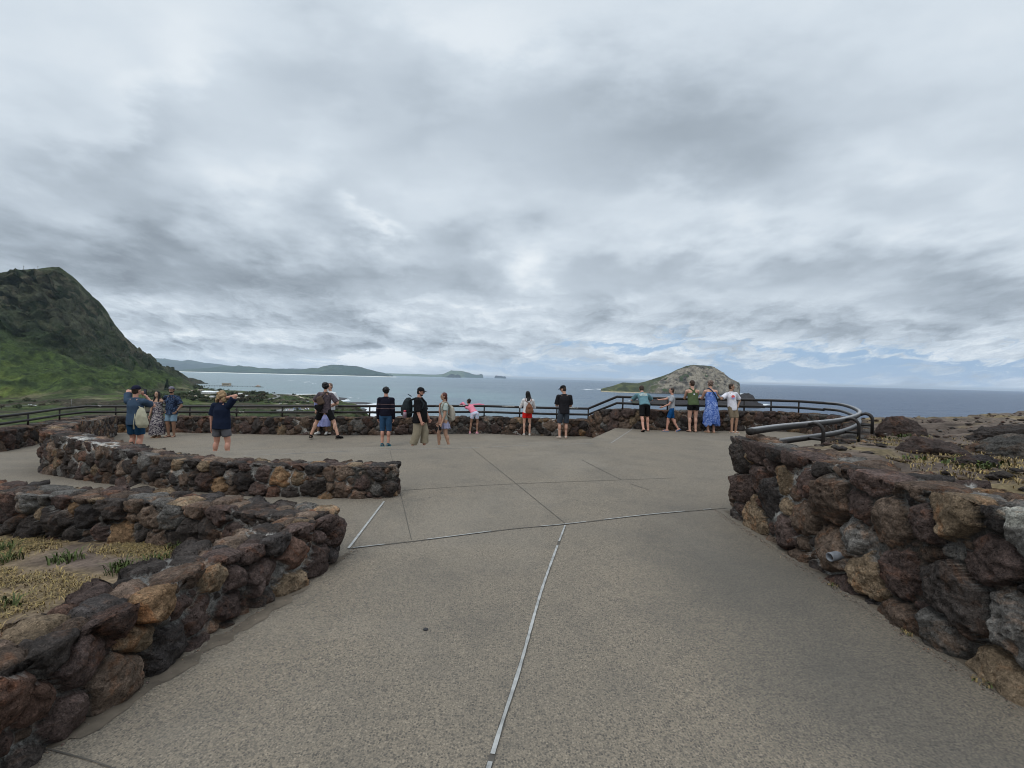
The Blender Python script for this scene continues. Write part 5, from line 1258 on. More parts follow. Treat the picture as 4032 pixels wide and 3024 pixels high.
def tree(px, py, hgt, kind, label, group):
    p = ground_pt(px, py)
    if kind not in TREE_ME:
        sp = {'round': (5.0, 3.4, 420, .95, (.048, .060, .028)), 'olive': (5.2, 3.0, 380, .95, (.078, .080, .044)), 'pine': (4.2, 9.0, 520, 1.1, (.024, .038, .024)), 'brown': (5, 2.6, 320, .95, (.075, .062, .042))}.get(kind)
        if kind == 'palm':
            V = []; Fc = []; cc = []; g = np.random.default_rng(4)
            for k in range(15):
                a = 2 * PI * k / 15 + g.uniform(-.2, .2); up_ = g.uniform(-.1, .7)
                for s_ in range(5):
                    r0, r1 = s_ * .75, (s_ + 1) * .75; z0 = up_ * r0 - .16 * r0 * r0; z1 = up_ * r1 - .16 * r1 * r1; wd = .55 * math.sin(PI * (s_ + .7) / 6)
                    o = len(V); c_, q_ = math.cos(a), math.sin(a)
                    V += [(r0 * c_ - q_ * wd, r0 * q_ + c_ * wd, z0 - .25), (r0 * c_ + q_ * wd, r0 * q_ - c_ * wd, z0 - .25), (r1 * c_ + q_ * wd, r1 * q_ - c_ * wd, z1 - .25), (r1 * c_ - q_ * wd, r1 * q_ + c_ * wd, z1 - .25)]
                    Fc.append((o, o + 1, o + 2, o + 3)); cc += [(.04, .052, .022)] * 4
            cz = 9.0; tr = [(0, 0, -1), (.3, 0, 3), (.5, .1, 6), (.4, .1, 9)]; rad = [.35, .25, .2, .16]
            V = [(v[0] + .4, v[1] + .1, v[2] + cz) for v in V]; Hn = 11.0; cc = np.array(cc)
        else:
            rx, rz, n, s_, c_ = sp; V, Fc, cc = leaf_crown(hash(kind) % 97 if False else {'round': 3, 'olive': 5, 'pine': 8, 'brown': 11}[kind], rx, rz, n, s_, c_, cone=kind == 'pine')
            cz = rz * .75 + 2.2 if kind != 'pine' else rz + 1.5; V = [(v[0], v[1], v[2] + cz) for v in V]; Hn = cz + rz * .9
            tr = [(0, 0, -1.5), (.15, 0, cz * .4), (0, .1, cz)]; rad = [.5, .38, .15]
        cr = mesh_from('crown', V, Fc, M_LEAF, None, False, cc); mb = MB(); mb.tube(tr, rad, 8)
        if kind in ('round', 'olive', 'brown'):
            for q_ in ((1.8, .5), (-1.6, 1), (.4, -1.9)): mb.tube([(0.1, 0, cz * .35), (q_[0], q_[1], cz * .95)], [.25, .08], 6)
        tk = mb.build('trunk', M_BARK); TREE_ME[kind] = (cr.data, tk.data, Hn); bpy.data.objects.remove(cr); bpy.data.objects.remove(tk)
    cd, td, Hn = TREE_ME[kind]; s = hgt / Hn
    t = thing({'palm': 'palm_tree', 'pine': 'pine_tree'}.get(kind, 'leafy_tree'), label, 'tree', (p.x, p.y, p.z - .8), random.uniform(0, 6.28), group); t.scale = (s * random.uniform(.9, 1.2), s * random.uniform(.9, 1.2), s)
    for nm, d in (('crown', cd), ('trunk', td)):
        o = bpy.data.objects.new(nm, d); C.objects.link(o); o.parent = t
tree(657, 1548, 34, 'pine', 'tall dark pine above the heads of the smiling couple', None)
tree(672, 1541, 20, 'pine', 'shorter dark pine right of the tallest pine', None)
for a, b, h in [(832, 1545, 15), (820, 1538, 13), (843, 1540, 13), (880, 1541, 11), (876, 1548, 9), (891, 1546, 10), (899, 1543, 12), (993, 1547, 10), (1006, 1546, 11), (773, 1524, 12), (805, 1530, 11), (851, 1549, 12), (866, 1537, 9)]:
    tree(a, b, h, 'palm', 'palm tree with a ragged crown along the village shore', 'palm trees along the village shore')
for a, b, h in [(868, 1541, 9), (1030, 1551, 8), (1040, 1552, 7), (770, 1520, 9), (716, 1476, 12), (722, 1479, 13), (704, 1474, 10), (1052, 1553, 7), (1080, 1550, 5), (1020, 1552, 9), (1155, 1557, 6), (1230, 1560, 5)]:
    tree(a, b, h, 'round', 'small dark tree close to the waterline of the bay', 'dark trees near the waterline')
def tree_field(n, kinds, x0, x1, ya, yb, h0, h1, label, group, seed):
    g = np.random.default_rng(seed); k = 0
    while k < n:
        px = g.uniform(x0, x1); py = g.uniform(ya, yb)
        if any(abs(px - a) < 20 and -1 < py - b_ < 12 for a, b_ in HP): continue
        tree(px, py, g.uniform(h0, h1), kinds[g.integers(0, len(kinds))], label, group); k += 1
tree_field(46, ['round', 'olive', 'round'], 600, 800, 1527, 1580, 8, 14, 'bushy dark tree in the village behind the couple', 'village trees behind the couple', 1)
tree_field(50, ['round', 'olive', 'brown'], 800, 1040, 1550, 1585, 6, 11, 'bushy tree between the houses behind the curly haired woman', 'village trees behind the curly haired woman', 2)
tree_field(60, ['round', 'brown', 'olive'], 300, 620, 1520, 1560, 6, 11, 'bushy tree at the foot of the mountain around the white gabled house', 'trees at the foot of the mountain', 3)
tree_field(40, ['olive', 'round'], 1040, 1260, 1558, 1590, 3, 5.5, 'low round shrub on the green flats near the shore road', 'shrubs on the green flats', 4)
tree_field(60, ['brown', 'olive', 'round'], -60, 640, 1560, 1610, 4, 7, 'low shrub in the scrubland behind the left railing', 'shrubs behind the left railing', 5)
tree_field(26, ['olive', 'round'], 900, 1400, 1612, 1640, 2.5, 4, 'low shrub right behind the far parapet', 'shrubs behind the far parapet', 6)
# pole by the road and masts on the summit
def mast(name, label, px, pyb, pyt, d, r, cat):
    a = ond(px, pyb, d); b = ond(px, pyt, d); h = b.z - a.z
    t = thing(name, label, cat, (a.x, a.y, a.z - 3))
    mb = MB(); mb.tube([(0, 0, 0), (0, 0, h + 3)], [r, r * .6], 8); mb.build('pole', plain('mast_grey', (.25, .26, .27)), t)
    mb = MB(); mb.box((0, 0, h + 1.5), (h * .12, r, r)); mb.build('crossarm', plain('mast_grey', (.25, .26, .27)), t, False)
mast('radio_mast', 'left one of the thin masts on the mountain summit', 93, 1064, 1046, 1318, .7, 'mast')
mast('radio_mast', 'right one of the thin masts on the mountain summit', 149, 1060, 1048, 1328, .7, 'mast')
mast('utility_pole', 'pale utility pole by the road below the mountain', 281, 1594, 1571, 620, .18, 'pole')
# ================================================================= people
def remesh(o, vox, smooth=2, wr=0.0, wsc=0.06, seed=1, disp=None):
    m = o.modifiers.new('r', 'REMESH'); m.mode = 'VOXEL'; m.voxel_size = vox; m.use_smooth_shade = True
    if smooth: s = o.modifiers.new('s', 'SMOOTH'); s.iterations = smooth; s.factor = 0.5
    dg = bpy.context.evaluated_depsgraph_get(); dg.update()
    me = bpy.data.meshes.new_from_object(o.evaluated_get(dg)); old = o.data
    o.modifiers.clear(); o.data = me; me.name = o.name
    mats = [x for x in old.materials]
    me.materials.clear()
    for x in mats: me.materials.append(x)
    n = len(me.vertices)
    if n and (wr or disp):
        co = np.zeros(n * 3, np.float32); me.vertices.foreach_get('co', co); co = co.reshape(-1, 3)
        nr = np.zeros(n * 3, np.float32); me.vertex_normals.foreach_get('vector', nr); nr = nr.reshape(-1, 3)
        if wr: h = wr * (ridged(co / np.array([wsc, wsc, wsc * 2.2]), 3, seed)); co = co + nr * h[:, None]
        if disp: co = disp(co, nr)
        me.vertices.foreach_set('co', co.ravel().astype(np.float32)); me.update()
    me.polygons.foreach_set('use_smooth', [True] * len(me.polygons))
    bpy.data.meshes.remove(old); return o
def ik(a, c, l1, l2, hint):
    a = Vector(a); c = Vector(c); d = c - a; L = d.length
    if L > (l1 + l2) * .995: c = a + d.normalized() * (l1 + l2) * .995; d = c - a; L = d.length
    x = (l1 * l1 - l2 * l2 + L * L) / (2 * L); h = math.sqrt(max(0, l1 * l1 - x * x)); u = d.normalized()
    v = Vector(hint) - u * Vector(hint).dot(u)
    v = v.normalized() if v.length > 1e-5 else Vector((0, 0, 1)).cross(u).normalized()
    return a + u * x + v * h, c
SKIN = {}
def skin_mat(c):
    if c in SKIN: return SKIN[c]
    m, t = newmat('skin'); v = t.obj(); n = t.noise(v, 14, 3)
    b = t.out(t.ramp(n, [(0.3, tuple(x * .9 for x in c)), (0.7, tuple(min(1, x * 1.08) for x in c))]), .55, None, .35)
    SKIN[c] = m; return m
def cloth(name, c, rough=.85): return plain('cloth_' + name, c, rough, .16, 7, .12, .15)
def cloth_pattern(name, base, fig, scale=9, lo=.5, hi=.56, stretch=(1, 1, 1), third=None):
    m, t = newmat('cloth_' + name); v = t.mapping(t.obj(), stretch)
    n = t.noise(v, scale, 3, .6, 1.2)
    col = t.mix(t.ramp(n, [(lo, 0.0), (hi, 1.0)]), base, fig)
    if third: col = t.mix(t.ramp(t.noise(t.mapping(v, loc=(3, 5, 1)), scale * 1.3, 3, .6, 1.5), [(.56, 0.0), (.6, 1.0)]), col, third)
    t.out(col, .85, None, .12); return m
SK_L = (.50, .29, .21); SK_M = (.40, .235, .16); SK_T = (.33, .19, .125); SK_D = (.26, .145, .095); SK_R = (.50, .26, .19)
class Person:
    def __init__(s, label, px, zg, H, heading, py=None, d=None, skin=SK_M, fat=1.0, sh=1.0, lean=0.0, side=0.0, feet=((-.09, 0, 6), (.09, 0, -6)), pel=(0, 0), hands=None, elb=(None, None), headyaw=0.0, headpitch=0.0, headroll=0.0, curl=(.5, .5), tw=0.0, lift=0.0, knees=(None, None)):
        s.H = H; h = H
        if py is not None: p = onz(px, py, zg)
        else: r = ray(px, 1600); p = Vector((r.x / r.y * d, d, zg))
        s.p = p; s.root = thing('person', label, 'person', (p.x, p.y, zg), heading); s.label = label; s.heading = heading
        s.fat = fat
        fl = []
        for f in feet:
            z = f[3] if len(f) > 3 else 0.0
            fl.append((Vector((f[0], f[1], .045 * h + z)), math.radians(f[2]), f[4] if len(f) > 4 else 0.0))
        th, shk = .245 * h, .245 * h
        hw = .052 * h * (0.9 + .1 * fat)
        pl = Vector((pel[0], pel[1], 0)); hz = 9
        for i, sg in enumerate((-1, 1)):
            a = fl[i][0]; dx = a.x - (pl.x + sg * hw); dy = a.y - pl.y; hz = min(hz, a.z + math.sqrt(max(.01, ((th + shk) * .992) ** 2 - dx * dx - dy * dy)))
        pl.z = hz + lift; s.pel = pl
        ht = [pl + Vector((sg * hw, 0, 0)) for sg in (-1, 1)]; s.hip = ht; s.foot = fl
        s.knee = []
        for i in (0, 1):
            yw = fl[i][1]; hint = knees[i] or Vector((math.sin(-yw), math.cos(yw), 0.0))
            k, c = ik(ht[i], fl[i][0], th, shk, hint); s.knee.append(k)
        u = Vector((math.sin(side), math.sin(lean), math.cos(lean) * math.cos(side))).normalized(); s.u = u
        r = Vector((math.cos(tw), math.sin(tw), 0)); r = (r - u * r.dot(u)).normalized(); f = u.cross(r); s.r = r; s.f = f
        s.neck = pl + u * .315 * h + f * 0.0
        sw = .106 * h * sh
        s.sho = [s.neck - u * .048 * h - r * sw, s.neck - u * .048 * h + r * sw]
        hu = (u * .4 + Vector((0, 0, .6))).normalized()
        R = Matrix.Rotation(headyaw, 3, 'Z')
        hf = R @ Vector((f.x, f.y, 0)).normalized(); hr = hf.cross(Vector((0, 0, 1)))
        q = Matrix.Rotation(-headpitch, 3, hr) ; hf = q @ hf; hu2 = q @ Vector((0, 0, 1)); q2 = Matrix.Rotation(headroll, 3, hf); hu2 = q2 @ hu2; hr = hf.cross(hu2)
        s.hf, s.hu, s.hr = hf, hu2, hr
        s.hc = s.neck + hu * .055 * h + hu2 * .05 * h + hf * .014 * h
        ua, fa = .178 * h, .15 * h; s.elb = []; s.wr = []
        for i, sg in enumerate((-1, 1)):
            t_ = hands[i] if hands and hands[i] is not None else s.sho[i] + Vector((sg * .05 * h, .03 * h, -.325 * h)) - Vector((0, 0, 0))
            hint = elb[i] or Vector((sg * .3, -1, 0))
            e, w = ik(s.sho[i], t_, ua, fa, hint); s.elb.append(e); s.wr.append(w)
        # ---------------- body, one continuous surface
        mb = MB(); F_ = fat
        def ring(t, rx, ry, off=0.0): return (pl + u * (t * h) + f * (off * h), r * rx * h, f * ry * h)
        bel = max(0, fat - 1.0) * .05
        mb.loft([ring(-.035, .055, .05), ring(-.01, .088 * F_, .062 * F_), ring(.05, .085 * F_, .06 * F_, bel * .5), ring(.12, .074 * F_, .054 * F_, bel), ring(.2, .084 * (F_ * .5 + .5), .06 * (F_ * .5 + .5), bel * .4), ring(.26, .092 * sh, .058), ring(.30, .075 * sh, .04), ring(.318, .034, .032)], 20)
        mb.cap(s.neck - u * .02 * h, s.hc - hu2 * .03 * h - hf * .01 * h, .033 * h * (.8 + .2 * F_), .030 * h * (.8 + .2 * F_), 12)
        Rm = Matrix((hr, hf, hu2)).transposed()
        mb.ball(s.hc + hu2 * .008 * h, (.044 * h, .052 * h, .056 * h), 18, 14, rot=Rm)
        mb.ball(s.hc + hf * .012 * h - hu2 * .03 * h, (.034 * h, .038 * h, .038 * h), 14, 10, rot=Rm)
        mb.cap(s.hc + hf * .05 * h + hu2 * .002 * h, s.hc + hf * .060 * h - hu2 * .012 * h, .005 * h, .0085 * h, 8)
        for sg in (-1, 1): mb.ball(s.hc + hr * sg * .045 * h - hu2 * .004 * h - hf * .004 * h, (.006 * h, .012 * h, .018 * h), 8, 6, rot=Rm)
        for i, sg in enumerate((-1, 1)):
            k = .6 + .4 * F_
            mb.cap(s.sho[i], s.elb[i], .031 * h * k, .0235 * h * k, 12); mb.cap(s.elb[i], s.wr[i], .0235 * h * k, .0155 * h * k, 12)
            mb.cap(s.neck - u * .016 * h, s.sho[i], .022 * h, .030 * h * k, 10)
            mb.cap(s.hip[i], s.knee[i], .050 * h * F_ ** .7, .034 * h * F_ ** .5, 14); a = fl[i][0]
            mb.cap(s.knee[i], a, .032 * h * F_ ** .5, .0215 * h, 12)
            kd = (a - s.knee[i]); back = Vector((math.sin(fl[i][1]), -math.cos(fl[i][1]), 0))
            mb.ball(s.knee[i] + kd * .3 + back * .010 * h, (.032 * h * F_ ** .5, .034 * h * F_ ** .5, .068 * h), 12, 9)
            s.handgeo(mb, i, curl[i])
            s.footgeo(mb, i)
        o = mb.build('body', skin_mat(skin), s.root); remesh(o, .0085 if H > 1.45 else .0075, 2)
    def footgeo(s, mb, i, grow=0.0, lowz=0.0):
        h = s.H; a, yw, pitch = s.foot[i]; d = Vector((-math.sin(yw), math.cos(yw), 0)) * math.cos(pitch) + Vector((0, 0, -math.sin(pitch)))
        dn = Vector((0, 0, -1)) * math.cos(pitch) - Vector((-math.sin(yw), math.cos(yw), 0)) * math.sin(pitch) * 0.9; w = d.cross(dn).normalized()
        b = a + dn * .022 * h
        g = grow
        mb.loft([(b - d * .042 * h, w * .012 * h, dn * .012 * h), (b - d * .035 * h, w * (.020 * h + g), dn * (.020 * h + g)), (b, w * (.023 * h + g), dn * (.021 * h + g)), (b + d * .05 * h + dn * .005 * h, w * (.027 * h + g), dn * (.014 * h + g)), (b + d * .088 * h + dn * .009 * h, w * (.024 * h + g), dn * (.010 * h + g)), (b + d * .102 * h + dn * .010 * h, w * .012 * h, dn * .006 * h)], 12)
        mb.cap(a, b, .021 * h + g, .022 * h + g, 10)
    def handgeo(s, mb, i, curl):
        h = s.H; w = s.wr[i]; d = (w - s.elb[i]).normalized(); sg = (-1, 1)[i]
        side = Vector((0, 1, 0)) - d * d.y
        side = side.normalized() if side.length > .25 else (s.r - d * s.r.dot(d)).normalized()
        n = d.cross(side).normalized()
        if n.dot(s.r) * sg > 0: n = -n        # palm looks inwards
        pe = w + d * .052 * h
        mb.loft([(w, side * .014 * h, n * .012 * h), (w + d * .02 * h, side * .021 * h, n * .012 * h), (pe, side * .023 * h, n * .009 * h)], 10)
        for k, (o_, L) in enumerate(((.016, .040), (.0055, .045), (-.0055, .042), (-.016, .033))):
            b = pe + side * o_ * h - d * .006 * h; c1 = b + (d * math.cos(curl) + n * math.sin(curl)) * L * .55 * h; c2 = c1 + (d * math.cos(curl * 2.2) + n * math.sin(curl * 2.2)) * L * .5 * h
            mb.cap(b, c1, .0062 * h, .0056 * h, 7); mb.cap(c1, c2, .0056 * h, .005 * h, 7)
        tb = w + d * .014 * h + side * .018 * h; t1 = tb + (d * .6 + side * .65 + n * .35).normalized() * .024 * h; t2 = t1 + (d * .85 + side * .2 + n * .45).normalized() * .022 * h
        mb.cap(tb, t1, .0075 * h, .0066 * h, 7); mb.cap(t1, t2, .0066 * h, .0055 * h, 7)
        s.hand_dir = getattr(s, 'hand_dir', {}); s.hand_dir[i] = (pe, d, side, n)
    # ---------------- clothes
    def tr(s, t, rx, ry, off=0.0, dx=0.0): h = s.H; return (s.pel + s.u * (t * h) + s.f * (off * h) + s.r * dx * h, s.r * rx * h, s.f * ry * h)
    def shirt(s, mat, sleeve=.55, hem=-.03, loose=1.0, name='shirt', fore=0.0, straps=False, low_neck=.0, flare=0.0, label=None):
        h = s.H; F_ = s.fat; bel = max(0, F_ - 1) * .05; L = loose; shf = (s.sho[1] - s.sho[0]).length / (.224 * h)
        mb = MB()
        rings = [s.tr(hem, (.094 + flare) * F_ * L, (.070 + flare * .6) * F_ * L, bel * .4), s.tr(.03, .094 * F_ * L, .069 * F_ * L, bel * .7), s.tr(.09, .088 * F_ * L, .064 * F_ * L, bel), s.tr(.15, .086 * F_ * L, .063 * F_ * L, bel * .8), s.tr(.21, .094 * (F_ * .5 + .5) * L, .068 * (F_ * .5 + .5) * L, bel * .3)]
        if straps:
            rings += [s.tr(.225, .090, .066)]
        else:
            rings += [s.tr(.255, .098 * shf, .064), s.tr(.292 - low_neck, .070 * shf, .046), s.tr(.322 - low_neck, .042, .040)]
        mb.loft(rings, 22)
        if straps:
            for sg in (-1, 1):
                mb.tube([s.tr(.205, 0, 0, -.060, sg * .03)[0], s.tr(.26, 0, 0, -.064, sg * .008)[0], s.tr(.315, 0, 0, -.03, sg * .05 * 1)[0], s.tr(.325, 0, 0, .0, sg * .055)[0], s.tr(.21, 0, 0, .064, sg * .045)[0]], .014 * h, 8)
        if sleeve and not straps:
            for i in (0, 1):
                a, e = s.sho[i], s.elb[i]; k = .6 + .4 * F_
                d = (e - a).normalized(); x = d.cross(Vector((.3, .9, .2))).normalized(); y = d.cross(x)
                mb.cap(s.neck - s.u * .022 * h, a, .026 * h, .038 * h * k, 12)
                mb.ball(a, .041 * h * k * L ** .3, 12, 8)
                if sleeve < 1: b = a.lerp(e, sleeve); mb.loft([(a, x * .041 * h * k, y * .041 * h * k), (b, x * .042 * h * k * L, y * .042 * h * k * L)], 14)
                else:
                    mb.cap(a, e, .039 * h * k, .033 * h * k, 12); w = e.lerp(s.wr[i], fore); mb.cap(e, w, .033 * h * k, .026 * h * k, 12)
        o = mb.build(name, mat, s.root); remesh(o, .013, 3, .006, .07, int(s.p.x * 7) + 3)
        if label: o['label'] = label
        return o
    def shorts(s, mat, frac=.7, loose=1.15, name='shorts', rise=.045, shank=0.0):
        h = s.H; F_ = s.fat; mb = MB()
        mb.loft([s.tr(-.055, .05, .045), s.tr(-.035, .082 * F_, .062 * F_), s.tr(.0, .094 * F_, .070 * F_), s.tr(rise, .086 * F_, .064 * F_)], 20)
        for i in (0, 1):
            a, k = s.hip[i], s.knee[i]; d = (k - a).normalized(); x = d.cross(Vector((0, 1, .1))).normalized(); y = d.cross(x); q = F_ ** .7
            b = a.lerp(k, min(1, frac)); mb.ball(a, .054 * h * q, 12, 8)
            r0 = .055 * h * q; r1 = (.055 - .014 * frac) * h * q * loose
            rings = [(a, x * r0, y * r0 * 1.05), (b, x * r1, y * r1)]
            if shank:
                c = k.lerp(s.foot[i][0], shank); d2 = (s.foot[i][0] - k).normalized(); x2 = d2.cross(Vector((0, 1, .1))).normalized(); y2 = d2.cross(x2)
                rings.append((c, x2 * r1 * .98, y2 * r1 * .98))
            mb.loft(rings, 16)
        o = mb.build(name, mat, s.root); remesh(o, .013, 2, .006, .08, int(s.p.y * 9)); return o
    def skirt(s, mat, zhem, rx=.13, ry=.11, rise=.07, name='skirt', wav=.0, sx=0.0):
        h = s.H; top = s.tr(rise, .080 * s.fat, .060 * s.fat); hipr = s.tr(-.01, .094 * s.fat, .072 * s.fat)
        z = zhem; cx = (s.foot[0][0].x + s.foot[1][0].x) / 2; cy = (s.foot[0][0].y + s.foot[1][0].y) / 2
        mid = s.pel.lerp(Vector((cx, cy, z)), .5); mid = Vector((mid.x, mid.y, (s.pel.z + z) / 2))
        mb = MB(); mb.loft([top, hipr, (mid + Vector((sx * .5, 0, 0)), Vector((rx * .93 * h, 0, 0)), Vector((0, ry * .93 * h, 0))), (Vector((cx + sx, cy, z)), Vector((rx * h, 0, 0)), Vector((0, ry * h, 0)))], 28)
        o = mb.build(name, mat, s.root)
        def dp(co, nr):
            a = np.arctan2(co[:, 1], co[:, 0]); k = np.clip((s.pel.z - co[:, 2]) / max(.1, s.pel.z - z), 0, 1)
            return co + nr * (k * .012 * np.sin(a * 11 + 3 * noise(co * 3, 4)))[:, None] + np.array([0, 0, 1.0])[None] * ((co[:, 2] < z + .02) * wav * noise(co * 9, 8))[:, None]
        remesh(o, .013, 2, .003, .08, 5, dp); return o
    def shoes(s, mat, sole=None, name='shoe'):
        for i in (0, 1):
            mb = MB(); s.footgeo(mb, i, .006); o = mb.build(name, mat, s.root); remesh(o, .010, 1)
            a, yw, pitch = s.foot[i]; s.soleobj(i, sole or plain('white_sole', (.6, .6, .58), .6), o, .006)
    def soleobj(s, i, mat, parent, g=0.004, nm='sole', th=.012):
        h = s.H; a, yw, pitch = s.foot[i]; d = Vector((-math.sin(yw), math.cos(yw), 0)) * math.cos(pitch) + Vector((0, 0, -math.sin(pitch)))
        dn = Vector((0, 0, -1)) * math.cos(pitch) - Vector((-math.sin(yw), math.cos(yw), 0)) * math.sin(pitch) * .9; w = d.cross(dn).normalized(); b = a + dn * (.045 * h - th + .004)
        V = []; out = [(-.045, .4), (-.036, .85), (-.01, .95), (.04, 1.05), (.08, 1.05), (.102, .7), (.112, .3)]
        for dz in (0, th):
            for sg in (-1, 1):
                for (t, k) in (out if sg < 0 else out[::-1]): V.append(b + d * t * h + w * sg * k * (.028 * h + g) + dn * dz)
        n = 14; Fc = [tuple(range(n))[::-1], tuple(range(n, 2 * n))] + [(k, (k + 1) % n, n + (k + 1) % n, n + k) for k in range(n)]
        return mesh_from(nm, V, Fc, mat, parent, False)
    def sandals(s, mat, strap=None, thick=.014):
        for i in (0, 1):
            o = s.soleobj(i, mat, s.root, .004, 'sandal', thick)
            h = s.H; a, yw, pitch = s.foot[i]; d = Vector((-math.sin(yw), math.cos(yw), 0)) * math.cos(pitch) + Vector((0, 0, -math.sin(pitch))); dn = Vector((0, 0, -1)) * math.cos(pitch) - Vector((-math.sin(yw), math.cos(yw), 0)) * math.sin(pitch) * .9
            w = d.cross(dn).normalized(); b = a + dn * .022 * h + d * .05 * h; mb = MB()
            mb.tube([b + w * sg_ * .030 * h * math.sin(t) * 1.0 * 1 + dn * (.022 * h - .036 * h * abs(math.cos(t))) for sg_, t in [(-1, PI / 2), (-1, PI / 4), (1, 0), (1, PI / 4), (1, PI / 2)]], .007, 8); mb.build('strap', strap or mat, o)
    def hair(s, mat, style='short', name='hair'):
        h = s.H; c, f, u, r = s.hc, s.hf, s.hu, s.hr; Rm = Matrix((r, f, u)).transposed(); mb = MB(); g = np.random.default_rng(int(abs(s.p.x) * 100) + 5)
        mb.ball(c + u * .018 * h - f * .010 * h, (.049 * h, .052 * h, .054 * h), 16, 12, rot=Rm)
        mb.ball(c - u * .010 * h - f * .020 * h, (.044 * h, .040 * h, .046 * h), 14, 10, rot=Rm)
        if style == 'long':
            mb.loft([(c - f * .022 * h, r * .048 * h, f * .034 * h), (c - u * .07 * h - f * .030 * h, r * .050 * h, f * .026 * h), (s.neck - s.u * .05 * h - s.f * .060 * h, r * .042 * h, f * .014 * h)], 14)
            for sg in (-1, 1): mb.cap(c + r * sg * .042 * h, c + r * sg * .050 * h - u * .11 * h + f * .012 * h, .016 * h, .015 * h, 8)
        if style == 'longfront':
            for sg in (-1, 1): mb.cap(c + r * sg * .040 * h, c + r * sg * .052 * h - u * .15 * h + f * .028 * h, .018 * h, .016 * h, 8)
            mb.loft([(c - f * .022 * h, r * .048 * h, f * .034 * h), (c - u * .10 * h - f * .030 * h, r * .054 * h, f * .022 * h)], 14)
        if style == 'curly':
            for _ in range(46):
                a = g.uniform(0, 2 * PI); t = g.random(); k = .046 + .018 * t
                q = c - f * .012 * h + r * math.cos(a) * k * h + f * min(.2, math.sin(a)) * k * h - u * (t * .115 - .03) * h
                mb.ball(q, .017 * h * g.uniform(.8, 1.3), 8, 6)
        if style == 'bushy':
            for _ in range(34):
                d = Vector(g.normal(size=3)).normalized()
                if d.y > .45 and d.z < .4: continue
                q = c + u * .014 * h - f * .012 * h + (r * d.x + f * d.y + u * d.z) * .050 * h; mb.ball(q, .014 * h, 8, 6)
        if style == 'ponytail':
            mb.cap(c - f * .052 * h + u * .01 * h, c - f * .075 * h - u * .08 * h, .020 * h, .012 * h, 10)
        if style == 'lowtail':
            mb.cap(c - f * .045 * h - u * .02 * h, c - f * .050 * h - u * .15 * h, .020 * h, .010 * h, 10)
        if style == 'bun': mb.ball(c - f * .05 * h + u * .035 * h, .024 * h, 10, 8); mb.ball(c - f * .02 * h + u * .06 * h, .020 * h, 10, 8)
        if style == 'updo': mb.ball(c - f * .045 * h - u * .005 * h, .028 * h, 10, 8)
        o = mb.build(name, mat, s.root); wr = {'curly': .006, 'bushy': .005}.get(style, .003); remesh(o, .008, 1, wr, .03, 9); return o
    def cap(s, mat, back=False, brim=None):
        h = s.H; c, f, u, r = s.hc, s.hf, s.hu, s.hr; mb = MB(); d = -1 if back else 1
        rings = []
        for k in range(7):
            a = k / 6 * PI / 2 * .97; rings.append((c + u * (.022 * h + .052 * h * math.sin(a)) - f * .004 * h, r * .0535 * h * math.cos(a) ** .8, f * .060 * h * math.cos(a) ** .8))
        mb.loft(rings, 20); o = mb.build('cap', mat, s.root)
        V = []; n = 9
        for dz in (0, .006):
            for k in range(n): a = -PI / 2 * .8 + PI * .8 * k / (n - 1); V.append(c + u * (.026 * h + dz) + f * d * (.045 * h) + r * math.sin(a) * .045 * h)
            for k in range(n): a = PI / 2 * .8 - PI * .8 * k / (n - 1); V.append(c + u * (.020 * h + dz) + f * d * (.058 * h + .045 * h * math.cos(a)) + r * math.sin(a) * .047 * h)
        m = 2 * n; mesh_from('brim', V, [tuple(range(m))[::-1], tuple(range(m, 2 * m))] + [(k, (k + 1) % m, m + (k + 1) % m, m + k) for k in range(m)], brim or mat, o, False); return o
    def face(s, beard=None, brow=(.02, .015, .012), glasses=False, smile=True):
        h = s.H; c, f, u, r = s.hc, s.hf, s.hu, s.hr; Rm = Matrix((r, f, u)).transposed()
        for sg in (-1, 1):
            mb = MB(); mb.ball(c + f * .050 * h + r * sg * .017 * h + u * .006 * h, (.0065 * h, .004 * h, .0035 * h), 8, 6, rot=Rm); mb.build('eye', plain('eye_dark', (.02, .015, .015), .3), s.root)
            mb = MB(); mb.ball(c + f * .0515 * h + r * sg * .018 * h + u * .016 * h, (.010 * h, .004 * h, .0022 * h), 8, 6, rot=Rm); mb.build('eyebrow', plain('brow', brow, .9), s.root)
        mb = MB(); mb.ball(c + f * .0475 * h - u * .029 * h, (.014 * h, .005 * h, .0042 * h), 10, 6, rot=Rm); mb.build('mouth', plain('teeth', (.60, .42, .38), .5) if smile else plain('lips', (.30, .12, .10), .5), s.root)
        if beard:
            mb = MB(); mb.ball(c + f * .015 * h - u * .044 * h, (.035 * h, .036 * h, .020 * h), 12, 8, rot=Rm); o = mb.build('beard', plain('beard', beard, .95), s.root)
        if glasses:
            o = None; mb = MB()
            for sg in (-1, 1): mb.box(c + f * .056 * h + r * sg * .018 * h + u * .005 * h, (.015 * h, .003, .010 * h), Rm); mb.box(c + f * .022 * h + r * sg * .048 * h + u * .008 * h, (.002, .034 * h, .002), Rm)
            mb.box(c + f * .057 * h + u * .008 * h, (.008 * h, .002, .002), Rm); mb.build('sunglasses' if glasses == 1 else 'eyeglasses', plain('dark_lens', (.01, .01, .012), .15, spec=.6) if glasses == 1 else plain('clear_lens', (.45, .42, .40), .15, spec=.6), s.root, False)
    def item(s, name, label, cat):   # something carried: its own thing standing in the same frame
        return thing(name, label, cat, s.root.location, s.heading)
HB = plain('hair_black', (.008, .007, .007), .6, .3, 40, .3); HBR = plain('hair_brown', (.035, .020, .012), .6, .3, 40, .3); HRED = plain('hair_auburn', (.07, .014, .010), .5, .3, 40, .4)
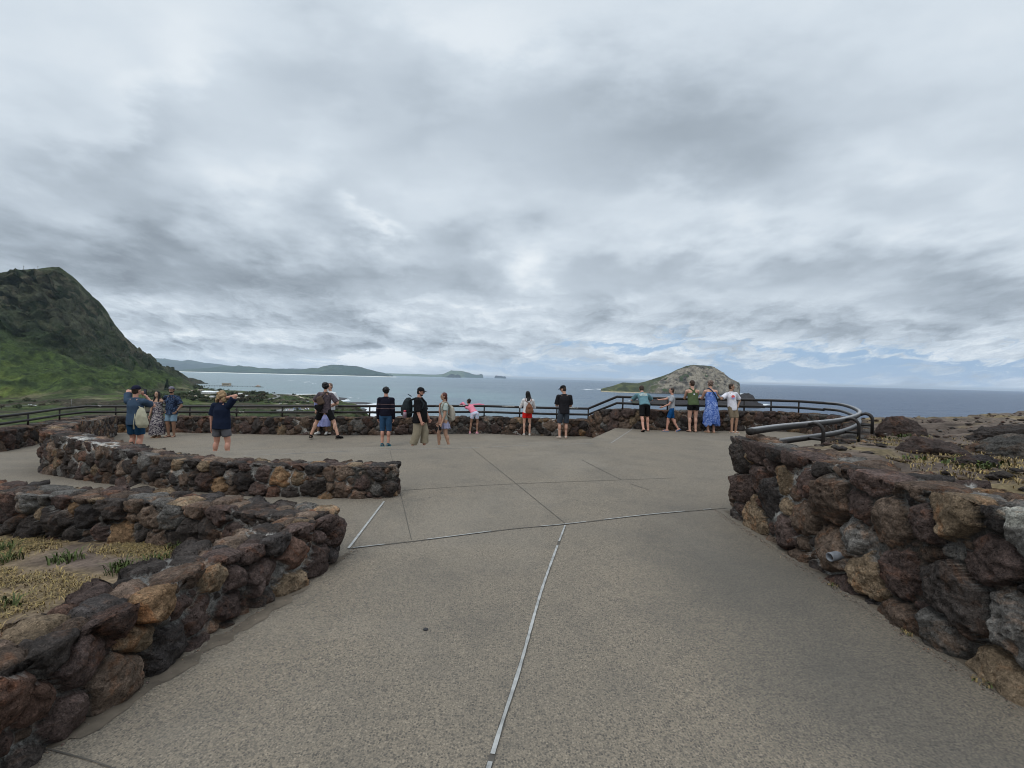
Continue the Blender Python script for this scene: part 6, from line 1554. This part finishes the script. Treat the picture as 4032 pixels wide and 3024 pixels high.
HBL = plain('hair_blond', (.26, .17, .09), .7, .35, 30, .3); HGR = plain('hair_greybrown', (.14, .095, .075), .7, .3, 40, .3)
BLK = cloth('black', (.008, .008, .009)); V3 = Vector
def rel(P, a): return P
# --- 1 photographer in blue
zg = gl(-9.3) + .04
P = Person('man in steel blue tee, navy shorts and dark cap from behind, holding up a phone', 533, zg, 1.76, -.05, d=11.7, skin=SK_R, fat=1.18, sh=1.08, hands=(V3((-.07, .17, 1.60)), V3((.09, .24, 1.50))), elb=(V3((-1, -.1, .1)), V3((.7, .0, -1))), curl=(.9, .9), headyaw=-.1)
P.shirt(cloth('steelblue', (.040, .066, .105)), .72, -.06, 1.08); P.shorts(cloth('navyblue', (.012, .045, .095)), .80, 1.22); P.shoes(BLK); P.hair(HBR, 'short'); P.cap(cloth('darknavy', (.012, .013, .03)), True)
it = P.item('phone', 'black phone held up before the face of the man in the dark cap', 'phone'); pe = P.hand_dir[1][0]
mb = MB(); mb.box(pe + V3((.0, .02, .05)), (.038, .006, .078)); mb.build('case', plain('phone_black', (.012, .012, .014), .3), it, False); mb = MB(); mb.box(pe + V3((.0, .012, .05)), (.034, .002, .072)); mb.build('screen', plain('phone_glass', (.05, .06, .08), .1), it, False)
it = P.item('shoulder_bag', 'off white drawstring sack hanging at the right hip of the man in the dark cap', 'bag')
c = P.pel + V3((.27, -.13, .08)); mb = MB(); mb.loft([(c + V3((-.01, 0, .25)), V3((.03, 0, 0)), V3((0, .03, 0))), (c + V3((0, 0, .18)), V3((.09, 0, 0)), V3((0, .06, 0))), (c, V3((.145, 0, 0)), V3((0, .09, 0))), (c + V3((.03, 0, -.16)), V3((.145, 0, 0)), V3((0, .09, 0))), (c + V3((.04, 0, -.24)), V3((.10, 0, 0)), V3((0, .06, 0)))], 18)
M_SACK = cloth('canvas', (.36, .34, .25)); o = mb.build('sack', M_SACK, it); remesh(o, .014, 2, .012, .09, 4)
mb = MB(); mb.tube([c + V3((-.01, 0, .24)), P.sho[1] + V3((-.06, -.06, -.12)), P.sho[1] + V3((-.07, -.01, .055)), P.sho[1] + V3((-.06, .09, -.05)), c + V3((0, .1, .15))], .014, 8); mb.build('strap', M_SACK, it)
mb = MB(); mb.tube([c + V3((-.12, -.05, .1)), c + V3((-.16, -.04, -.15)), c + V3((-.15, -.04, -.28))], [.008, .01, .022], 8); mb.build('drawstring', M_SACK, it)
# --- 2, 3 smiling couple
zg = gl(-12)
M_FLOR = cloth_pattern('floral_dress', (.028, .024, .038), (.33, .30, .29), 16, .49, .53, (1, 1, 1.3), (.13, .10, .13))
P = Person('smiling long haired woman in a long dark and white patterned off shoulder dress', 622, zg, 1.58, PI - .05, d=16.45, skin=SK_M, fat=1.05, sh=.92, feet=((-.06, 0, 8), (.06, .02, -8)), hands=(V3((-.30, -.06, .95)), V3((.26, .05, .72))), curl=(.5, .4), side=.03, headyaw=0)
P.skirt(M_FLOR, .10, .155, .135, .2, 'dress', .02, 0.02); P.shirt(M_FLOR, 0, -.03, 1.04, 'dress_bodice', straps=False, low_neck=.075); P.sandals(plain('tan_leather', (.25, .15, .08)), None); P.hair(HB, 'longfront'); P.face()
mb = MB()
for i in (0, 1): a = P.sho[i]; e = P.elb[i]; mb.cap(a.lerp(e, .18), a.lerp(e, .42), .036 * 1.58, .037 * 1.58, 12)
mb.build('dress_sleeves', M_FLOR, P.root)
M_ALO = cloth_pattern('blue_leaf_shirt', (.010, .016, .034), (.055, .085, .15), 18, .50, .56)
P = Person('bearded man in dark blue leaf print shirt, light denim shorts and backward cap', 676, zg, 1.74, PI + .05, d=16.55, skin=SK_D, fat=1.05, sh=1.05, feet=((-.08, -.02, 14), (.10, -.02, -16)), hands=(V3((-.22, .10, .90)), V3((.50, -.14, 1.36))), elb=(V3((-1, -.4, 0)), V3((.3, -.6, -1))), curl=(.9, .4), headyaw=.05)
P.shirt(M_ALO, .80, -.07, 1.16, label='open necked dark blue leaf print shirt'); P.shorts(cloth('light_denim', (.17, .25, .32)), .86, 1.2); P.sandals(plain('dark_leather', (.05, .025, .02)), None); P.hair(HB, 'short'); P.cap(cloth_pattern('grey_cap', (.20, .19, .22), (.08, .07, .10), 30), True); P.face((.012, .010, .010))
mb = MB(); w = P.wr[0]; dd = (P.wr[0] - P.elb[0]).normalized(); mb.tube([w - dd * .05, w - dd * .02], .033, 12); mb.build('wristwatch', plain('watch_black', (.01, .01, .01), .3), P.root)
# --- 4 curly blond woman
P = Person('curly blond woman in navy tee and grey shorts from behind, hand raised to her head', 872, gl(-6.9), 1.66, -.05, d=11.2, skin=SK_R, fat=1.22, sh=.98, feet=((-.17, 0, 8), (.17, 0, -8)), hands=(V3((-.27, .05, .78)), V3((.09, .02, 1.52))), elb=(V3((-1, -.5, 0)), V3((1, -.1, -.75))), curl=(.4, 1.0))
P.shirt(cloth('navy', (.008, .013, .030)), .78, -.06, 1.10); P.shorts(cloth('grey', (.10, .098, .108)), .68, 1.16); P.shoes(plain('white_shoe', (.5, .5, .48))); P.hair(HBL, 'curly')
# --- 5 man with sling bag, legs apart
z5 = -.49
M_MOT = cloth_pattern('mottled', (.105, .080, .088), (.050, .040, .050), 20, .46, .58)
P = Person('man in mottled plum tee and black shorts standing with legs wide apart', 1279, z5, 1.82, -.06, d=15.15, skin=SK_L, fat=1.0, sh=1.0, feet=((-.44, 0, 22), (.44, .02, -30)), hands=(V3((-.20, .24, 1.05)), V3((.19, .16, 1.02))), elb=(V3((-1, -.3, 0)), V3((1, -.35, -.2))), curl=(.8, .8), headpitch=-.25, headyaw=.05, side=.03)
P.shirt(M_MOT, .85, -.05, 1.12); P.shorts(BLK, .78, 1.18); P.shoes(BLK, BLK); P.hair(HB, 'bushy')
it = P.item('sling_bag', 'brown and black sling bag on the back of the man with legs apart', 'bag'); c = P.pel + V3((-.06, -.20, .30)); Rb = Matrix.Rotation(-.35, 3, 'Y')
mb = MB(); mb.loft([(c + Rb @ V3((0, 0, -.13)), Rb @ V3((.09, 0, 0)), V3((0, .05, 0))), (c + Rb @ V3((0, 0, -.1)), Rb @ V3((.125, 0, 0)), V3((0, .07, 0))), (c + Rb @ V3((0, 0, .1)), Rb @ V3((.10, 0, 0)), V3((0, .07, 0))), (c + Rb @ V3((0, 0, .15)), Rb @ V3((.06, 0, 0)), V3((0, .04, 0)))], 16); o = mb.build('pouch', cloth('brown_nylon', (.085, .058, .042)), it); remesh(o, .012, 2)
mb = MB(); c2 = c + V3((-.05, .01, -.23)); mb.loft([(c2 + V3((0, 0, .1)), V3((.14, 0, 0)), V3((0, .05, 0))), (c2, V3((.14, 0, 0)), V3((0, .055, 0))), (c2 + V3((.02, 0, -.12)), V3((.05, 0, 0)), V3((0, .03, 0)))], 14); o = mb.build('lower_pocket', BLK, it); remesh(o, .012, 2)
mb = MB(); mb.tube([c + V3((.05, 0, .13)), c + V3((.16, .03, .28)), P.sho[1] + V3((-.08, -.02, .055)), P.sho[1] + V3((-.1, .09, -.03)), P.pel + V3((-.1, .13, .2))], .02, 8); mb.build('strap', cloth('brown_nylon', (.085, .058, .042)), it)
# --- 6, 7 the pair hidden behind him
P = Person('person in a white tee and grey shorts half hidden behind the man with legs apart', 1299, -.49, 1.70, PI * .9, d=16.4, skin=SK_L, fat=1.05, feet=((-.08, 0, 10), (.12, 0, -30)), hands=(V3((-.2, .15, 1.0)), None))
P.shirt(cloth('white', (.58, .60, .62)), .75, -.06, 1.15); P.shorts(cloth('slate', (.06, .06, .065)), .8, 1.15); P.shoes(plain('beige_shoe', (.33, .28, .25))); P.hair(HGR, 'short'); P.face()
M_LAV = cloth_pattern('lavender', (.21, .23, .44), (.27, .28, .48), 9, .45, .6)
P = Person('person in a long lavender dress bending behind the man with legs apart', 1276, -.49, 1.50, PI * 1.0, d=16.2, skin=SK_D, lean=.75, feet=((-.10, 0, 12), (.16, .05, -30)), hands=(V3((-.15, .4, .7)), V3((.12, .4, .75))))
P.skirt(M_LAV, .26, .17, .13, .07, 'dress'); P.shirt(M_LAV, .5, -.03, 1.05, 'dress_bodice'); P.shoes(plain('white_shoe', (.5, .5, .48))); P.hair(HB, 'updo')
# --- 8 dark jacket
M_STR, t_ = newmat('cloth_striped_sweater'); v_ = t_.n('ShaderNodeSeparateXYZ'); t_.l(t_.obj(), v_.inputs[0]); zz = v_.outputs[2]
s1 = t_.math('LESS_THAN', t_.math('ABSOLUTE', t_.math('SUBTRACT', zz, 1.215)), .006); s2 = t_.math('LESS_THAN', t_.math('ABSOLUTE', t_.math('SUBTRACT', zz, 1.09)), .006)
t_.out(t_.mix(t_.math('ADD', s1, s2), (.009, .009, .017), (.20, .13, .13)), .85, None, .1)
P = Person('person with short dark curls in thinly striped black sweater and capri jeans', 1516, -.475, 1.68, .06, py=1757, skin=SK_R, fat=1.06, sh=1.0, feet=((-.085, 0, 5), (.085, 0, -5)), hands=(V3((-.22, .03, .80)), V3((.22, .03, .80))), headyaw=.35)
P.shirt(M_STR, 1.0, -.01, 1.08, fore=.92, name='sweater'); P.shorts(cloth('jeans', (.030, .075, .145)), 1.0, 1.08, 'capri_jeans', shank=.12); P.shoes(plain('teal_shoe', (.01, .07, .10)), plain('teal_sole', (.03, .2, .25))); P.hair(HB, 'bushy')
# --- 9 big man with cap and backpack, profile to the right
P = Person('big bearded man in black tee, black cap and sunglasses, walking right', 1652, -.46, 1.71, -PI / 2 - .1, d=12.9, skin=SK_R, fat=1.42, sh=1.12, feet=((-.10, .12, 5), (.10, -.16, -5)), hands=(V3((-.30, .2, .80)), V3((.27, .16, .72))), elb=(V3((-1, -.6, 0)), V3((.8, -1, 0))), curl=(.9, .9), headpitch=.22, lean=-.03)
P.shirt(BLK, .95, -.075, 1.12); P.shorts(cloth('khaki', (.27, .23, .165)), 1.0, 1.25, 'cargo_pants', shank=.72); P.shoes(BLK); P.hair(HB, 'short'); P.cap(cloth('capblack', (.012, .012, .013))); P.face((.018, .012, .01), glasses=1)
def backpack(P, label, mat, c, sc, extra=None, bottle=None):
    it = P.item('backpack', label, 'backpack'); mb = MB(); x, y, z = sc
    mb.loft([(c + V3((0, 0, -z)), V3((x * .7, 0, 0)), V3((0, y * .6, 0))), (c + V3((0, -.01, -z * .8)), V3((x, 0, 0)), V3((0, y, 0))), (c + V3((0, -.02, 0)), V3((x, 0, 0)), V3((0, y * 1.15, 0))), (c + V3((0, 0, z * .7)), V3((x * .85, 0, 0)), V3((0, y * .8, 0))), (c + V3((0, .02, z)), V3((x * .4, 0, 0)), V3((0, y * .4, 0)))], 18)
    o = mb.build('main_bag', mat, it); remesh(o, .014, 2, .008, .07, 6)
    mb = MB(); mb.loft([(c + V3((0, -y * .95, -z * .75)), V3((x * .6, 0, 0)), V3((0, y * .4, 0))), (c + V3((0, -y * 1.0, 0)), V3((x * .65, 0, 0)), V3((0, y * .45, 0))), (c + V3((0, -y * .8, z * .25)), V3((x * .3, 0, 0)), V3((0, y * .2, 0)))], 14); o = mb.build('front_pocket', mat, it); remesh(o, .014, 2, .005, .05, 8)
    for i, sg in enumerate((-1, 1)):
        mb = MB(); a = P.sho[i]; k = .62; tp = P.neck + (a - P.neck) * k
        mb.tube([c + V3((sg * x * .5, y * .6, z * .75)), tp + V3((0, -.05, .06)), tp + V3((0, .035, .062)), tp + V3((0, .115 * P.fat, -.08)), P.pel + V3((sg * .13 * P.fat, .10 * P.fat, .28)), c + V3((sg * x, y * .4, -z * .6))], .020, 8); mb.build('strap', extra or mat, it)
    return it
it = backpack(P, 'dark green and black hiking backpack on the back of the big man', cloth('dark_pack', (.020, .026, .028)), P.pel + V3((0, -.33, .27)), (.16, .13, .27))
mb = MB(); c = P.pel + V3((.20, -.34, .10)); mb.tube([c + V3((0, 0, -.10)), c + V3((0, 0, .06))], [.05, .048], 12); mb.build('water_bottle', plain('mauve_bottle', (.22, .15, .18), .3), it); mb = MB(); mb.tube([c + V3((0, 0, .06)), c + V3((0, 0, .11))], .035, 12); mb.build('bottle_cap', plain('red_cap', (.45, .05, .07), .4), it)
mb = MB(); mb.tube([P.pel + V3((.1, -.2, .58)), P.pel + V3((.1, -.30, .64))], .012, 6); mb.build('strap_end', cloth('dark_pack', (.02, .026, .028)), it)
# --- 10 auburn woman facing left
M_TOP = cloth_pattern('sage_print', (.34, .40, .38), (.45, .36, .28), 7, .56, .62)
P = Person('slim auburn haired woman in pale sage tee and lilac mini skirt facing the big man', 1750, -.50, 1.61, PI / 2 + .42, d=13.3, skin=SK_M, fat=.92, sh=.92, feet=((-.08, -.16, 4), (.08, .10, -4)), hands=(V3((-.20, .14, .74)), V3((.16, .12, .76))), curl=(.6, .6), headyaw=-.15)
P.shirt(M_TOP, .5, -.0, 1.04); P.skirt(cloth('lilac', (.27, .27, .38)), .60 * 1.0 + .02, .112, .095, .05); P.shoes(plain('white_shoe', (.5, .5, .48))); P.hair(HRED, 'lowtail'); P.face(glasses=2)
backpack(P, 'pale beige backpack on the back of the auburn haired woman', cloth('beige_pack', (.34, .31, .26)), P.pel + V3((0, -.20, .20)), (.13, .085, .22))
it = P.item('crossbody_bag', 'dusty pink crossbody bag hanging at the front of the auburn haired woman', 'bag'); c = P.pel + V3((-.12, .15, .05)); mb = MB(); mb.loft([(c + V3((0, 0, -.13)), V3((.07, 0, 0)), V3((0, .04, 0))), (c, V3((.08, 0, 0)), V3((0, .045, 0))), (c + V3((0, 0, .12)), V3((.045, 0, 0)), V3((0, .03, 0)))], 14); M_PK = cloth('dustypink', (.38, .21, .155)); o = mb.build('pouch', M_PK, it); remesh(o, .012, 2, .006, .05, 3)
mb = MB(); mb.tube([c + V3((.0, 0, .1)), P.pel + V3((-.02, .15, .28)), P.pel + V3((.06, .12, .46)), P.neck + V3((.07, .03, .0)), P.neck + V3((.05, -.07, -.03)), P.pel + V3((-.1, -.10, .2))], [.022, .020, .018, .018, .016, .016], 8); mb.build('strap', M_PK, it)
it = P.item('phone', 'dark phone in the lowered hand of the auburn haired woman', 'phone'); pe = P.hand_dir[0][0]; mb = MB(); mb.box(pe + V3((.0, .01, -.03)), (.012, .035, .07)); mb.build('case', plain('phone_black', (.012, .012, .014)), it, False)
# --- 11 girl in pink leaning over the rail
M_KID = cloth_pattern('pastel_swirls', (.42, .52, .66), (.62, .50, .60), 14, .5, .55)
rz = .525
P = Person('girl in pink hoodie and pastel shorts leaning on the rail, arms spread', 1868, -.455, 1.38, .12, d=16.95, skin=SK_D, fat=.92, sh=.95, lean=.72, side=-.50, feet=((-.14, -.02, 10), (.11, -.03, -25)), pel=(.02, -.02), hands=(V3((-.50, .47, 1.00)), V3((.42, .50, 1.00))), elb=(V3((-.3, 0, 1)), V3((.3, 0, 1))), curl=(.8, .8), headyaw=.9, headpitch=-.15)
M_PINK = cloth('pink', (.62, .20, .27)); P.shirt(M_PINK, 1.0, .02, 1.08, 'hoodie', fore=.9); P.shorts(M_KID, .55, 1.2); P.shoes(plain('pink_shoe', (.60, .26, .32))); P.hair(HB, 'bun'); P.face(smile=False)
# --- 12 woman in red shorts
P = Person('woman in white jacket and bright red shorts at the rail, seen from behind', 2077, -.46, 1.56, .0, d=16.75, skin=SK_L, fat=.98, sh=.95, feet=((-.10, 0, 10), (.10, 0, -4)), hands=(V3((-.19, .30, 1.06)), V3((.16, .30, 1.06))), elb=(V3((-.6, -.5, -1)), V3((.6, -.4, -1))), headyaw=.3, headroll=-.22, side=.05)
M_WH = cloth('whitejacket', (.62, .60, .60)); P.shirt(M_WH, 1.0, -.01, 1.12, 'jacket', fore=.8); P.shorts(cloth('red', (.62, .018, .016)), .50, 1.2); P.shoes(plain('offwhite_shoe', (.40, .37, .33)), BLK); P.hair(HB, 'long')
it = P.item('small_backpack', 'small tan leather backpack of the woman in red shorts', 'backpack'); c = P.pel + V3((.07, -.16, .14)); M_TAN = plain('tan_bag', (.16, .062, .030), .45, .25, 8)
mb = MB(); mb.loft([(c + V3((0, 0, -.16)), V3((.13, 0, 0)), V3((0, .05, 0))), (c + V3((0, 0, -.08)), V3((.15, 0, 0)), V3((0, .07, 0))), (c + V3((-.01, 0, .08)), V3((.11, 0, 0)), V3((0, .05, 0))), (c + V3((-.02, 0, .2)), V3((.03, 0, 0)), V3((0, .02, 0)))], 16); o = mb.build('main_bag', M_TAN, it); remesh(o, .012, 2, .004, .05, 3)
mb = MB(); mb.ball(c + V3((-.01, -.05, .06)), (.05, .03, .06), 12, 8); mb.build('flap', M_TAN, it)
for sg in (-1, 1): mb = MB(); mb.tube([c + V3((-.02, 0, .2)), P.neck + V3((sg * .11, -.09, -.07)), P.neck + V3((sg * .12, -.0, .035))], .011, 8); mb.build('strap', M_TAN, it)
# --- 13 man in black tee
P = Person('man in black tee, charcoal shorts and black cap looking down at his hands', 2221, -.46, 1.80, .05, d=16.2, skin=SK_L, fat=1.05, sh=1.08, feet=((-.13, .0, 28), (.10, .05, -3)), hands=(V3((-.16, .33, 1.10)), V3((.14, .33, 1.10))), elb=(V3((-.5, -.6, -1)), V3((.5, -.5, -1))), headyaw=.95, headpitch=.30, curl=(.9, .9))
P.shirt(cloth('black2', (.016, .015, .018)), .85, -.05, 1.08); P.shorts(cloth('charcoal', (.045, .055, .07)), .95, 1.2); P.shoes(plain('white_orange_shoe', (.45, .36, .30)), plain('grey_sole', (.12, .1, .1))); P.hair(HBR, 'short'); P.cap(cloth('capblack', (.012, .012, .013))); P.face(smile=False, glasses=1)
# --- 14 boy in teal leaning on rail
P = Person('boy in teal tee with white lettering and black shorts leaning over the rail', 2545, 0, 1.60, .0, d=14.95, skin=SK_R, fat=1.0, sh=1.0, lean=.80, feet=((-.16, -.30, 10, .035, .45), (.08, .02, -10)), pel=(-.05, .0), hands=(V3((-.27, .74, .96)), V3((.30, .70, .96))), elb=(V3((-.7, -.4, -.7)), V3((.8, -.4, -.6))), curl=(.4, .6), headpitch=.35)
M_TEAL = cloth('teal', (.10, .19, .22)); P.shirt(M_TEAL, .80, -.03, 1.12); P.shorts(BLK, .92, 1.2); P.sandals(plain('dark_flipflop', (.03, .022, .02)))
P.hair(HBR, 'short')
def print_patch(P, t0, t1, w, back=True, mat=None, name='shirt_print', off=.082, cx=0.0, shape='bars', curve=.03):
    """printed letters or emblem lying on the cloth"""
    h = P.H; sg = -1 if back else 1; V = []; Fc = []
    def pt(x, t): 
        k = 1 - (x / (.10 * h)) ** 2 * .28
        return P.pel + P.u * t * h + P.r * (x + cx * h) + P.f * sg * (off * h) * k
    def quad(x0, x1, a, b):
        n = 4
        for i in range(n):
            xa = x0 + (x1 - x0) * i / n; xb = x0 + (x1 - x0) * (i + 1) / n; o = len(V); V.extend([pt(xa, a), pt(xb, a), pt(xb, b), pt(xa, b)]); Fc.append((o, o + 1, o + 2, o + 3))
    if shape == 'bars':
        rows = 2; g = np.random.default_rng(3)
        for r_ in range(rows):
            a = t0 + (t1 - t0) * r_ / rows; b = a + (t1 - t0) / rows * .8; n = 6
            for k in range(n):
                x0 = -w / 2 + w * k / n; x1 = x0 + w / n * .82; quad(x0, x1, a, a + (b - a) * .3); quad(x0, x0 + (x1 - x0) * .4, a + (b - a) * .3, b); 
                if k % 2: quad(x0 + (x1 - x0) * .4, x1, b - (b - a) * .28, b)
                else: quad(x1 - (x1 - x0) * .3, x1, a + (b - a) * .3, b)
    elif shape == 'disc':
        n = 24; tc = (t0 + t1) / 2; R = (t1 - t0) / 2 * h
        V.append(pt(0, tc))
        for rr in (.5, 1.0):
            for k in range(n): a = 2 * PI * k / n; V.append(pt(R * rr * math.cos(a), tc + R * rr * math.sin(a) / h))
        for k in range(n): k1 = (k + 1) % n; Fc.append((0, 1 + k, 1 + k1)); Fc.append((1 + k, 1 + n + k, 1 + n + k1, 1 + k1))
    return mesh_from(name, V, Fc, mat, P.root, False)
print_patch(P, .185, .25, .25, True, cloth('printwhite', (.50, .55, .52)), 'shirt_lettering', .082)
# --- 15 small boy
P = Person('small boy in grey tee, blue shorts and blue flip flops striding left along the rail', 2640, 0, 1.38, PI / 2 - .15, d=15.1, skin=SK_R, fat=.92, sh=.9, feet=((-.05, .10, 0), (.05, -.26, 0, .03, .5)), pel=(0, -.04), hands=(V3((-.12, .25, .78)), V3((-.1, .36, 1.00))), elb=(V3((-.6, -1, -.4)), V3((.3, -.6, -1))), curl=(.5, .3), headyaw=-.1)
P.shirt(cloth('lightgrey', (.30, .31, .33)), .62, -.04, 1.12); P.shorts(cloth('royal', (.008, .065, .19)), .9, 1.15); P.sandals(plain('blue_flipflop', (.03, .14, .34))); P.hair(HBR, 'short'); P.face(smile=True)
print_patch(P, .13, .20, .14, False, cloth('greyprint', (.10, .14, .2)), 'shirt_lettering', .078)
# --- 16 woman in green tank
P = Person('woman in olive green racerback tank and short black shorts leaning on the rail', 2733, 0, 1.64, .0, d=15.05, skin=SK_L, fat=1.10, sh=1.0, lean=.28, feet=((-.12, 0, 8), (.07, 0, -10)), pel=(-.02, .0), hands=(V3((-.12, .52, 1.09)), V3((.12, .52, 1.09))), elb=(V3((-.35, -.3, -1)), V3((.35, -.3, -1))), headyaw=.35, curl=(.8, .8))
M_OL = cloth('olive', (.070, .095, .045)); P.shirt(M_OL, 0, -.02, 1.06, 'tank_top', straps=True, label='olive green racerback tank top'); P.shorts(BLK, .42, 1.15); P.sandals(plain('dark_flipflop', (.03, .022, .02))); P.hair(HBR, 'updo')
print_patch(P, .175, .205, .05, True, cloth('emblemwhite', (.55, .55, .60)), 'shirt_emblem', .075, 0, 'disc')
# --- 17 tie dye dress
M_TD, t_ = newmat('cloth_tie_dye'); v_ = t_.obj(); n1 = t_.noise(v_, 9, 4, .7, 1.5); n2 = t_.noise(t_.mapping(v_, loc=(4, 1, 2)), 5, 3, .6, .8)
t_.out(t_.mix(t_.ramp(n2, [(.42, 0.0), (.6, .75)]), t_.ramp(n1, [(.36, (.010, .030, .14)), (.48, (.045, .10, .34)), (.56, (.24, .32, .58)), (.68, (.50, .55, .70))]), (.10, .17, .42)), .85, None, .1)
P = Person('woman in a long blue and white tie dye dress leaning on the rail', 2802, 0, 1.64, .03, d=15.0, skin=SK_L, fat=1.2, sh=1.0, lean=.22, feet=((-.09, .0, 12), (.09, .0, -12)), hands=(V3((-.14, .50, 1.09)), V3((.14, .50, 1.09))), elb=(V3((-.35, -.3, -1)), V3((.35, -.3, -1))), curl=(.8, .8), headyaw=.15)
P.skirt(M_TD, .26, .165, .125, .18, 'dress', .07); P.shirt(M_TD, 0, -.03, 1.04, 'dress_bodice', low_neck=.06); P.sandals(plain('tan_sandal', (.40, .27, .17))); P.hair(HGR, 'bushy')
mb = MB(); mb.tube([P.tr(.06, 0, 0, -.02, .115)[0], P.tr(.16, 0, 0, -.085, .06)[0], P.tr(.26, 0, 0, -.082, -.0)[0], P.tr(.32, 0, 0, -.045, -.04)[0], P.tr(.325, 0, 0, .01, -.05)[0]], .017, 8); it = P.item('bag_strap', 'dark blue crossbody strap over the tie dye dress', 'bag'); mb.build('strap', cloth('navystrap', (.012, .035, .075)), it)
# --- 18 teen in white tee
P = Person('teenage boy in white tee with red and blue round print and khaki shorts', 2884, 0, 1.56, PI + .12, d=15.25, skin=SK_T, fat=.92, sh=1.0, lean=-.12, side=.06, feet=((-.07, .10, 5), (.10, .16, 20)), pel=(.0, .0), hands=(V3((-.20, -.02, .84)), V3((.56, .0, 1.24))), elb=(V3((-1, -.5, .1)), V3((.2, .3, -1))), curl=(.9, .4), headyaw=1.0)
P.shirt(cloth('white2', (.62, .61, .66)), .78, -.07, 1.14); P.shorts(cloth('khaki2', (.16, .125, .085)), .95, 1.2); P.sandals(plain('white_slide', (.55, .52, .48))); P.hair(HBR, 'short'); P.face(smile=False)
M_EM, t_ = newmat('cloth_round_emblem'); v_ = t_.n('ShaderNodeSeparateXYZ'); t_.l(t_.obj(), v_.inputs[0]); kk = t_.math('ADD', v_.outputs[2], t_.math('MULTIPLY', t_.noise(t_.obj(), 22, 3), .1))
t_.out(t_.ramp(t_.math('MULTIPLY', t_.math('SUBTRACT', kk, 1.06), 4.0), [(.12, (.10, .22, .55)), (.42, (.30, .36, .62)), (.5, (.62, .10, .10)), (.9, (.70, .16, .14))]), .85, None, .1)
print_patch(P, .165, .245, .13, False, M_EM, 'shirt_emblem', .083, .012, 'disc')
# pale scratched graffiti patches on the top rail
def rail_patch(px0, px1, seed, low=False):
    g = np.random.default_rng(seed); V = []; Fc = []
    for a, b in zip(main_pl[:-1], main_pl[1:]):
        for px in np.arange(px0, px1, 1.2):
            r = ray(px, 1600); k = r.x / r.y; fa = a[0] - k * a[1]; fb = b[0] - k * b[1]
            if fa * fb <= 0:
                p = Vector(a).lerp(Vector(b), fa / (fa - fb)) - Vector((0, 0, .215 if low else 0)); d = (Vector(b) - Vector(a)).normalized(); n = Vector((-d.y, d.x, 0)); n = -n if n.y > 0 else n
                if g.random() < .25: continue
                w = .007; a0 = g.uniform(-.2, .5); a1 = a0 + g.uniform(.3, .9); o = len(V)
                for aa in (a0, (a0 + a1) / 2, a1):
                    q = p + (n * math.cos(aa) + Vector((0, 0, 1)) * math.sin(aa)) * .0455
                    V += [q - d * w, q + d * w]
                Fc += [(o, o + 1, o + 3, o + 2), (o + 2, o + 3, o + 5, o + 4)]
    if V: mesh_from('scratched_paint', V, Fc, plain('bare_scratches', (.30, .29, .26), .6, .3, 40), rail_a, False)
for i, (a, b, lw) in enumerate([(1979, 2028, 0), (2238, 2276, 0), (1500, 1514, 0), (1809, 1830, 0), (1320, 1334, 0), (945, 965, 1), (388, 404, 0)]): rail_patch(a, b, i + 1, bool(lw))
# small dark marks on the pavement
mb = MB(); p = onz(1676, 2478, .003); mb.tube([(p.x, p.y, .001), (p.x, p.y, .006)], .016, 12); o = mb.build('pebble', plain('dark_pebble', (.03, .03, .032))); tag(o, 'small dark pebble lying alone on the pavement left of the white strip', 'pebble')
